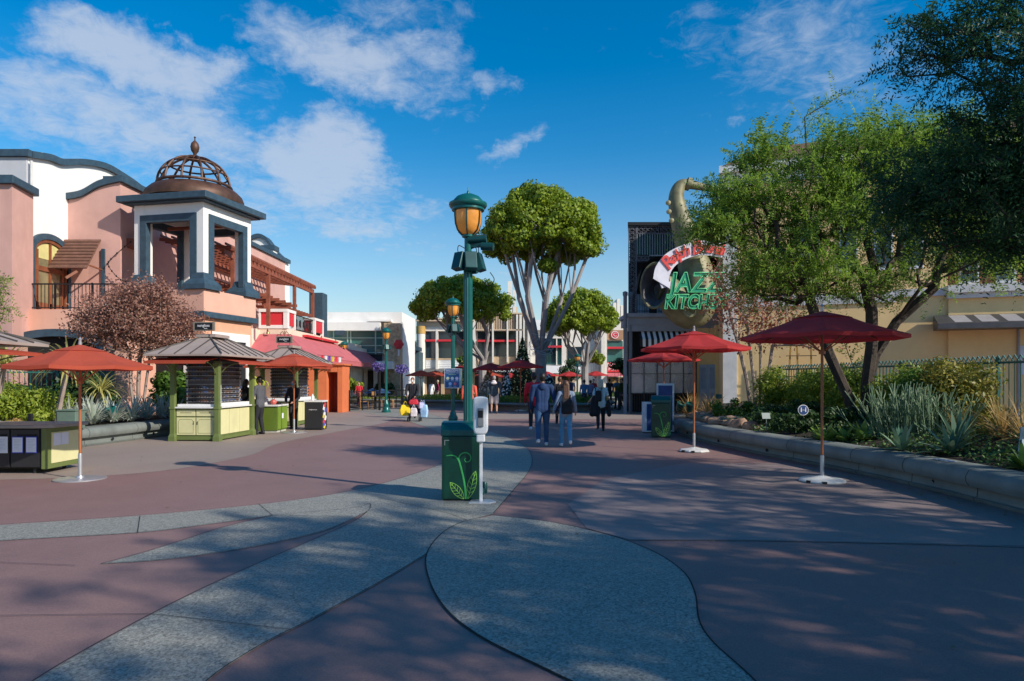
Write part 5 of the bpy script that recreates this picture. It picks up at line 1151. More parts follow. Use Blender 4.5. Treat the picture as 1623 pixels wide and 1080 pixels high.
    # rack
    for nm, T_ in (('front', Matrix.Translation((-.06, -.45, 0))), ('side', Matrix.Translation((.3, .25, 0)) @ Matrix.Rotation(R(90), 4, 'Z'))):
        m = MB(); m.T = T_; w_ = .46 if nm == 'front' else .6
        bk = MB(); bk.T = T_; bk.box(-w_, w_, .0, .015, .97, 2.08); bk.build('rack_back', M('rack_back', (.12, .105, .11), .6, var=.4), t)
        for k in range(9): z = 1.02+k*.118; m.box(-w_, w_, -.06, 0, z-.004, z+.004)
        for s_ in (-1, 1): m.box(s_*w_-.012, s_*w_+.012, -.03, .02, .9, 2.1)
        m.build('display_rack', M('pale_rack', (.68, .66, .66), .4, 0), t)
    # sign on the roof
    m = MB(); m.box(-.30, .30, -.58, -.53, 2.93, 3.17); sg = m.build('sign', M('taupe_frame', (.22, .18, .14), .6), t, bevel=.008)
    m = MB(); m.box(-.24, .24, -.587, -.581, 2.96, 3.14); m.build('sign_panel', BLACK, sg)
    text('sunglass', .105, WHITE, sg, face_mtx((0, -.59, 3.07)), 'lettering', .001, world=False)
    text('icon', .055, WHITE, sg, face_mtx((.06, -.59, 2.995)), 'lettering', .001, world=False)
    m = MB()
    for s_ in (-1, 1):
        m.tube(crom([(s_*.28, -.55, 3.18), (s_*.22, -.55, 3.24), (s_*.12, -.55, 3.21), (s_*.14, -.55, 3.28), (s_*.06, -.55, 3.34), (s_*.03, -.55, 3.25)], 5), .012, 5)
        m.tube([(s_*.2, -.55, 2.84), (s_*.2, -.55, 2.93)], .012, 5)
    m.tube([(0, -.55, 3.17), (0, -.55, 3.37)], .014, 5); m.build('scrollwork', WOOD, sg)
    return t
K1 = make_kiosk('nearest whole olive and cream sunglasses kiosk with taupe roof beside left planter'); K1.location = (-8.25, 18.55, 0); K1.rotation_euler = (0, 0, R(-3.5))
K2 = place_copy(K1, (-8.1, 24.45, 0), R(-3.5), 'olive and cream sunglasses kiosk further back, behind green counter and orange-red umbrella')
K3 = thing('kiosk', 'kiosk roof with dull red awning cut off by the left edge of view', 'kiosk', (-10.45, 10.9, 0))
for ch in K1.children:
    if ch.name.split('.')[0] in ('roof', 'soffit', 'awning', 'awning_arms', 'post', 'ridge_cap'): copy_tree(ch, K3)
K3.scale = (1.75, 1.0, 1.0)
sh0 = None; 
def put_shades(K, seed):
    global sh0
    rnd = random.Random(seed); cols = [M('shade_dark', (.02, .02, .025), .2), M('shade_brown', (.10, .04, .02), .25), M('shade_blue', (.04, .07, .16), .2)]
    Mk = Matrix.Translation(K.location) @ Matrix.Rotation(K.rotation_euler.z, 4, 'Z')
    for T_, nx, w_ in ((Matrix.Translation((-.06, -.45, 0)), 6, .40), (Matrix.Translation((.3, .25, 0)) @ Matrix.Rotation(R(90), 4, 'Z'), 6, .52)):
        for k in range(9):
            if k == 4: continue
            for i in range(nx):
                if sh0 is None:
                    o = shades_mesh().build('sunglasses', cols[0]); sh0 = [o]
                    for c in cols[1:]: me = o.data.copy(); me.materials.clear(); me.materials.append(c); sh0.append(me)
                    sh0[0] = o.data
                else: o = bpy.data.objects.new('sunglasses', rnd.choice(sh0)); COL.objects.link(o)
                tag(o, 'small pair of dark sunglasses on the white rack inside an olive kiosk', 'sunglasses', 'sunglasses displayed on the kiosk racks')
                o.matrix_world = Mk @ T_ @ Matrix.Translation((-w_+2*w_*i/(nx-1), -.075, 1.05+k*.118)) @ Matrix.Rotation(rnd.uniform(-.15, .15), 4, 'Y') @ Matrix.Scale(1.15, 4)
put_shades(K1, 1); put_shades(K2, 2)
# black doors cabinet with notices (left edge)
Cb = thing('cabinet', 'low cabinet with black doors, olive end and taped paper notices at the left edge', 'cabinet', (-8.9, 11.9, 0))
def cb(mb, name, mat, par=None, **k): return mb.build(name, mat, par or Cb, world=True, **k)
m = MB(); m.box(-10.4, -8.12, 11.42, 12.35, .1, .78); cb(m, 'body', BLACK, bevel=.01)
m = MB(); m.prism([(-10.45, 11.32), (-8.2, 11.32), (-7.93, 11.45), (-7.88, 12.3), (-8.0, 12.42), (-10.45, 12.42)], .783, .84); cb(m, 'top', M('taupe_laminate', (.30, .27, .24), .4, var=.1), bevel=.008)
m = MB(); m.box(-8.117, -8.03, 11.40, 12.36, .08, .78); en = cb(m, 'end_frame', OLV, bevel=.008)
m = MB(); m.box(-8.029, -8.018, 11.52, 12.26, .17, .70); cb(m, 'end_panel', KCR, en)
for x in (-10.17, -9.66, -9.15, -8.64):
    m = MB(); m.box(x+.01, x+.49, 11.40, 11.418, .12, .76); dr_ = cb(m, 'door', M('black_laminate', (.022, .022, .026), .3), bevel=.004)
    m = MB(); m.box(x+.12, x+.45, 11.392, 11.399, .58, .68); cb(m, 'vent', DARK, dr_)
PAP = M('paper', (.72, .74, .80), .8, var=.05); BLU = M('blue_tape', (.03, .06, .45), .6)
Cb.location.x += .09
for x, z in ((-8.18, .5), (-8.415, .5), (-8.68, .5), (-8.9, .5)):
    m = MB(); m.box(x-.098, x+.098, 11.380, 11.383, z-.14, z+.14); pn = m.build('paper_notice', BLU if x > -8.6 else PAP); pn.location = (0, 0, 0)
    tag(pn, 'paper notice in blue border taped to the cabinet black door, %s' % ('right one' if x == -8.18 else 'left one') if x > -8.6 else ('plain white paper notice on black door, %s' % ('right of two plain ones' if x > -8.8 else 'cut by the frame edge')), 'notice', 'paper notices taped on the low cabinet')
    if x > -8.6: m = MB(); m.box(x-.085, x+.085, 11.377, 11.379, z-.125, z+.125); m.build('sheet', PAP, pn)
    m = MB()
    for k in range(7): m.box(x-.06, x+.06-.02*(k % 3), 11.3745, 11.376, z+.085-k*.026, z+.09-k*.026)
    m.build('print', M('grey_print', (.45, .5, .62), .7), pn)
for y in (11.66, 11.86):
    m = MB(); m.box(-7.926, -7.923, y-.1, y+.09, .47, .68); pn = m.build('paper_notice', PAP); tag(pn, 'white paper sheet taped to cabinet cream end, %s' % ('nearer one' if y < 11.7 else 'farther one'), 'notice', 'paper notices taped on the low cabinet')
m = MB()
for x in (-8.2, -9.4): m.lathe([(.03, 0), (.03, .09)], (x, 11.5, 0), 10); m.lathe([(.03, 0), (.03, .09)], (x, 12.25, 0), 10)
cb(m, 'castor', BLACK)
# things behind / above it
m = MB(); m.lathe([(.42, 0), (.42, .1), (.38, .12), (.3, .2), (.12, .26), (.1, .3), (0, .31)], (0, 0, 0), 24, sx=1, sy=.7); o = m.build('domed_cover', M('sage_metal', (.13, .19, .15), .55, var=.15), None, True); o.location = (-10.2, 12.9, .62); tag(o, 'sage green domed metal cover behind the low cabinet', 'cover')
m = MB(); m.box(-.18, .18, -.12, .12, 0, .22); m.box(-.05, .05, -.03, .03, .22, .42); o = m.build('equipment_box', BLACK, None, bevel=.02); o.location = (-10.3, 14.3, .47); tag(o, 'small black equipment box on planter ledge behind cabinet', 'box')
m = MB(); m.box(-.22, .22, -.18, .18, 0, .42); m.box(-.24, .24, -.2, .2, .42, .46); o = m.build('utility_box', M('sage_metal', (.13, .19, .15), .55), None, bevel=.015); o.location = (-10.35, 15.7, .46); tag(o, 'sage green utility box on the ledge beside striped grasses', 'box')
for (x, y, k) in ((-10.45, 17.6, 1), (5.55, 20.9, 2), (5.3, 21.3, 3)):
    m = MB(); m.lathe([(.07, 0), (.09, .04), (.12, .2), (.13, .26), (.10, .27), (.1, .22)], (0, 0, 0), 14); m.beam((0, 0, -.1), (0, 0, .02), .03, .03); o = m.build('garden_spotlight', TEAL, None, True); o.location = (x, y, .62); o.rotation_euler = (R(25), R(15*k-30), 0); o.scale = (1.1,)*3
    tag(o, ['', 'teal garden spotlight among the silvery striped leaves', 'teal garden spotlight at tip of right planter, farther from end', 'teal garden spotlight at the very tip of right planter'][k], 'spotlight')

# green sales counter with goods
q = G(435, 686); Gc = thing('sales_counter', 'grass green sales counter with white top between the two kiosks', 'counter', (-7.35, 20.8, 0))
m = MB(); m.box(-.62, .18, -.36, .5, .06, .80); m.build('body', OLVD, Gc, bevel=.01)
m = MB(); m.box(-.6, .16, -.33, .47, 0, .06); m.build('plinth', M('pale_plinth', (.5, .5, .42), .6), Gc)
m = MB(); m.box(-.66, .22, -.40, .54, .80, .85); m.build('top', COUNTER, Gc, bevel=.006)
for y in (-.33, .09):
    m = MB(); m.box(.183, .20, y, y+.38, .1, .78); m.build('door', M('grass_green_paint', (.17, .27, .03), .5, var=.1), Gc, bevel=.004)
m = MB(); m.box(.2005, .206, -.05, .12, .42, .58); m.build('label_plate', PAP, Gc)
rnd = random.Random(5); gl = [('goods box', (.5, .04, .05)), ('bottle', (.03, .25, .28)), ('sanitiser bottle', (.75, .75, .78)), ('white box', (.7, .7, .72)), ('folded leaflet', (.35, .3, .55)), ('folded leaflet', (.75, .75, .8)), ('red bag', (.6, .12, .1)), ('black case', (.02, .02, .025))]
lab = ['small red goods box standing on green counter', 'teal bottle standing at left end of green counter', 'white pump bottle standing on the green counter', 'little white box among goods on green counter', 'violet leaflet hanging over counter edge', 'white leaflet hanging over the counter edge', 'crumpled red bag at the right end of counter', 'flat black case on the green counter']
for k, ((nm, c), l_) in enumerate(zip(gl, lab)):
    x = -7.35-.52+k*.09; y = 20.8-.25+.3*(k % 3)*.6; m = MB(); s_ = .05+.02*rnd.random()
    if 'bottle' in nm: m.lathe([(s_, 0), (s_, .16), (s_*.4, .19), (s_*.35, .24), (0, .245)], (0, 0, 0), 12)
    elif 'leaflet' in nm: m.slab([(-.07, 0, .03), (.07, 0, .03), (.09, -.16, .02), (-.05, -.17, .02)], .004); m.slab([(-.05, -.17, .02), (.09, -.16, .02), (.1, -.2, -.09), (-.04, -.21, -.1)], .004)
    elif 'bag' in nm: m.ell((0, 0, .08), (.10, .09, .09), 9, 6); m.tube(crom([(-.05, 0, .14), (0, 0, .24), (.05, 0, .14)], 4), .008, 5)
    else: m.box(-s_*1.3, s_*1.3, -s_, s_, 0, .05 if 'case' in nm else .13+.05*rnd.random())
    o = m.build(nm.replace(' ', '_'), M('goods%d' % k, c, .5), None, bevel=.004); o.location = (x, y, .853); o.rotation_euler = (0, 0, rnd.uniform(-.5, .5)); tag(o, l_, nm.split()[-1])
# black display stand
Bs = thing('display_stand', 'black display stand with white top and a bright shard pattern on its side', 'stand', (-6.35, 21.7, 0))
m = MB(); m.box(-.29, .27, -.3, .3, .05, .90); m.build('body', M('black_laminate', (.022, .022, .026)), Bs, bevel=.008)
m = MB(); m.box(-.31, .29, -.32, .32, .90, .95); m.build('top', COUNTER, Bs, bevel=.006)
m = MB(); m.box(-.27, .25, -.28, .28, 0, .05); m.build('plinth', BLACK, Bs)
rnd = random.Random(9)
for k, c in enumerate([(.75, .6, .05), (.05, .1, .5), (.6, .04, .05), (.8, .8, .8), (.75, .6, .05), (.8, .8, .8), (.05, .1, .5), (.8, .8, .8), (.6, .04, .05)]):
    m = MB(); z = .12+.085*k; y = rnd.uniform(-.12, .12); m.quad((.2725, y-.14, z-.05), (.2725, y+.05, z-.09), (.2725, y+.14, z+.04), (.2725, y-.02, z+.11)); [setattr(v, 'x', v.x+.0006*k) for v in m.v]; m.build('shard', M('shard%d' % (k % 4 if k < 4 else [0, 3, 1, 3, 2][k-4]), c, .5), Bs)
text('sunglass icon', .05, WHITE, Bs, face_mtx((-6.35-.02, 21.7-.309, .66)), 'lettering', .001)
m = MB(); m.lathe([(.05, 0), (.05, .13), (.02, .16), (.02, .2), (0, .2)], (0, 0, 0), 12); o = m.build('bottle', WHITE, None, True); o.location = (-6.5, 21.8, .953); tag(o, 'white bottle on top of the black display stand', 'bottle')
# leaf cut-out screen behind the kiosk
m = MB(); m.lathe([(.02, 0), (.02, 1.2)], (0, 0, 0), 6)
rnd = random.Random(2)
for i in range(14): a = rnd.random()*6.28; r_ = rnd.random()*.3; m.tube([(r_*math.cos(a)+.09*math.cos(b), 0, 1.55+r_*1.3*math.sin(a)+.12*math.sin(b)) for b in [j*.7 for j in range(10)]], .016, 5)
o = m.build('leaf_screen', M('lime_cutout', (.5, .55, .05), .5), None); o.location = (-8.6, 22.6, 0); tag(o, 'lime yellow cut-out screen standing between the two kiosks', 'screen')

# ================================================================== BLUE BOARDS by the right planter
BLB = M('board_blue', (.015, .05, .20), .5, var=.15, scale=5); 
def board(label, x, y, w, h, rz, dp):
    t = thing('blue_board', label, 'board', (x, y, 0), rz)
    m = MB(); m.box(-w, w, -dp, dp, .03, h); m.build('frame', M('pale_frame', (.62, .68, .72), .5), t, bevel=.01)
    for s_ in (-1, 1): m = MB(); y0, y1 = sorted((s_*dp, s_*(dp+.006))); m.box(-w+.05, w-.05, y0, y1, .08, h-.06); m.build('panel', BLB, t)
    m = MB(); m.box(w, w+.006, -dp+.04, dp-.04, .08, h-.06); m.build('panel', BLB, t)
    m = MB(); m.box(-w+.02, w-.02, -dp+.01, dp-.01, 0, .03); m.build('foot', BLACK, t); return t
board('low blue panelled board with white frame left of the far green bin', 4.22, 20.4, .22, .94, R(8), .16)
board('taller blue panelled board with white frame behind far green bin', 4.72, 20.6, .26, 1.5, R(-12), .16)

# ================================================================== PATIO BY THE ORANGE GATE
Fn = thing('patio_fence', 'low black metal patio fence with vertical bars beside orange gateway', 'fence', (-6.8, 37, 0))
m = MB(); a, b = Vector((-8.3, 34.2, 0)), Vector((-6.0, 41.5, 0)); nb_ = 60
for i in range(nb_+1):
    p = a.lerp(b, i/nb_); w_ = .05 if i % 10 == 0 else .012; m.box(p.x-w_/2, p.x+w_/2, p.y-w_/2, p.y+w_/2, 0 if w_ > .02 else .1, 1.1 if w_ > .02 else 1.0)
m.beam(a+Vector((0, 0, 1)), b+Vector((0, 0, 1)), .03, .04); m.beam(a+Vector((0, 0, .1)), b+Vector((0, 0, .1)), .03, .04)
m.box(-6.0, -8.0, 41.5, 41.53, .95, 1.02); m.build('railing', BLACK, Fn, world=True)
ch = thing('patio_chair', 'wooden patio chair behind black fence, nearest the orange gateway', 'chair', (-8.0, 36.2, 0), R(100), 'wooden chairs on the patio')
m = MB(); m.box(-.22, .22, -.22, .22, .43, .47); WD = M('light_wood', (.55, .28, .10), .5); m.build('seat', WD, ch); 
m = MB(); m.box(-.22, .22, .2, .23, .75, .98); m.box(-.22, .22, .2, .23, .6, .66); m.build('backrest', WD, ch)
for sx in (-1, 1):
    for sy in (-1, 1): m = MB(); m.beam((sx*.2, sy*.2, 0), (sx*.2, sy*.2, .43 if sy < 0 else .98), .035, .035); m.build('leg', WD, ch)
place_copy(ch, (-7.55, 37.4, 0), R(80), 'wooden patio chair behind black fence, middle of the row'); place_copy(ch, (-7.1, 38.8, 0), R(110), 'wooden patio chair behind black fence, farthest from gateway')
FLW = LEAF('violet_flowers', (.04, .03, .22), (.30, .25, .6), .2)
for i, (x, y, h, l_) in enumerate(((-7.05, 35.6, 2.35, 'black post carrying violet hanging flowers, beside the awning end'), (-6.5, 39.5, 2.3, 'black post carrying violet hanging flowers, next to the lamp'))):
    t = thing('flower_post', l_, 'post', (x, y, 0)); m = MB(); m.box(x-.05, x+.05, y-.05, y+.05, 0, h+.1); m.build('post', BLACK, t, world=True)
    Pq = rdir(260)*np.array([.42, .42, .3])*NR.random((260, 1))**.4+np.array([x, y, h-.05]); leafmesh('flowers', Pq, rdir(260), .12, FLW, t, 1.4, world=True)
FLG = [M('flag%d' % i, c, .7) for i, c in enumerate([(.7, .03, .05), (.75, .75, .72), (.04, .08, .4), (.7, .5, .05)])]
for i in range(6):
    t = MB(); x = -9.3+i*.17; y = 32.6; t.slab([(0, 0, 0), (.12, 0, .0), (.11, .02, -.24), (.01, -.02, -.25)], .006); o = t.build('small_flag', FLG[i % 4]); o.location = (x, y, 2.82-.02*i); tag(o, ['small red flag leftmost over the orange gateway', 'small white flag second over the gateway', 'small blue flag third over the gateway', 'small yellow flag fourth over the gateway', 'small red flag fifth over orange gateway', 'small white flag rightmost over the gateway'][i], 'flag', 'flags hung over the orange gateway')
m = MB(); m.tube([(-9.5, 32.6, 2.84), (-8.2, 32.6, 2.72)], .01, 5); o = m.build('flag_cord', BLACK); tag(o, 'thin cord holding small flags over orange gateway', 'cord')
m = MB(); m.lathe([(.25, 0), (.05, .05), (.04, .7)], (0, 0, 0), 12); m.lathe([(.45, .7), (.45, .74), (0, .74)], (0, 0, 0), 20); 
for i, (x, y) in enumerate(((-7.7, 36.8), (-7.2, 38.2))):
    o = m.build('patio_table', BLACK, None, True); o.location = (x+.2, y, 0); tag(o, 'round black patio table behind the fence, %s' % ('nearer one' if i == 0 else 'farther one'), 'table', 'round tables on the patio')
BUM = []
for i, (px, py, dd, w_) in enumerate(((590, 622, 41, .55), (605, 622, 41.5, .55), (575, 640, 42, .5))):
    m = MB(); p = P(px, py, dd); z0 = p.z
    m.lathe([(.6, -.05), (.35, .08), (.05, .22), (0, .24)], (0, 0, 0), 8); m.tube([(0, 0, -p.z), (0, 0, .1)], .02, 6); o = m.build('blue_parasol', M('dark_blue_canvas', (.02, .07, .18), .8, var=.5, scale=4)); o.location = p; tag(o, ['dark blue low parasol left of the lamp post', 'dark blue low parasol immediately left of lamp post', 'small dark parasol further left behind the patio fence'][i], 'parasol', 'dark parasols behind the patio')

# ================================================================== FAR ISLAND PLANTERS
def island(label, cx_, cy_, rx, ry, h=.42):
    t = thing('round_planter', label, 'planter', (cx_, cy_, 0))
    m = MB(); m.lathe([(.93, 0), (.93, h-.2), (1.0, h-.14), (1.02, h-.06), (1.0, h), (.9, h), (.88, h-.06), (0, h-.02)], (cx_, cy_, 0), 48, sx=rx, sy=ry); m.build('wall', CONC, t, True, world=True); return t
island('long low concrete island planter around the big ficus trunk', 1.9, 38.3, 3.9, 4.4); island('smaller concrete island planter left, behind the notice board lamp', -3.6, 42, 2.3, 2.2); island('concrete island planter around the right ficus and lamp', 5.6, 50, 3.2, 3)
island('low concrete planter with lawn beside the white building', -9.0, 47, 3.2, 2.2, .35)
# ================================================================== PEOPLE
SKIN = M('skin', (.55, .30, .20), .55, var=.05); SKIND = M('deep_skin', (.22, .11, .07), .55, var=.05)
def remesh(mb, name, mat, parent, vox, smooth_it=3):
    o = mb.build(name, mat, parent)
    r = o.modifiers.new('r', 'REMESH'); r.mode = 'VOXEL'; r.voxel_size = vox; s_ = o.modifiers.new('s', 'SMOOTH'); s_.factor = .5; s_.iterations = smooth_it
    bpy.context.view_layer.update(); dg = bpy.context.evaluated_depsgraph_get(); me = bpy.data.meshes.new_from_object(o.evaluated_get(dg)); me.name = name
    old = o.data; o.modifiers.clear(); o.data = me; bpy.data.meshes.remove(old); me.shade_smooth(); 
    if not me.materials: me.materials.append(mat)
    return o
def cap_(mb, p, r0, q, r1, n=10):
    p, q = Vector(p), Vector(q); mb.tube([p, q], [r0, r1], n); mb.ell(p, (r0*.995,)*3, n, 6); mb.ell(q, (r1*.995,)*3, n, 6)
def chain(mb, pts, add=0.):
    for (p, a), (q, b) in zip(pts[:-1], pts[1:]): cap_(mb, p, a+add, q, b+add)
def person(label, x, y, rz=0, h=1.72, z=0, skin=SKIN, stride=.22, ph=1, arms=None, top=None, bottom=None, shoes=None, hair=None, hairlen=0, sleeve=1., shorts=False, build=1., vox=.011, hood=None, skirt=None, cat='person', name='person', lean=0., female=False, sit=False, nofeet=False, mask=None, topw=.018):
    t = thing(name, label, cat, (x, y, z), rz); s = h/1.75; b_ = build
    hw = .085*b_; sw = (.165 if female else .19)*b_
    LEG = {}
    for sd, f in ((-1, ph), (1, -ph)):                     # f>0 leg forward (+y)
        fy = f*stride; lift = .10 if f < 0 and stride > .12 else 0
        hip = Vector((sd*hw, 0, .90)); ank = Vector((sd*hw*1.15, fy, .09+lift)); knee = (hip+ank)/2+Vector((0, .045 if f > 0 else .06, .01)); toe = ank+Vector((sd*.02, .15, -.05 if not lift else -.085))
        LEG[sd] = (hip, knee, ank, toe)
    ly = lean
    neck = Vector((0, ly, 1.50)); sh = {sd: Vector((sd*sw, ly, 1.42)) for sd in (-1, 1)}
    arms = arms or {}
    ARM = {}
    for sd in (-1, 1):
        f = -ph if sd < 0 else ph
        el, wr = arms.get(sd, (Vector((sd*(sw+.055), ly-.03+.05*f*(stride > .1), 1.14)), Vector((sd*(sw+.06), ly+.05+.12*f*(stride > .1), .90)))); ARM[sd] = (sh[sd], Vector(el), Vector(wr))
    bd = MB()
    for sd in (-1, 1):
        hp, kn, an, to = LEG[sd]
        chain(bd, [((hp.x, hp.y, hp.z), .082*b_), (hp.lerp(kn, .5), .072*b_), (kn, .052), (kn.lerp(an, .35), .052), (an, .034)])
        if not nofeet: chain(bd, [(an, .034), (an+Vector((0, -.045, -.05)), .034), (to, .026)])
        s0, e0, w0 = ARM[sd]; chain(bd, [(s0, .052*b_), (s0.lerp(e0, .5), .044*b_), (e0, .035), (e0.lerp(w0, .4), .036), (w0, .025)])
        dr_ = (w0-e0).normalized(); pal = w0+dr_*.055; ac = Vector((0, 1, 0)); ac = (ac-dr_*ac.dot(dr_)).normalized(); inn = dr_.cross(ac)*sd
        if inn.x*sd > 0: inn = -inn
        for k in (-1, 0, 1): cap_(bd, w0+dr_*.01+ac*.008*k, .018, pal+ac*.022*k+dr_*.01, .014, 8)
        for k, l_ in enumerate((.072, .08, .076, .060)):
            st = pal+ac*(.030-.02*k)+dr_*.012; mid = st+dr_*l_*.5+inn*.008; cap_(bd, st, .0105, mid, .0095, 6); cap_(bd, mid, .0095, mid+dr_*l_*.42+inn*.022, .008, 6)
        th = w0+dr_*.03+ac*.025; cap_(bd, th, .013, th+dr_*.03+ac*.025+inn*.012, .011, 6); cap_(bd, th+dr_*.03+ac*.025+inn*.012, .011, th+dr_*.058+ac*.028+inn*.024, .009, 6)
    tor = [((0, 0, .92), .115, .085), ((0, ly*.3, 1.06), .10, .07), ((0, ly*.7, 1.25), .12, .075), ((0, ly, 1.38), .13, .07)]
    def torso(mb, add, lo=0, wide=1.):
        for (p, rx, ry), (q, rx2, ry2) in zip(tor[lo:-1], tor[lo+1:]):
            for u in (-1, 0, 1): cap_(mb, Vector(p)+Vector((u*rx*b_*wide*.55, 0, 0)), ry*b_+add, Vector(q)+Vector((u*rx2*b_*wide*.6, 0, 0)), ry2*b_+add, 10)
        for sd in (-1, 1): cap_(mb, sh[sd]+Vector((-sd*.02, 0, 0)), .05*b_+add, neck+Vector((sd*.02, 0, -.035)), .045+add*.6)
    torso(bd, 0); cap_(bd, neck+Vector((0, 0, -.04)), .055, neck+Vector((0, .015, .08)), .05)
    hc = neck+Vector((0, .025, .155))
    bd.ell(hc, (.074, .092, .105), 16, 12); bd.ell(hc+Vector((0, .02, -.06)), (.052, .062, .055), 12, 8)
    bd.ell(hc+Vector((0, .098, -.012)), (.013, .018, .022), 8, 6); bd.ell(hc+Vector((0, .086, -.055)), (.024, .010, .008), 8, 6)
    for sd in (-1, 1): bd.ell(hc+Vector((sd*.076, -.005, -.01)), (.010, .018, .028), 8, 6); bd.ell(hc+Vector((sd*.03, .084, .014)), (.013, .01, .007), 6, 4)
    for v in bd.v: v *= s
    remesh(bd, 'body', skin, t, vox if vox > .012 else .0095)
    def sc(mb):
        for v in mb.v: v *= s
        return mb
    if top:
        m = MB(); torso(m, topw)
        for u in (-1, 0, 1): cap_(m, (u*.075*b_, 0, .88), .085*b_+topw, (u*.07*b_, 0, 1.0), .08*b_+topw)
        for sd in (-1, 1):
            s0, e0, w0 = ARM[sd]
            if sleeve > .5: chain(m, [(s0, .056*b_), (s0.lerp(e0, .5), .050*b_), (e0, .042), (e0.lerp(w0, .92), .033)], topw*.75)
            else: chain(m, [(s0, .056*b_), (s0.lerp(e0, .62), .050*b_)], topw*.75)
        if hood: cap_(m, neck+Vector((-.05, -.06, -.05)), .055, neck+Vector((.05, -.06, -.05)), .055); m.ell(neck+Vector((0, -.085, -.06)), (.09, .05, .09), 12, 8)
        remesh(sc(m), hood or 'jacket', top, t, vox)
    if bottom:
        m = MB()
        for u in (-1, 0, 1): cap_(m, (u*.06*b_, 0, .98), .078*b_+.012, (u*.075*b_, 0, .90), .085*b_+.012)
        for sd in (-1, 1):
            hp, kn, an, to = LEG[sd]
            if shorts: chain(m, [(hp, .094*b_), (hp.lerp(kn, .55), .092*b_), (kn+Vector((0, 0, .03)), .082*b_)])
            else: chain(m, [(hp, .088*b_), (hp.lerp(kn, .5), .078*b_), (kn, .060), (kn.lerp(an, .5), .056), (an+Vector((0, 0, .01)), .045)], .008)
        remesh(sc(m), 'shorts' if shorts else 'trousers', bottom, t, vox)
    if skirt:
        m = MB(); m.lathe([(.14, .95), (.2, .7), (.26, .45), (.25, .45), (.13, .95)], (0, 0, 0), 20); sc(m).build('coat_skirt', skirt, t, True)
    if shoes and not nofeet:
        for sd in (-1, 1):
            hp, kn, an, to = LEG[sd]; m = MB(); hl = an+Vector((0, -.04, -.045)); cap_(m, hl, .042, an+Vector((0, .02, -.045)), .042); cap_(m, an+Vector((0, .02, -.045)), .042, to+Vector((0, .01, 0)), .034); cap_(m, an+Vector((0, -.015, -.01)), .042, an+Vector((0, 0, -.04)), .042)
            remesh(sc(m), 'shoe', shoes, t, min(vox, .012), 2)
    if hair:
        m = MB(); m.ell(hc+Vector((0, -.018, .022)), (.086, .098, .102), 16, 12)
        if hairlen:
            for u in (-1, 0, 1): cap_(m, hc+Vector((u*.042, -.05, 0)), .055, hc+Vector((u*.05, -.085-.02*(hairlen > .3), -hairlen)), .042)
        else: m.ell(hc+Vector((0, -.05, -.03)), (.07, .05, .065), 12, 8)
        remesh(sc(m), 'hair', hair, t, vox, 2)
    if mask:
        m = MB(); m.ell(hc+Vector((0, .062, -.045)), (.055, .052, .045), 12, 8); remesh(sc(m), 'face_mask', mask, t, .009, 1)
    t['_s'] = s
    del t['_s']
    return t, dict(hc=hc*s, neck=neck*s, ARM=ARM, s=s)
CL = lambda n, c, v=.18: M('cloth_'+n, c, .85, var=v, scale=5, bump=.25, bscale=22)
HB = M('black_hair', (.012, .009, .008), .5, var=.3, scale=30); HBR = M('brown_hair', (.09, .04, .02), .5, var=.5, scale=22); HBL = M('blonde_hair', (.50, .42, .32), .5, var=.3, scale=22)
WSH = M('white_shoe', (.75, .75, .75), .6); KSH = M('dark_shoe', (.02, .02, .025), .6)
NVY = CL('navy_hoodie', (.012, .04, .12)); JEAN = CL('blue_jeans', (.03, .09, .20), .25); LJEAN = CL('light_jeans', (.10, .30, .50), .2); RDJ = CL('red_jacket', (.55, .01, .03)); BLK = CL('black', (.014, .014, .018)); GRYS = CL('grey_shirt', (.08, .085, .10)); 
# couple holding hands
hx_ = 1.02
q = G(861, 708); w0 = Vector((.36, .02, .88))
person('man in navy hooded sweatshirt and blue jeans walking away holding a hand', q.x-.02, q.y, R(2), 1.76, top=NVY, bottom=JEAN, shoes=WSH, hair=HB, hood='hoodie', stride=.16, ph=-1, build=1.1, skin=SKIND, arms={1: ((.29, -.02, 1.16), (.36, .03, .86))})
q2 = G(897, 709)
xo_ = (q.x-.02+.36*1.0)-(q2.x)
pw, inf = person('woman with long brown hair, blue-grey top and light jeans holding a hand', q2.x, q2.y, R(2), 1.58, top=CL('blue_grey_top', (.20, .26, .36)), bottom=LJEAN, shoes=WSH, hair=HBR, hairlen=.38, stride=.17, ph=1, female=True, arms={-1: ((-.24, -.01, 1.20), (-.32, .02, .98)), 1: ((.23, .0, 1.16), (.27, .12, .95))})
def backpack(label, par_loc, rz, h, w=.14, mat=BLK, s=1, dx=0, z=1.13):
    t = thing('backpack', label, 'backpack', par_loc, rz); m = MB(); m.box(-w+dx, w+dx, -.26, -.13, z-.18, z+.16); m.build('bag', mat, t, bevel=.04)
    m = MB(); m.box(-w*.7+dx, w*.7+dx, -.30, -.262, z-.15, z); m.build('front_pocket', mat, t, bevel=.02)
    m = MB()
    for sd in (-1, 1): m.tube(crom([(dx+sd*.08, -.15, z+.13), (dx+sd*.10, -.06, z+.27), (dx+sd*.12, .10, z+.2), (dx+sd*.13, .09, z)], 4), .016, 6)
    m.tube(crom([(dx-.03, -.2, z+.15), (dx, -.2, z+.19), (dx+.03, -.2, z+.15)], 4), .008, 5); m.build('strap', mat, t); 
    return t
backpack('small black backpack worn by the long-haired woman in light jeans', (q2.x, q2.y, 0), R(2), 1, .13, z=.98)
q = G(848, 686); person('man in red jacket and black trousers walking just left of the navy hoodie', q.x-.03, q.y, R(0), 1.80, top=RDJ, bottom=BLK, shoes=WSH, hair=HB, stride=.2, ph=-1, build=1.05)
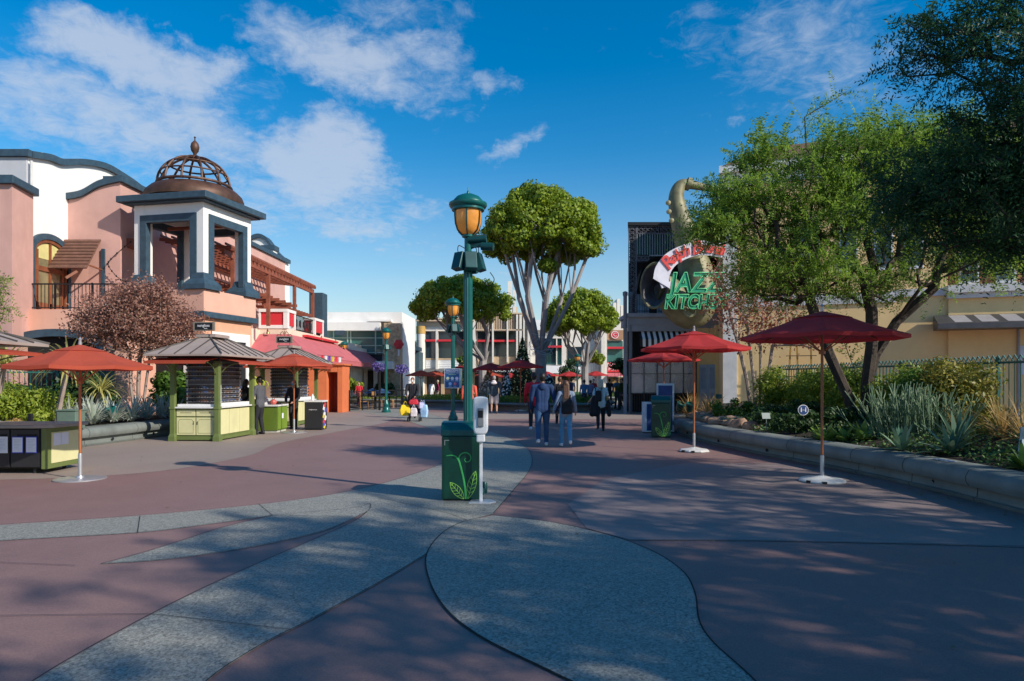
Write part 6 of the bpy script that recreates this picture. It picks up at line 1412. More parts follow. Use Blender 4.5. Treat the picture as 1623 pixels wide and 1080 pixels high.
q = G(872, 672); person('person with brown hair in dark top, half hidden behind the couple', q.x+.35, q.y, R(0), 1.72, top=BLK, bottom=BLK, shoes=KSH, hair=HBR, stride=.1, ph=1)
q = G(952, 684); pb, _ = person('blonde woman in pale patterned tee and black leggings with coat over arm', q.x, q.y, R(-4), 1.62, top=CL('pale_tee', (.45, .58, .62), .35), bottom=BLK, shoes=KSH, hair=HBL, hairlen=.16, stride=.2, ph=-1, female=True, sleeve=.3, arms={-1: ((-.26, -.05, 1.16), (-.40, .08, .98)), 1: ((.24, -.02, 1.14), (.24, .1, .94))})
t = thing('folded_coat', 'black coat draped from the blonde woman left side to the knee', 'coat', (q.x, q.y, 0)); m = MB(); cap_(m, (-.22, .0, 1.08), .07, (-.26, .02, .55), .10); cap_(m, (-.14, -.06, 1.05), .06, (-.16, -.04, .56), .10); cap_(m, (.24, .02, .98), .05, (.27, .02, .52), .07); remesh(m, 'coat_body', BLK, t, .012)
backpack('dark shoulder bag on the blonde woman back', (q.x, q.y, 0), R(-4), 1, .10, dx=-.08, z=1.12)
q = G(783, 656); person('man in dark hooded jacket, pale shorts, walking away under red umbrella', q.x, q.y, R(0), 1.80, top=CL('charcoal_jacket', (.035, .055, .075)), bottom=CL('pale_shorts', (.62, .52, .48)), shorts=True, shoes=KSH, hair=M('grey_hair', (.3, .28, .27)), stride=.05, hood='hooded_jacket', build=1.28, vox=.014)
m = MB(); m.ell((0, 0, 0), (.11, .06, .08), 12, 8); m.ell((0, -.02, -.06), (.15, .05, .07), 12, 8); o = m.build('white_hood', CL('white_hood', (.7, .62, .6)), None, True); o.location = (q.x, q.y-.16, 1.53); tag(o, 'white hood hanging at the back of the dark jacketed man', 'hood')
# person behind the nearest pole
q = G(741, 668); person('person in orange-red vest standing behind nearest lamp pole', q.x, q.y+1, R(0), 1.62, top=CL('orange_vest', (.70, .10, .06), .35), bottom=BLK, shoes=KSH, hair=HB, stride=.05, build=1.3, vox=.014)
# person with shopping bags
q = G(653, 664); person('masked person in black coat pushing a stroller heaped with bags', q.x-.05, q.y+.5, R(176), 1.70, top=CL('black_coat', (.015, .015, .022)), bottom=BLK, shoes=KSH, hair=HBR, stride=.05, build=1.15, mask=CL('white_mask', (.7, .7, .72)), skirt=BLK, vox=.013, arms={-1: ((-.27, .10, 1.15), (-.2, .28, .98)), 1: ((.27, .10, 1.15), (.2, .28, .98))})
q = G(656, 668); cx_, cy_ = q.x+.02, q.y
stl = thing('stroller', 'small stroller heaped with bags pushed by the masked person', 'stroller', (cx_, cy_, 0))
m = MB()
for sx in (-1, 1): m.tube(crom([(sx*.22, .45, .98), (sx*.22, .25, .7), (sx*.2, .0, .4), (sx*.2, -.2, .12)], 5), .014, 6); m.tube([(sx*.2, .0, .4), (sx*.22, .28, .1)], .014, 6)
m.tube([(-.22, .45, .98), (.22, .45, .98)], .016, 6); m.build('frame', BLACK, stl)
for sx in (-1, 1):
    for y in (-.22, .28): m = MB(); m.lathe([(.03, -.02), (.085, -.02), (.09, 0), (.085, .02), (.03, .02)], (sx*.22, y, .09), 16, M_=Matrix.Rotation(R(90), 4, 'Y')); m.build('wheel', BLACK, stl, True)
m = MB(); m.slab([(-.19, -.25, .3), (.19, -.25, .3), (.19, .1, .32), (-.19, .1, .32)], .03); m.slab([(-.19, .1, .32), (.19, .1, .32), (.19, .25, .75), (-.19, .25, .75)], .03); m.build('seat', CL('stroller_cloth', (.03, .03, .05)), stl)
def bag(nm, label, x, y, z, w, dp, h, mat, cat, tw=0):
    t = thing(nm, label, cat, (x, y, z), tw); m = MB(); rnd = random.Random(label)
    vs = []
    for zz, k in ((0, .9), (.5*h, 1.06), (h, .8)): vs += [(-w*k+rnd.uniform(-.02, .02), -dp*k, zz), (w*k, -dp*k+rnd.uniform(-.02, .02), zz), (w*k, dp*k, zz+rnd.uniform(-.02, .03)), (-w*k, dp*k, zz)]
    m.add(vs, [(3, 2, 1, 0), (0, 1, 5, 4), (1, 2, 6, 5), (2, 3, 7, 6), (3, 0, 4, 7), (4, 5, 9, 8), (5, 6, 10, 9), (6, 7, 11, 10), (7, 4, 8, 11), (8, 9, 10, 11)]); m.build('bag_body', mat, t, bevel=.03)
    m = MB(); m.tube(crom([(-w*.4, -dp*.5, h*.98), (0, -dp*.3, h*1.35), (w*.4, -dp*.5, h*.98)], 5), .008, 5); m.build('handle', mat, t)
bag('shopping_bag', 'large bright yellow shopping bag on left of the stroller', cx_-.36, cy_-.02, .22, .19, .10, .42, CL('yellow_bag', (.85, .60, .02), .1), 'bag', .25)
bag('shopping_bag', 'pale blue drooping plastic bag on right of the stroller', cx_+.38, cy_-.02, .15, .14, .1, .5, CL('pale_blue_bag', (.35, .55, .85), .3), 'bag', -.2)
bag('shopping_bag', 'red and white bag on top of the heaped stroller', cx_-.02, cy_-.08, .66, .17, .11, .18, CL('red_bag', (.62, .03, .05), .3), 'bag')
bag('shopping_bag', 'white and maroon bag low on front of the stroller', cx_+.02, cy_-.3, .2, .13, .08, .34, CL('white_bag', (.7, .62, .64), .3), 'bag', .1)
bag('shopping_bag', 'lavender white bag high on the right of stroller', cx_+.27, cy_-.02, .5, .12, .1, .24, CL('lavender_bag', (.5, .5, .7), .3), 'bag', .5)
# kiosk customers and seller
person('man in grey sweater and black trousers standing at the kiosk counter', -7.45, 19.75, R(75), 1.70, top=GRYS, bottom=BLK, shoes=KSH, hair=HB, stride=.04, skin=SKIND, arms={1: ((-.0+.25, .02, 1.14), (.26, .1, .92)), -1: ((-.25, .08, 1.14), (-.18, .28, 1.02))})
person('seller in black with dark hair behind near kiosk counter', -8.0, 20.1, R(-20), 1.62, top=BLK, bottom=BLK, shoes=KSH, hair=HB, hairlen=.12, stride=.03, female=True, mask=CL('dark_mask', (.25, .08, .06)), skin=SKIN)
person('seller in black hood and blue face mask behind the green counter', -7.15, 21.9, R(172), 1.60, top=BLK, bottom=BLK, shoes=KSH, hair=HB, hairlen=.2, stride=.03, female=True, mask=CL('blue_mask', (.08, .32, .55)), arms={1: ((.24, .1, 1.12), (.14, .3, .98)), -1: ((-.24, .1, 1.12), (-.14, .3, .98))})
# distant visitors
far = [('distant person in white seen by the orange cafe umbrellas', 684, 48, 1.55, (.75, .75, .75), (.7, .7, .7), HB, 40), ('distant person in maroon top with pale hat under cafe umbrella', 694, 49, 1.6, (.28, .02, .08), (.4, .36, .3), HBL, 100),
       ('distant woman with dark hair in blue top walking near the right ficus', 926, 36, 1.62, (.06, .18, .35), (.03, .02, .05), HB, 0), ('distant person in lavender walking beside blue-topped woman', 936, 38, 1.6, (.35, .3, .5), (.1, .1, .15), HBR, 20),
       ('distant person in red beside the cafe umbrella pole', 941, 44, 1.66, (.4, .03, .04), (.05, .05, .06), HB, 150), ('distant person in black near restaurant, leftmost of the crowd', 966, 40, 1.7, (.03, .03, .035), (.03, .03, .04), HB, 10),
       ('distant person in denim blue shirt in front of red shop sign', 978, 38, 1.72, (.10, .22, .38), (.05, .05, .05), HBR, 200), ('distant person in dark clothes beside the restaurant pillar', 987, 36, 1.7, (.03, .04, .06), (.02, .02, .02), HB, 60),
       ('distant person in pale shirt at the restaurant corner', 984, 41, 1.66, (.5, .55, .6), (.05, .05, .06), HB, 120), ('distant person in navy near the ficus planter', 906, 45, 1.7, (.03, .05, .1), (.03, .03, .05), HB, 0),
       ('distant person in white top behind patio fence', 549, 38.5, 1.66, (.7, .65, .6), (.05, .05, .06), HB, 90), ('distant person in bright red on the patio', 569, 40, 1.5, (.6, .02, .04), (.1, .02, .03), HB, 180), ('distant figure in navy at the restaurant window', 1077, 30.6, 1.55, (.05, .09, .16), (.03, .04, .06), HB, 90), ('distant figure in dark purple at restaurant window', 1086, 30.9, 1.6, (.06, .02, .06), (.03, .03, .05), HB, 200)]
for i, (l_, px, dd, hh, c1_, c2_, hr, rot) in enumerate(far):
    if px in (1077, 1086): continue
    person(l_, XX(px, dd), dd, R(rot), hh, top=CL('far_t%d' % i, c1_), bottom=CL('far_b%d' % i, c2_), shoes=KSH, hair=hr, stride=.14 if i % 2 else .05, vox=.015, build=.95, topw=.008)
# ================================================================== TREES
BARK_P = M('pale_ficus_bark', (.30, .27, .26), .85, var=.22, scale=2.5, bump=.5, bscale=12, dirt=.3); BARK_D = M('dark_bark', (.055, .04, .03), .9, var=.35, scale=4, bump=.8, bscale=18); BARK_C = M('crape_bark', (.30, .23, .19), .75, var=.25, scale=4, bump=.3)
FIC = LEAF('ficus_leaf', (.09, .17, .012), (.34, .42, .03), .35)
def ficus(label, px, dd, zb, crown, zf, nst, seed, leaf=.17, per=230, ncl=110, limb=.045, cr=.75, flat=.6, low=.12, tr=.32):
    """crown=(x0px,x1px,ytop,ymid) in the photo at distance dd; zf = fork height"""
    rnd = random.Random(seed); x = XX(px, dd); t = thing('ficus_tree', label, 'tree', (x, dd, 0))
    cx_ = XX((crown[0]+crown[1])/2, dd); rx = (crown[1]-crown[0])/2/F*dd; zt = ZZ(crown[2], dd); zm = ZZ(crown[3], dd); rz = zt-zm
    cs, rs = [], []
    for i in range(ncl):                                  # clumps over an umbrella shaped dome
        u = rnd.random(); th = rnd.random()*2*math.pi; ph = math.acos(1-u*1.08) if u < .93 else 1.62; ph = min(ph, 1.66)
        rr = cr*rnd.choice((.5, .6, .75, .9, 1.15))*rnd.uniform(.9, 1.1); ex_ = 1+rnd.uniform(-.10, .10)
        cs.append((cx_+(rx-rr*.8)*math.sin(ph)*math.cos(th)*ex_, dd+(rx-rr*.8)*math.sin(ph)*math.sin(th)*ex_, zm+(rz-rr*.7)*math.cos(ph)*ex_)); rs.append(rr)
    for i in range(int(ncl*.25)):                         # lower inner clumps around the rim
        th = rnd.random()*2*math.pi; k = rnd.uniform(.55, .92); cs.append((cx_+rx*k*math.cos(th), dd+rx*k*math.sin(th), zm-rnd.random()*rz*low)); rs.append(cr*.6)
    P_, N_ = clumps(cs, rs, per, .8, .5); leafmesh('crown', P_, N_, leaf, FIC, t, 1.5, world=True)
    tg = []
    for i in range(int(ncl*.75)):
        th = rnd.random()*2*math.pi; k = rnd.random()**.5*.88; tg.append((cx_+rx*k*math.cos(th), dd+rx*k*math.sin(th), zm+rz*(.12+.45*(1-k*k))*rnd.uniform(.4, 1)))
    roots = [[(x, dd, zb-.4), (x+.02, dd, zb+.25*(zf-zb)), (x, dd, zb+.6*(zf-zb)), (x, dd, zf)]]
    fork = (x, dd, zf)
    nl_ = nst+3
    for k in range(nl_):
        a = 2*math.pi*(k+.3*rnd.random())/nl_+.4; kx = rnd.uniform(.40, .62); z1 = zf+(zm-zf)*.5; p0 = (x+.25*math.cos(a), dd+.25*math.sin(a), zf+.3)
        p1 = (x+(cx_-x)*.3+rx*kx*.45*math.cos(a), dd+rx*kx*.45*math.sin(a), zf+(z1-zf)*.5); p2 = (x+(cx_-x)*.6+rx*kx*.85*math.cos(a), dd+rx*kx*.85*math.sin(a), z1)
        roots.append([fork, p0, p1, p2])
        for j in range(3):
            b_ = a+(j-1)*.55+rnd.uniform(-.15, .15); k2 = rnd.uniform(.45, .92) if j != 1 else rnd.uniform(.2, .6)
            e = (cx_+rx*k2*math.cos(b_), dd+rx*k2*math.sin(b_), zm-rz*.05+rz*.15*rnd.random()); mid = tuple((u+v)/2+(rnd.uniform(-.15, .15)) for u, v in zip(p2, e)); q1 = tuple(u*.75+v*.25 for u, v in zip(p2, mid)); roots.append([p2, q1, (mid[0], mid[1], mid[2]), tuple(u*.5+v*.5 for u, v in zip(mid, e)), e])
    for k in range(nst-1):
        a = 2*math.pi*k/nst+rnd.random(); r_ = tr*rnd.uniform(.6, 1.1); r2 = r_*rnd.uniform(1.6, 3)
        roots.append([(x+r_*.6*math.cos(a), dd+r_*.6*math.sin(a), zb-.4), (x+r_*.8*math.cos(a), dd+r_*.8*math.sin(a), zb+.5*(zf-zb)), (x+r_*1.1*math.cos(a+.2), dd+r_*1.1*math.sin(a+.2), zf), (x+r2*math.cos(a+.3), dd+r2*math.sin(a+.3), zf+.8)])
    m = MB()
    for pts, rr in skeleton(roots, tg, limb, .55, .5, .06, .30, seed, .25): 
        m.tube(pts, [min(r_*.86, .34) for r_ in rr], 8)
    m.build('trunk', BARK_P, t, True, world=True)
    return t
ficus('tallest ficus tree with high umbrella crown and pale forking limbs wrapped in lights', 857, 41, .35, (766, 954, 297, 385), 3.2, 4, 11, .19, 300, 165, .040, .85, low=.22, tr=.30)
ficus('broad lower ficus tree with spreading crown, left, behind the street lamps', 765, 48, .35, (656, 812, 439, 487), 2.9, 3, 5, .19, 260, 120, .036, .85, low=.35)
ficus('right ficus tree with rounded crown above small red umbrellas', 927, 51, .35, (862, 978, 459, 512), 2.6, 4, 21, .19, 260, 100, .036, .8, low=.35)
# small leafy tufts on the tall ficus limbs
tf = thing('leaf_tuft', 'small leafy tuft growing on limb below tall ficus crown', 'foliage', (XX(868, 40), 40, ZZ(423, 40)))
Pq, Nq = clumps([(XX(868, 40), 39.6, ZZ(423, 40))], [.62], 900, .7); leafmesh('leaves', Pq, Nq, .18, FIC, tf, 1.5, world=True)
# festoon lights wound round the trunk
m = MB(); rnd = random.Random(4)
for k in range(7):
    c = Vector((XX(857, 41), 40.6, 3.3+.15*k)); m.tube(crom([c+Vector((.75*math.cos(a)+rnd.uniform(-.1, .1), .5*math.sin(a), .25*math.sin(a*2+k)+rnd.uniform(-.1, .1))) for a in [j*.7+k for j in range(9)]], 3), .012, 4)
o = m.build('fairy_lights', M('white_wire', (.55, .55, .6), .5)); tag(o, 'tangle of white fairy light wires wound round big ficus fork', 'lights')
# decorated dark conifers
def conifer(label, px, dd, pyt, wpx, snow, c=(.02, .06, .02), c2=(.05, .12, .03)):
    x = XX(px, dd); H_ = ZZ(pyt, dd); r = wpx/2/F*dd; t = thing('decorated_tree', label, 'tree', (x, dd, .3)); n = 2600
    zz_ = NR.random(n)**.7; zz_ = 1-zz_; rad = r*(1-zz_)**.8*(.75+.3*NR.random(n)); th = NR.random(n)*2*np.pi
    P_ = np.stack([x+rad*np.cos(th), dd+rad*np.sin(th), .45+(H_-.45)*zz_], 1); N_ = np.stack([np.cos(th), np.sin(th), .6+0*th], 1)+NR.normal(size=(n, 3))*.5
    leafmesh('foliage', P_, N_, .17, LEAF('conifer_%s' % px, c, c2, .15), t, 2.2, world=True)
    k = int(n*.10); P2 = P_[:k]+N_[:k]*.05; leafmesh('decorations', P2, N_[:k], .12, M('bauble_%s' % snow, (.75, .78, .72) if snow == 'white' else (.6, .55, .18), .4), t, 1.1, world=True)['kind'] = 'stuff'
    m = MB(); m.tube([(x, dd, 0), (x, dd, H_*.8)], [.09, .03], 8); m.build('trunk', BARK_D, t, world=True)
conifer('pale frosted decorated tree left of the man in shorts', 773, 40.5, 589, 30, 'white', (.10, .14, .08), (.42, .45, .3))
conifer('dark blue-green tree with white baubles right of the man in shorts', 803, 39.5, 590, 26, 'white', (.01, .03, .04), (.03, .07, .07))
conifer('tall dark decorated tree behind wide red umbrella at ficus trunk', 828, 39.5, 536, 46, 'gold', (.015, .03, .008), (.05, .08, .02))
conifer('dark tree with white baubles right of the man in red jacket', 870, 39.8, 594, 34, 'white', (.01, .025, .03), (.03, .06, .07))
conifer('slim green decorated tree left of the notice board lamp', 735, 44, 560, 18, 'gold', (.03, .06, .02), (.12, .16, .05))

# feathery trees: fine sprays of leaflets along every twig
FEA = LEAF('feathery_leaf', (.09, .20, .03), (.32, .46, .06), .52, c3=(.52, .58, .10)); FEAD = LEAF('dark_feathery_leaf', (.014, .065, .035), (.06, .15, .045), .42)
def sprays(starts, dirs, L_, nl, size, droop=.25, width=.085, seed=0):
    starts = np.asarray(starts); dirs = np.asarray(dirs); n = len(starts); Ls = L_*NR.uniform(.55, 1.2, n)
    side = np.cross(dirs, rdir(n)); side /= np.linalg.norm(side, axis=1, keepdims=True)+1e-9
    Ps, Us, Ns = [], [], []
    for k in range(nl):
        f = (k+.6)/nl; c = starts+dirs*(Ls*f)[:, None]; c[:, 2] -= droop*Ls*f*f
        w = width*(1-abs(f-.45)*.9)
        for sg in (-1, 1):
            Ps.append(c+side*(sg*w*.55)+NR.normal(size=(n, 3))*.012); Us.append(side*sg+dirs*.45+NR.normal(size=(n, 3))*.18); Ns.append(np.cross(dirs, side)*(1)+NR.normal(size=(n, 3))*.4)
    return np.concatenate(Ps), np.concatenate(Ns), np.concatenate(Us)
def feathery(label, root, fork_pts, blobs, ntg, per, mat, bark, seed, leaf=.075, L_=.55, nl=8, limb=.012, name='feathery_tree', upw=.25, droop=.25, trunkr=.5, extra=None, cat='tree'):
    """blobs: (centre, radii, weight) volumes that hold the twigs"""
    rnd = random.Random(seed); rs = np.random.default_rng(seed); t = thing(name, label, cat, root)
    tg = []; W_ = [b[2] for b in blobs]
    for i in range(ntg):
        c, r, w = rnd.choices(blobs, W_)[0]; v = Vector(rs.normal(size=3)).normalized()*rnd.random()**.45; tg.append((c[0]+v.x*r[0], c[1]+v.y*r[1], c[2]+v.z*r[2]))
    if extra: tg += extra
    sk = skeleton(fork_pts, tg, limb, .45, trunkr, .07, .22, seed, .12)
    m = MB(); st, dr = [], []
    C = np.mean([np.array(b[0]) for b in blobs], 0)
    for pts, rr in sk:
        m.tube(pts, rr, 7 if rr[0] > .05 else 5)
        for p, r_, a in zip(pts[1:], rr[1:], pts[:-1]):
            if r_ > limb*2.6: continue
            dd = Vector(p)-Vector(a)
            for _ in range(per):
                d = dd.normalized()*.6+Vector(rs.normal(size=3))*.75; d.z += upw; d.normalize(); q = Vector(a).lerp(Vector(p), rnd.random()); st.append(q); dr.append(d)
    m.build('trunk', bark, t, True, world=True)
    P_, N_, U_ = sprays([tuple(p) for p in st], [tuple(d) for d in dr], L_, nl, leaf, droop)
    leafmesh('crown', P_, N_, leaf, mat, t, 3.2, up=U_, world=True)
    print(label, 'sprays', len(st), 'leaves', len(P_))
    return t
tA = (8.3, 16.0, .6)
stemsA = [[(8.35, 16, .4), (8.3, 16, 1.2), (8.2, 16.05, 1.9), (8.0, 16.1, 2.5)], [(8.2, 15.9, .4), (8.0, 15.9, 1.2), (7.55, 15.9, 2.2), (7.2, 15.8, 3.0)], [(8.45, 16.1, .4), (8.55, 16.1, 1.3), (8.75, 16.1, 2.2), (9.2, 16.0, 3.0), (10.0, 15.8, 3.8)], [(8.4, 15.9, .4), (8.45, 15.9, 1.6), (8.5, 15.8, 2.4), (8.45, 15.7, 3.2)]]
bA = [((6.1, 16, 4.1), (1.1, 1.3, .6), .8), ((6.8, 16, 5.3), (1.7, 1.8, 1.0), 1.5), ((8.8, 16, 5.6), (1.9, 2.0, 1.2), 1.5), ((7.2, 16, 3.95), (2.0, 1.6, .65), 1.0), ((10.6, 15.5, 5.2), (1.4, 2, 1.3), 1.0), ((8.2, 16, 6.9), (1.9, 1.5, .7), .7), ((9.2, 16, 3.9), (1.5, 1.5, .5), .45), ((8.9, 16, 6.9), (1.8, 1.6, .9), 1.3), ((10.6, 15.6, 6.9), (1.3, 1.6, 1.0), 1.0), ((7.4, 16, 6.3), (1.2, 1.4, .8), .8), ((4.95, 16, 5.2), (.85, 1, .42), .6), ((5.35, 16, 5.9), (.8, 1, .5), .6), ((6.0, 16, 6.9), (.8, .9, .5), .35), ((11.6, 15.9, 4.6), (1.2, 1.2, .6), .5), ((11.5, 15.8, 6.2), (1.3, 1.5, 1.3), .8)]
up_tips = [(5.2, 16, 6.3), (5.45, 16, 6.7), (6.1, 16, 7.2), (6.5, 16, 7.5), (7.0, 16, 7.9), (7.5, 16, 8.2), (8.0, 16, 8.5), (4.6, 16, 5.4), (4.9, 16, 4.9), (8.6, 16, 8.0), (5.8, 16, 6.9)]
feathery('large feathery mesquite tree with dark forked trunk in the right planter', tA, stemsA, bA, 1150, 6, FEA, BARK_D, 3, .085, .75, 13, .0085, 'feathery_tree', .3, .2, .45, up_tips)
# nearer tree: trunk outside the right edge, boughs reaching in
stemsB = [[(9.6, 8.6, .3), (9.4, 8.6, 1.6), (9.2, 8.7, 2.8), (8.9, 8.8, 3.8)], [(9.7, 8.6, .3), (9.9, 8.6, 1.8), (10, 8.6, 3.2)]]
bB = [((7.4, 8.6, 5.6), (1.5, 1.6, 1.1), 1.4), ((8.6, 8.6, 6.3), (1.6, 1.8, 1.3), 1.3), ((6.7, 9.2, 4.0), (1.3, 1.3, .65), 1.0), ((8.1, 8.8, 4.0), (1.2, 1.4, .9), 1.0), ((6.2, 9.4, 6.4), (.8, .8, .5), .35), ((9.8, 8.5, 5.2), (1.6, 1.6, 1.5), .9), ((6.9, 9.0, 4.9), (1.2, 1.2, .6), .8), ((5.8, 9.2, 4.3), (.9, 1.0, .5), .45), ((7.6, 8.8, 3.6), (1.3, 1.2, .5), .5), ((9.2, 8.6, 7.4), (1.6, 1.6, .9), .8), ((7.4, 8.9, 7.3), (1.0, 1.0, .6), .35)]
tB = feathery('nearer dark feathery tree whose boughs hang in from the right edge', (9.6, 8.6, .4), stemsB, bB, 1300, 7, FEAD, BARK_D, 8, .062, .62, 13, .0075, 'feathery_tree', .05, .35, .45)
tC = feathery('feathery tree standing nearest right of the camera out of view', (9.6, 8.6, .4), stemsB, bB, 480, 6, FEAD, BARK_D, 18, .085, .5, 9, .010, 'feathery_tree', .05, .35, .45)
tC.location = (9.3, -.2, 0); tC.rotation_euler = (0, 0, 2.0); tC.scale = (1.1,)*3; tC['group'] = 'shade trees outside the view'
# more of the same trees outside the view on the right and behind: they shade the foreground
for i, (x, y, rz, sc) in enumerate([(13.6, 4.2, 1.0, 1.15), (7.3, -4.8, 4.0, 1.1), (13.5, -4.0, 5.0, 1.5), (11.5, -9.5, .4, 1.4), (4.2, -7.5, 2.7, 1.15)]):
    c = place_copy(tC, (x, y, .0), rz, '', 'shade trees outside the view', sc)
    c['label'] = ['feathery tree right of the planter out of view', 'feathery tree behind the camera on right', 'biggest feathery tree far behind on the right', 'feathery tree farthest behind the camera', 'feathery tree directly behind the camera'][i]
# left edge: pale green boughs
feathery('light green feathery tree poking in at the left edge', (-12.6, 13.6, .4), [[(-12.6, 13.6, .3), (-12.4, 13.6, 1.8), (-12.2, 13.6, 2.8)]], [((-11.2, 13.8, 3.2), (.75, .8, .9), 1), ((-12.4, 13.8, 4), (1.2, 1, .9), 1.2)], 200, 6, LEAF('light_feathery', (.12, .18, .03), (.30, .36, .08), .4), BARK_C, 14, .075, .4, 8, .009, 'feathery_tree', .1, .3)

# bronze-leaved trees
BRZ = LEAF('bronze_leaf', (.20, .08, .06), (.46, .25, .18), .3, c3=(.24, .25, .08)); BRZ2 = LEAF('red_brown_leaf', (.22, .05, .03), (.42, .17, .10), .3)
def bronze(label, root, stems, blobs, ntg, per, leaf, mat, seed, limb=.008, nleaf=14, spread=.22):
    rnd = random.Random(seed); rs = np.random.default_rng(seed); t = thing('bronze_leaved_tree', label, 'tree', root); tg = []
    for i in range(ntg):
        c, r, w = rnd.choices(blobs, [b[2] for b in blobs])[0]; v = Vector(rs.normal(size=3)).normalized()*rnd.random()**.4; tg.append((c[0]+v.x*r[0], c[1]+v.y*r[1], c[2]+v.z*r[2]))
    m = MB(); cs = []
    for pts, rr in skeleton(stems, tg, limb, .4, .42, .07, .25, seed, .1):
        m.tube(pts, rr, 6)
        for p, r_ in zip(pts, rr):
            if r_ < limb*2.2: cs += [tuple(p)]*nleaf
    m.build('trunk', BARK_C, t, True, world=True); P_ = np.array(cs)+rs.normal(size=(len(cs), 3))*spread*.6; leafmesh('crown', P_, rdir(len(P_))+np.array([0, 0, .4]), leaf, mat, t, 1.7, world=True)
    print(label, len(P_))
bronze('round bronze-leaved tree in the left bed before the bell tower base', (-11.4, 20.4, .5), [[(-11.4+.1*k, 20.4, .4), (-11.4+.18*k, 20.4+.1*k, 1.5), (-11.35+.3*k, 20.4, 2.3)] for k in (-1, 0, 1)],
       [((-11.4, 20.4, 3.5), (1.75, 1.4, .95), 2), ((-12.4, 20.4, 3.3), (.9, 1, .6), .7), ((-10.6, 20.4, 3.2), (.95, 1, .6), .7), ((-11.3, 20.4, 4.2), (1.1, 1, .45), .6), ((-11, 20.2, 2.6), (1.3, 1, .3), .35)], 480, 1, .085, BRZ, 31, .006, nleaf=42, spread=.26)
bronze('slender pale-stemmed tree with sparse red-brown leaves beside the restaurant corner', (7.9, 21.5, .6), [[(7.9+.12*k, 21.5, .4), (7.9+.2*k, 21.5-.05*k, 1.6), (7.85+.35*k, 21.5, 2.7), (7.85+.5*k, 21.5, 3.6)] for k in (-1.6, -.6, .4, 1.5)],
       [((7.8, 21.5, 4.0), (1.6, 1.2, 1.2), 2), ((8.8, 21.5, 3.2), (1.5, 1, .6), .8), ((7.0, 21.5, 4.8), (.9, .8, .8), .5), ((9.6, 21.0, 3.0), (1.2, .8, .4), .5)], 260, 1, .10, BRZ2, 37, .009, nleaf=11, spread=.3)

# ================================================================== PLANTS
def blades(name, n, L_, w, mat, parent, loc, tilt=(.1, 1.1), bend=.8, stiff=.5, seed=0, nseg=6, r0=.05, fold=.0):
    rs = np.random.default_rng(seed); m = MB()
    for i in range(n):
        a = rs.uniform(0, 2*np.pi); ti = rs.uniform(*tilt); l = L_*rs.uniform(.6, 1.15); d = Vector((math.cos(a)*math.sin(ti), math.sin(a)*math.sin(ti), math.cos(ti))); p = Vector((math.cos(a)*r0*rs.random(), math.sin(a)*r0*rs.random(), 0)); sd = Vector((-math.sin(a), math.cos(a), 0)); vs = []
        for k in range(nseg+1):
            f = k/nseg; ww = w*(.55+1.2*f if f < .4 else (1.03*(1-(f-.4)/.6)**.7))*.5+.0008; vs += [p-sd*ww, p+sd*ww]; d = (d+Vector((0, 0, -1))*bend*stiff/nseg*(.4+f)).normalized(); p = p+d*l/nseg
        m.add([v+Vector(loc) for v in vs], [(2*k, 2*k+1, 2*k+3, 2*k+2) for k in range(nseg)])
    return m.build(name, mat, parent, True, world=True)
def tuft(label, name, cat, loc, n, L_, w, mat, tilt=(.1, 1.1), bend=.8, stiff=.7, seed=0, group=None, r0=.06):
    t = thing(name, label, cat, loc, 0, group); blades('leaves', n, L_, w, mat, t, loc, tilt, bend, stiff, seed, r0=r0); return t
def bush(label, name, cat, c, r, n, leaf, mat, seed=0, ncl=14, asp=1.8, group=None, stems=True, ground=.4):
    rnd = random.Random(seed+5); t = thing(name, label, cat, (c[0], c[1], ground), 0, group); cs, rs_ = [], []
    for i in range(ncl):
        v = Vector((rnd.gauss(0, 1), rnd.gauss(0, 1), rnd.gauss(0, 1))).normalized()*rnd.random()**.3*.72; cs.append((c[0]+v.x*r[0], c[1]+v.y*r[1], c[2]+v.z*r[2])); rs_.append(min(r)*rnd.uniform(.4, .6))
    P_, N_ = clumps(cs, rs_, n//ncl, .85, .6); leafmesh('foliage', P_, N_, leaf, mat, t, asp, world=True)
    if stems:
        m = MB()
        for q in cs: m.tube(crom([(c[0]+(q[0]-c[0])*.25, c[1]+(q[1]-c[1])*.25, ground-.05), (c[0]+(q[0]-c[0])*.7, c[1]+(q[1]-c[1])*.7, (ground+q[2])/2), q], 3), .008, 4)
        m.build('stems', BARK_D, t, world=True)
    return t
LG = LEAF('yellow_green_leaf', (.13, .22, .02), (.36, .42, .05), .35); MG = LEAF('mid_green_leaf', (.04, .10, .015), (.13, .24, .03), .3); DG = LEAF('dark_green_leaf', (.012, .04, .01), (.05, .11, .025), .2)
SIL = LEAF('silver_leaf', (.28, .34, .26), (.68, .70, .60), .2); STRW = LEAF('straw_leaf', (.42, .38, .10), (.62, .58, .22), .3); ORG = LEAF('orange_leaf', (.24, .20, .06), (.66, .40, .16), .35, c3=(.16, .26, .05)); PICK = LEAF('grey_green_stem', (.10, .20, .11), (.32, .42, .26), .2); AGV = LEAF('blue_green_leaf', (.04, .12, .08), (.26, .38, .24), .15)
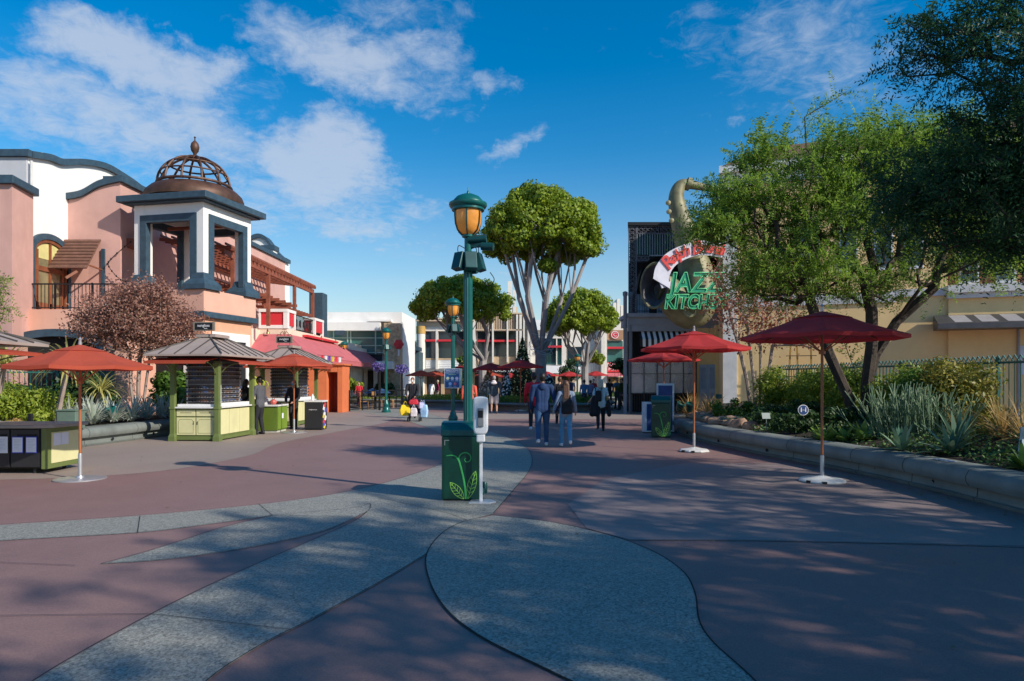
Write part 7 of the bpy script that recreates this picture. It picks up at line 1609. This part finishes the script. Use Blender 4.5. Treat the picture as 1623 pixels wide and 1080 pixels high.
# left bed
for i, (x, y, rx, rz, l_) in enumerate([(-13.0, 16.2, 1.1, .85, 'lush yellow-green bush at the left end of left bed'), (-12.0, 15.6, .9, .7, 'lush yellow-green bush second from left in left bed'), (-11.3, 15.9, .7, .68, 'yellow-green bush immediately right of the leftmost umbrella pole'), (-13.8, 16.0, 1.0, .9, 'lush green bush partly cut by the left edge')]):
    bush(l_, 'bush', 'bush', (x, y, .5+rz*.65), (rx, .9, rz), 5200, .10, LG if i != 3 else MG, i, 18, 2.6)
for i, (x, y, rx, rz, l_) in enumerate([(-13.4, 18.3, 1.2, .6, 'dark green shrub below the teal fence, left part'), (-12.6, 19.6, 1.1, .75, 'dark green shrub left of the bronze-leaved tree'), (-10.85, 21.4, 1.0, .8, 'broad dark green shrub right of bronze-leaved tree, behind the kiosk'), (-9.9, 22.3, .8, .7, 'dark green shrub seen through the nearest kiosk')]):
    bush(l_, 'shrub', 'shrub', (x, y, .5+rz*.8), (rx, .8, rz), 2600, .15, MG if i > 1 else DG, 20+i, 14, 1.5)
k = 0
sg_ = [(-10.75, 16.3), (-10.6, 16.9), (-11.2, 16.7), (-10.5, 17.6), (-11.0, 17.5), (-10.4, 18.3), (-10.9, 18.3), (-11.5, 17.9), (-10.35, 19.0), (-10.8, 19.1), (-11.4, 18.8), (-10.3, 19.7), (-10.9, 19.9), (-10.25, 20.4), (-10.7, 20.8), (-11.6, 19.6)]
for i, (x, y) in enumerate(sg_):
    tuft('silvery striped grass clump in the left bed row', 'striped_grass', 'grass clump', (x, y, .5), 60, .72, .046, SIL, (.1, 1.15), 1.1, 1.0, 50+i, 'silvery striped grass clumps along the left planter')
for i, (px, d_, zt, l_) in enumerate([(108, 15.6, 1.95, 'leaning palm-like plant with drooping straw leaves under leftmost umbrella'), (8, 15.2, 1.95, 'palm-like plant with straw leaves at the left edge'), (160, 19.0, 1.3, 'small straw-leaved plant behind the silvery grasses')]):
    x = XX(px, d_); t = thing('strap_leaved_plant', l_, 'plant', (x, d_, .5)); m = MB(); m.tube(crom([(x-.28, d_, .5), (x-.15, d_, .5+.5*(zt-.5)), (x, d_, zt)], 5), .055, 8); m.build('stem', BARK_C, t, True, world=True); blades('leaves', 80, .85, .045, STRW, t, (x, d_, zt), (.3, 1.7), 1.4, 1.3, 70+i)
for i, (x, y) in enumerate([(-11.9, 14.7), (-11.2, 14.9), (-12.8, 14.7)]): bush(['low orange-flowered plant at front of left bed, right one', 'low orange-flowered plant by the equipment box', 'low orange-flowered plant at the left edge'][i], 'flowering_plant', 'plant', (x, y, .6), (.4, .3, .2), 420, .07, ORG, 80+i, 5, 2)
# right bed: hedge
hedge = [(8.75, 18.6), (9.0, 17.4), (8.9, 19.8), (8.95, 15.2), (8.9, 14.2), (8.75, 13.3), (8.55, 12.5), (8.3, 20.8)]
lab = ['bright yellow-green hedge bush left of mesquite trunk, middle one', 'yellow-green hedge bush touching left of mesquite trunk', 'bright yellow-green hedge bush left of mesquite trunk, farther one', 'yellow-green hedge bush right behind the mesquite trunk', 'olive green hedge bush right of mesquite trunk', 'hedge bush with orange tips before the teal fence', 'feathery hedge bush with orange tips, rightmost', 'farthest yellow-green hedge bush near the trellis']
for i, ((x, y), l_) in enumerate(zip(hedge, lab)): bush(l_, 'hedge_bush', 'bush', (x, y, 1.32), (.82, .8, .74), 6000, .085, LG if i in (0, 1, 2, 3, 7) else (MG if i == 4 else LEAF('tawny_leaf', (.10, .14, .02), (.40, .32, .05), .3, c3=(.6, .22, .03))), 100+i, 18, 2.2, 'hedge bushes along the teal fence')
# grey-green upright stems
def pencil(label, x, y, n, h, sd):
    rs = np.random.default_rng(sd); z0 = bedz(x, y); t = thing('pencil_stem_shrub', label, 'shrub', (x, y, z0)); m = MB()
    for i in range(n):
        a = rs.uniform(0, 6.28); ti = abs(rs.normal(0, .45)); l = h*rs.uniform(.55, 1.1); r_ = rs.random()*.35; p = Vector((x+r_*math.cos(a)*1.6, y+r_*math.sin(a), z0)); d = Vector((math.cos(a)*math.sin(ti), math.sin(a)*math.sin(ti), math.cos(ti)))
        pts = [p]; 
        for k in range(4): d = (d+Vector(rs.normal(size=3))*.05+Vector((0, 0, .09))).normalized(); pts.append(pts[-1]+d*l/4)
        m.tube(pts, [.008, .008, .007, .006, .009], 5)
        for s_ in range(2): q = pts[2].lerp(pts[3], rs.random()); m.tube([q, q+(d+Vector(rs.normal(size=3))*.3).normalized()*l*.28], .007, 4)
    m.build('stems', PICK, t, True, world=True)
pencil('grey-green pencil-stemmed shrub right of the nearest right umbrella pole', 7.25, 12.4, 150, .95, 1); pencil('smaller grey-green pencil-stemmed shrub next to a larger one', 7.75, 12.1, 90, .72, 2)
# orange strap clumps
og_ = [(5.6, 21.0, .9), (5.95, 20.3, .9), (6.4, 21.2, .8), (6.0, 22.0, .8), (8.1, 11.0, .75), (8.4, 11.5, .75), (8.0, 10.4, .8), (8.6, 10.6, .85), (7.9, 11.8, .6)]
lb_ = ['orange-tipped strap-leaved clump at tip of right planter, leftmost', 'orange-tipped strap-leaved clump just above the rocks', 'orange-tipped strap-leaved clump in front of pale tree stems', 'orange-tipped strap-leaved clump behind the planter tip', 'orange grassy clump right of pencil-stemmed shrubs', 'orange grassy clump before the teal fence pickets', 'arching orange clump above the blue-green rosette', 'tall arching orange clump at right edge', 'low tan grassy clump beside smaller pencil-stemmed shrub']
for i, ((x, y, l), ll) in enumerate(zip(og_, lb_)): tuft(ll, 'strap_leaf_clump', 'grass clump', (x, y, bedz(x, y)), 75, l, .024, ORG, (.05, 1.2), 1.2, 1.1, 120+i)
for i, (x, y, l, ll) in enumerate([(6.75, 10.3, .60, 'blue-green rosette with white-edged leaves near right edge'), (6.4, 11.0, .5, 'smaller blue-green rosette left of a larger one'), (7.25, 10.9, .58, 'blue-green rosette behind another near the orange clumps'), (6.65, 8.7, .36, 'bright green rosette at the lower right edge')]):
    tuft(ll, 'rosette_plant', 'plant', (x, y, bedz(x, y)+.02), 28, l, .085, AGV if i < 3 else MG, (.25, 1.35), .7, .8, 140+i, r0=.03)
for i, (x, y) in enumerate([(6.05, 12.9), (6.3, 12.7), (6.55, 12.5), (6.2, 13.3), (6.75, 12.9)]):
    ll = ['leftmost', 'second', 'third', 'rear left', 'rear right'][i]
    tuft('broad-leaved light green plant by nearest right umbrella pole, %s of five' % ll, 'broad_leaved_plant', 'plant', (x, y, bedz(x, y)), 16, .34, .17, LEAF('lime_leaf', (.14, .26, .04), (.30, .42, .10), .3), (.2, 1.2), .6, .7, 150+i, r0=.02)
dk = [(6.2, 15.8), (6.6, 15.0), (6.9, 14.2), (6.1, 14.6), (7.4, 15.2), (6.5, 17.3), (7.2, 17.0), (5.95, 18.9), (6.5, 19.2), (7.0, 18.4), (7.6, 16.6), (7.9, 13.6), (8.2, 12.9)]
for i, (x, y) in enumerate(dk):
    big = i in (7, 8)
    bush(['low dark shrub nearest left of the nearest right umbrella', 'low dark shrub behind the round blue sign', 'low dark shrub right of the round blue sign', 'low dark shrub right above the ledge left of umbrella pole', 'low dark shrub beside mesquite foot', 'dark shrub right of the rocks', 'dark shrub under pale tree stems', 'fresh green bush above the rocks, left', 'fresh green bush above the rocks, right', 'dark shrub between pale stems and mesquite', 'dark shrub left behind mesquite foot', 'dark shrub behind pencil-stemmed shrubs', 'dark shrub below feathery hedge bush'][i], 'shrub', 'shrub', (x, y, bedz(x, y)+.2), (.55, .45, .28 if not big else .38), 1300, .07, MG if big else DG, 160+i, 9, 1.6, ground=bedz(x, y))
# rocks
rnd = random.Random(12); RK = M('tan_rock', (.33, .21, .14), .9, var=.35, scale=3, bump=.6, bscale=8)
pos = ['first from the planter tip', 'second from the planter tip', 'third from planter tip', 'fourth from planter tip', 'fifth from the planter tip', 'sixth from planter tip', 'seventh from planter tip', 'eighth from planter tip', 'ninth from planter tip', 'tenth from the planter tip', 'rear rock nearest the tip', 'rear rock in mid row', 'rear rock farthest along']
for i in range(13):
    y = 20.9-.55*i if i < 10 else 20.3-1.2*(i-10); xe = float(np.interp(y, [p.y for p in ri[:len(ri)-24]], [p.x for p in ri[:len(ri)-24]])); x = xe+.22+rnd.uniform(0, .12)+(.35 if i >= 10 else 0)
    m = MB(); m.ell((0, 0, 0), (.26*rnd.uniform(.8, 1.2), .22, .15*rnd.uniform(.8, 1.2)), 12, 8)
    for v in m.v: k_ = 1+.16*math.sin(v.x*17+i)+.13*math.sin(v.y*21+2*i)+.1*math.cos(v.z*25+i); v *= k_
    o = m.build('rock', RK, None, True); o.location = (x, y, bedz(x, y)+.05); o.rotation_euler = (0, 0, rnd.random()*6); tag(o, 'rounded tan rock in the right bed, '+pos[i], 'rock', 'rocks edging the right bed')
# ground cover: one mass along the bed
Pg = []; rs = np.random.default_rng(5)
while len(Pg) < 17000:
    y = rs.uniform(6.5, 20.5); x = rs.uniform(5.3, 8.8); xe = float(np.interp(y, [p.y for p in ri[:len(ri)-24]], [p.x for p in ri[:len(ri)-24]]))
    if x > xe+.1 and math.sin(x*3.1+y*1.7)+math.sin(x*1.3-y*2.9)+rs.normal()*.6 > -.7: Pg.append((x, y, bedz(x, y)+rs.random()**2*(.13+.10*max(0, math.sin(x*4.3+y*3.1)))+.01))
o = leafmesh('ground_cover', Pg, rdir(len(Pg))*.8+np.array([0, 0, .8]), .06, LEAF('creeper_leaf', (.03, .08, .02), (.13, .23, .06), .2), None, 1.5); tag(o, 'low creeping ground cover over the right planting bed', 'ground cover', kind='stuff')
# fallen leaves on the paving by the planter
Pl = []
for i in range(420):
    j = int(rs.integers(6, len(rp)-30)); o_ = abs(rs.normal(0, .35))+.03; Pl.append((rp[j].x-o_, rp[j].y+rs.uniform(-.25, .25), .016+rs.random()*.004))
for i in range(160): Pl.append((rs.uniform(-8, 5), rs.uniform(3.5, 20), .016))
o = leafmesh('leaf_litter', Pl, rdir(len(Pl))*.25+np.array([0, 0, 1]), .045, LEAF('dry_leaf', (.10, .06, .03), (.26, .19, .08), .1), None, 1.8); tag(o, 'scattered dry fallen leaves on the paving near the right planter', 'leaf litter', kind='stuff')
# island planting
def lawn(label, cx_, cy_, rx, ry, z, n, mat, size=.13, h=.22, name='grass'):
    a = rs.uniform(0, 6.28, n); r_ = np.sqrt(rs.random(n))*.9; P_ = np.stack([cx_+rx*r_*np.cos(a), cy_+ry*r_*np.sin(a), z+h*rs.random(n)], 1); o = leafmesh(name, P_, rdir(n)*.7+np.array([0, -.3, .3]), size, mat, None, 2.5, up=rdir(n)*.5+np.array([0, 0, 1])); return tag(o, label, 'grass', kind='stuff')
lawn('long green grass and low plants filling the ficus island planter', 1.9, 38.3, 3.9, 4.4, .40, 9000, LEAF('lawn_leaf', (.06, .14, .02), (.20, .30, .04), .3), h=.32); lawn('yellow-green plants filling the smaller left island planter', -3.6, 42, 2.3, 2.2, .40, 3000, LG, h=.3); lawn('green plants filling right ficus planter', 5.6, 50, 3.2, 3, .40, 3000, MG, h=.3)
lawn('bright green lawn in low planter beside white building', -9.0, 47, 3.2, 2.2, .33, 3000, LG, h=.12)
for i, (px, d_, zc, r_, m_, l_) in enumerate([(905, 60, 2.6, 1.3, DG, 'dark green bush below the white balcony front'), (985, 37, 2.3, .75, DG, 'dark leafy potted plant at the restaurant corner'), (946, 58, 3.6, .9, LG, 'light green creeper on wall right of right ficus'), (735, 60, 3.2, .8, MG, 'green foliage between the shop piers behind nearest lamp'), (658, 78, 5.2, 1.2, MG, 'green treetop in the gap beside the white building'), (524, 44, 3.6, .9, LEAF('red_bush', (.12, .03, .02), (.2, .2, .03), .3), 'reddish bush above the red awning by green glass'), (560, 42, 1.3, .6, LG, 'bright green potted plant on the patio'), (990, 34, 1.2, .5, DG, 'low dark pot plant beside the restaurant pillar'), (612, 50, .8, .9, DG, 'dark shrub by the stone corner')]):
    x = XX(px, d_); bush(l_, 'bush', 'bush', (x, d_, zc), (r_, r_*.8, r_*.8), 1300, .2 if d_ > 40 else .15, m_, 200+i, 9, 1.6, ground=.1)
# signs in the right bed
def disc_sign(x, y, z, label):
    t = thing('round_sign', label, 'sign', (x, y, z)); m = MB(); m.tube([(0, .01, -.45), (0, .01, 0)], .008, 5); m.build('stake', BLACK, t); m = MB(); m.lathe([(.145, 0), (.145, .01), (0, .01)], (0, 0, .1), 28, M_=Matrix.Rotation(R(90), 4, 'X')); m.build('disc', WHITE, t)
    m = MB(); m.lathe([(.128, 0), (.128, .004), (0, .004)], (0, -.011, .1), 28, M_=Matrix.Rotation(R(90), 4, 'X')); m.build('blue_field', M('sticker_navy', (.02, .06, .20), .5), t)
    for sx in (-1, 1): m = MB(); m.ell((sx*.06, -.018, .15), (.018, .004, .018), 8, 6); m.box(sx*.06-.014, sx*.06+.014, -.020, -.016, .05, .13); m.build('figure_mark', WHITE, t)
    m = MB(); m.box(-.035, .035, -.02, -.017, .095, .105); m.build('arrow_mark', WHITE, t)
q = P(1273, 656, 14.6); disc_sign(q.x, q.y, q.z, 'round blue distancing sign on a stake in the right bed'); bpy.data.objects['round_sign'].scale = (.8, .8, .8)
t = thing('plant_sign', 'tilted blue and white sign at far right edge of right bed', 'sign', (7.05, 9.3, .5)); m = MB(); m.slab([(-.02, 0, .05), (.16, 0, .05), (.20, .03, .45), (.05, .03, .45)], .012); m.build('panel', M('sign_blue', (.02, .08, .14), .5), t); m = MB(); m.slab([(.03, -.012, .12), (.13, -.012, .12), (.145, .0, .28), (.045, .0, .28)], .004); m.build('white_field', M('pale_field', (.4, .5, .6), .5), t)
m = MB(); m.box(.06, .08, 0, .02, -.1, .06); m.build('stake', BLACK, t)
for i, (px, py, d_) in enumerate(((1215, 664, 15.0), (1140, 632, 20.0))):
    q = P(px, py, d_); m = MB(); m.slab([(-.09, 0, 0), (.09, 0, 0), (.09, .06, .13), (-.09, .06, .13)], .01); m.tube([(0, .02, -.25), (0, .02, .02)], .006, 5); o = m.build('plant_label', TEALD if i else M('grey_label', (.3, .35, .33), .5)); o.location = q; tag(o, ['small grey plant label on the right bed before pale stems', 'teal plant label among orange-tipped leaves at planter tip'][i], 'plant label')
q = P(700, 612, 30)
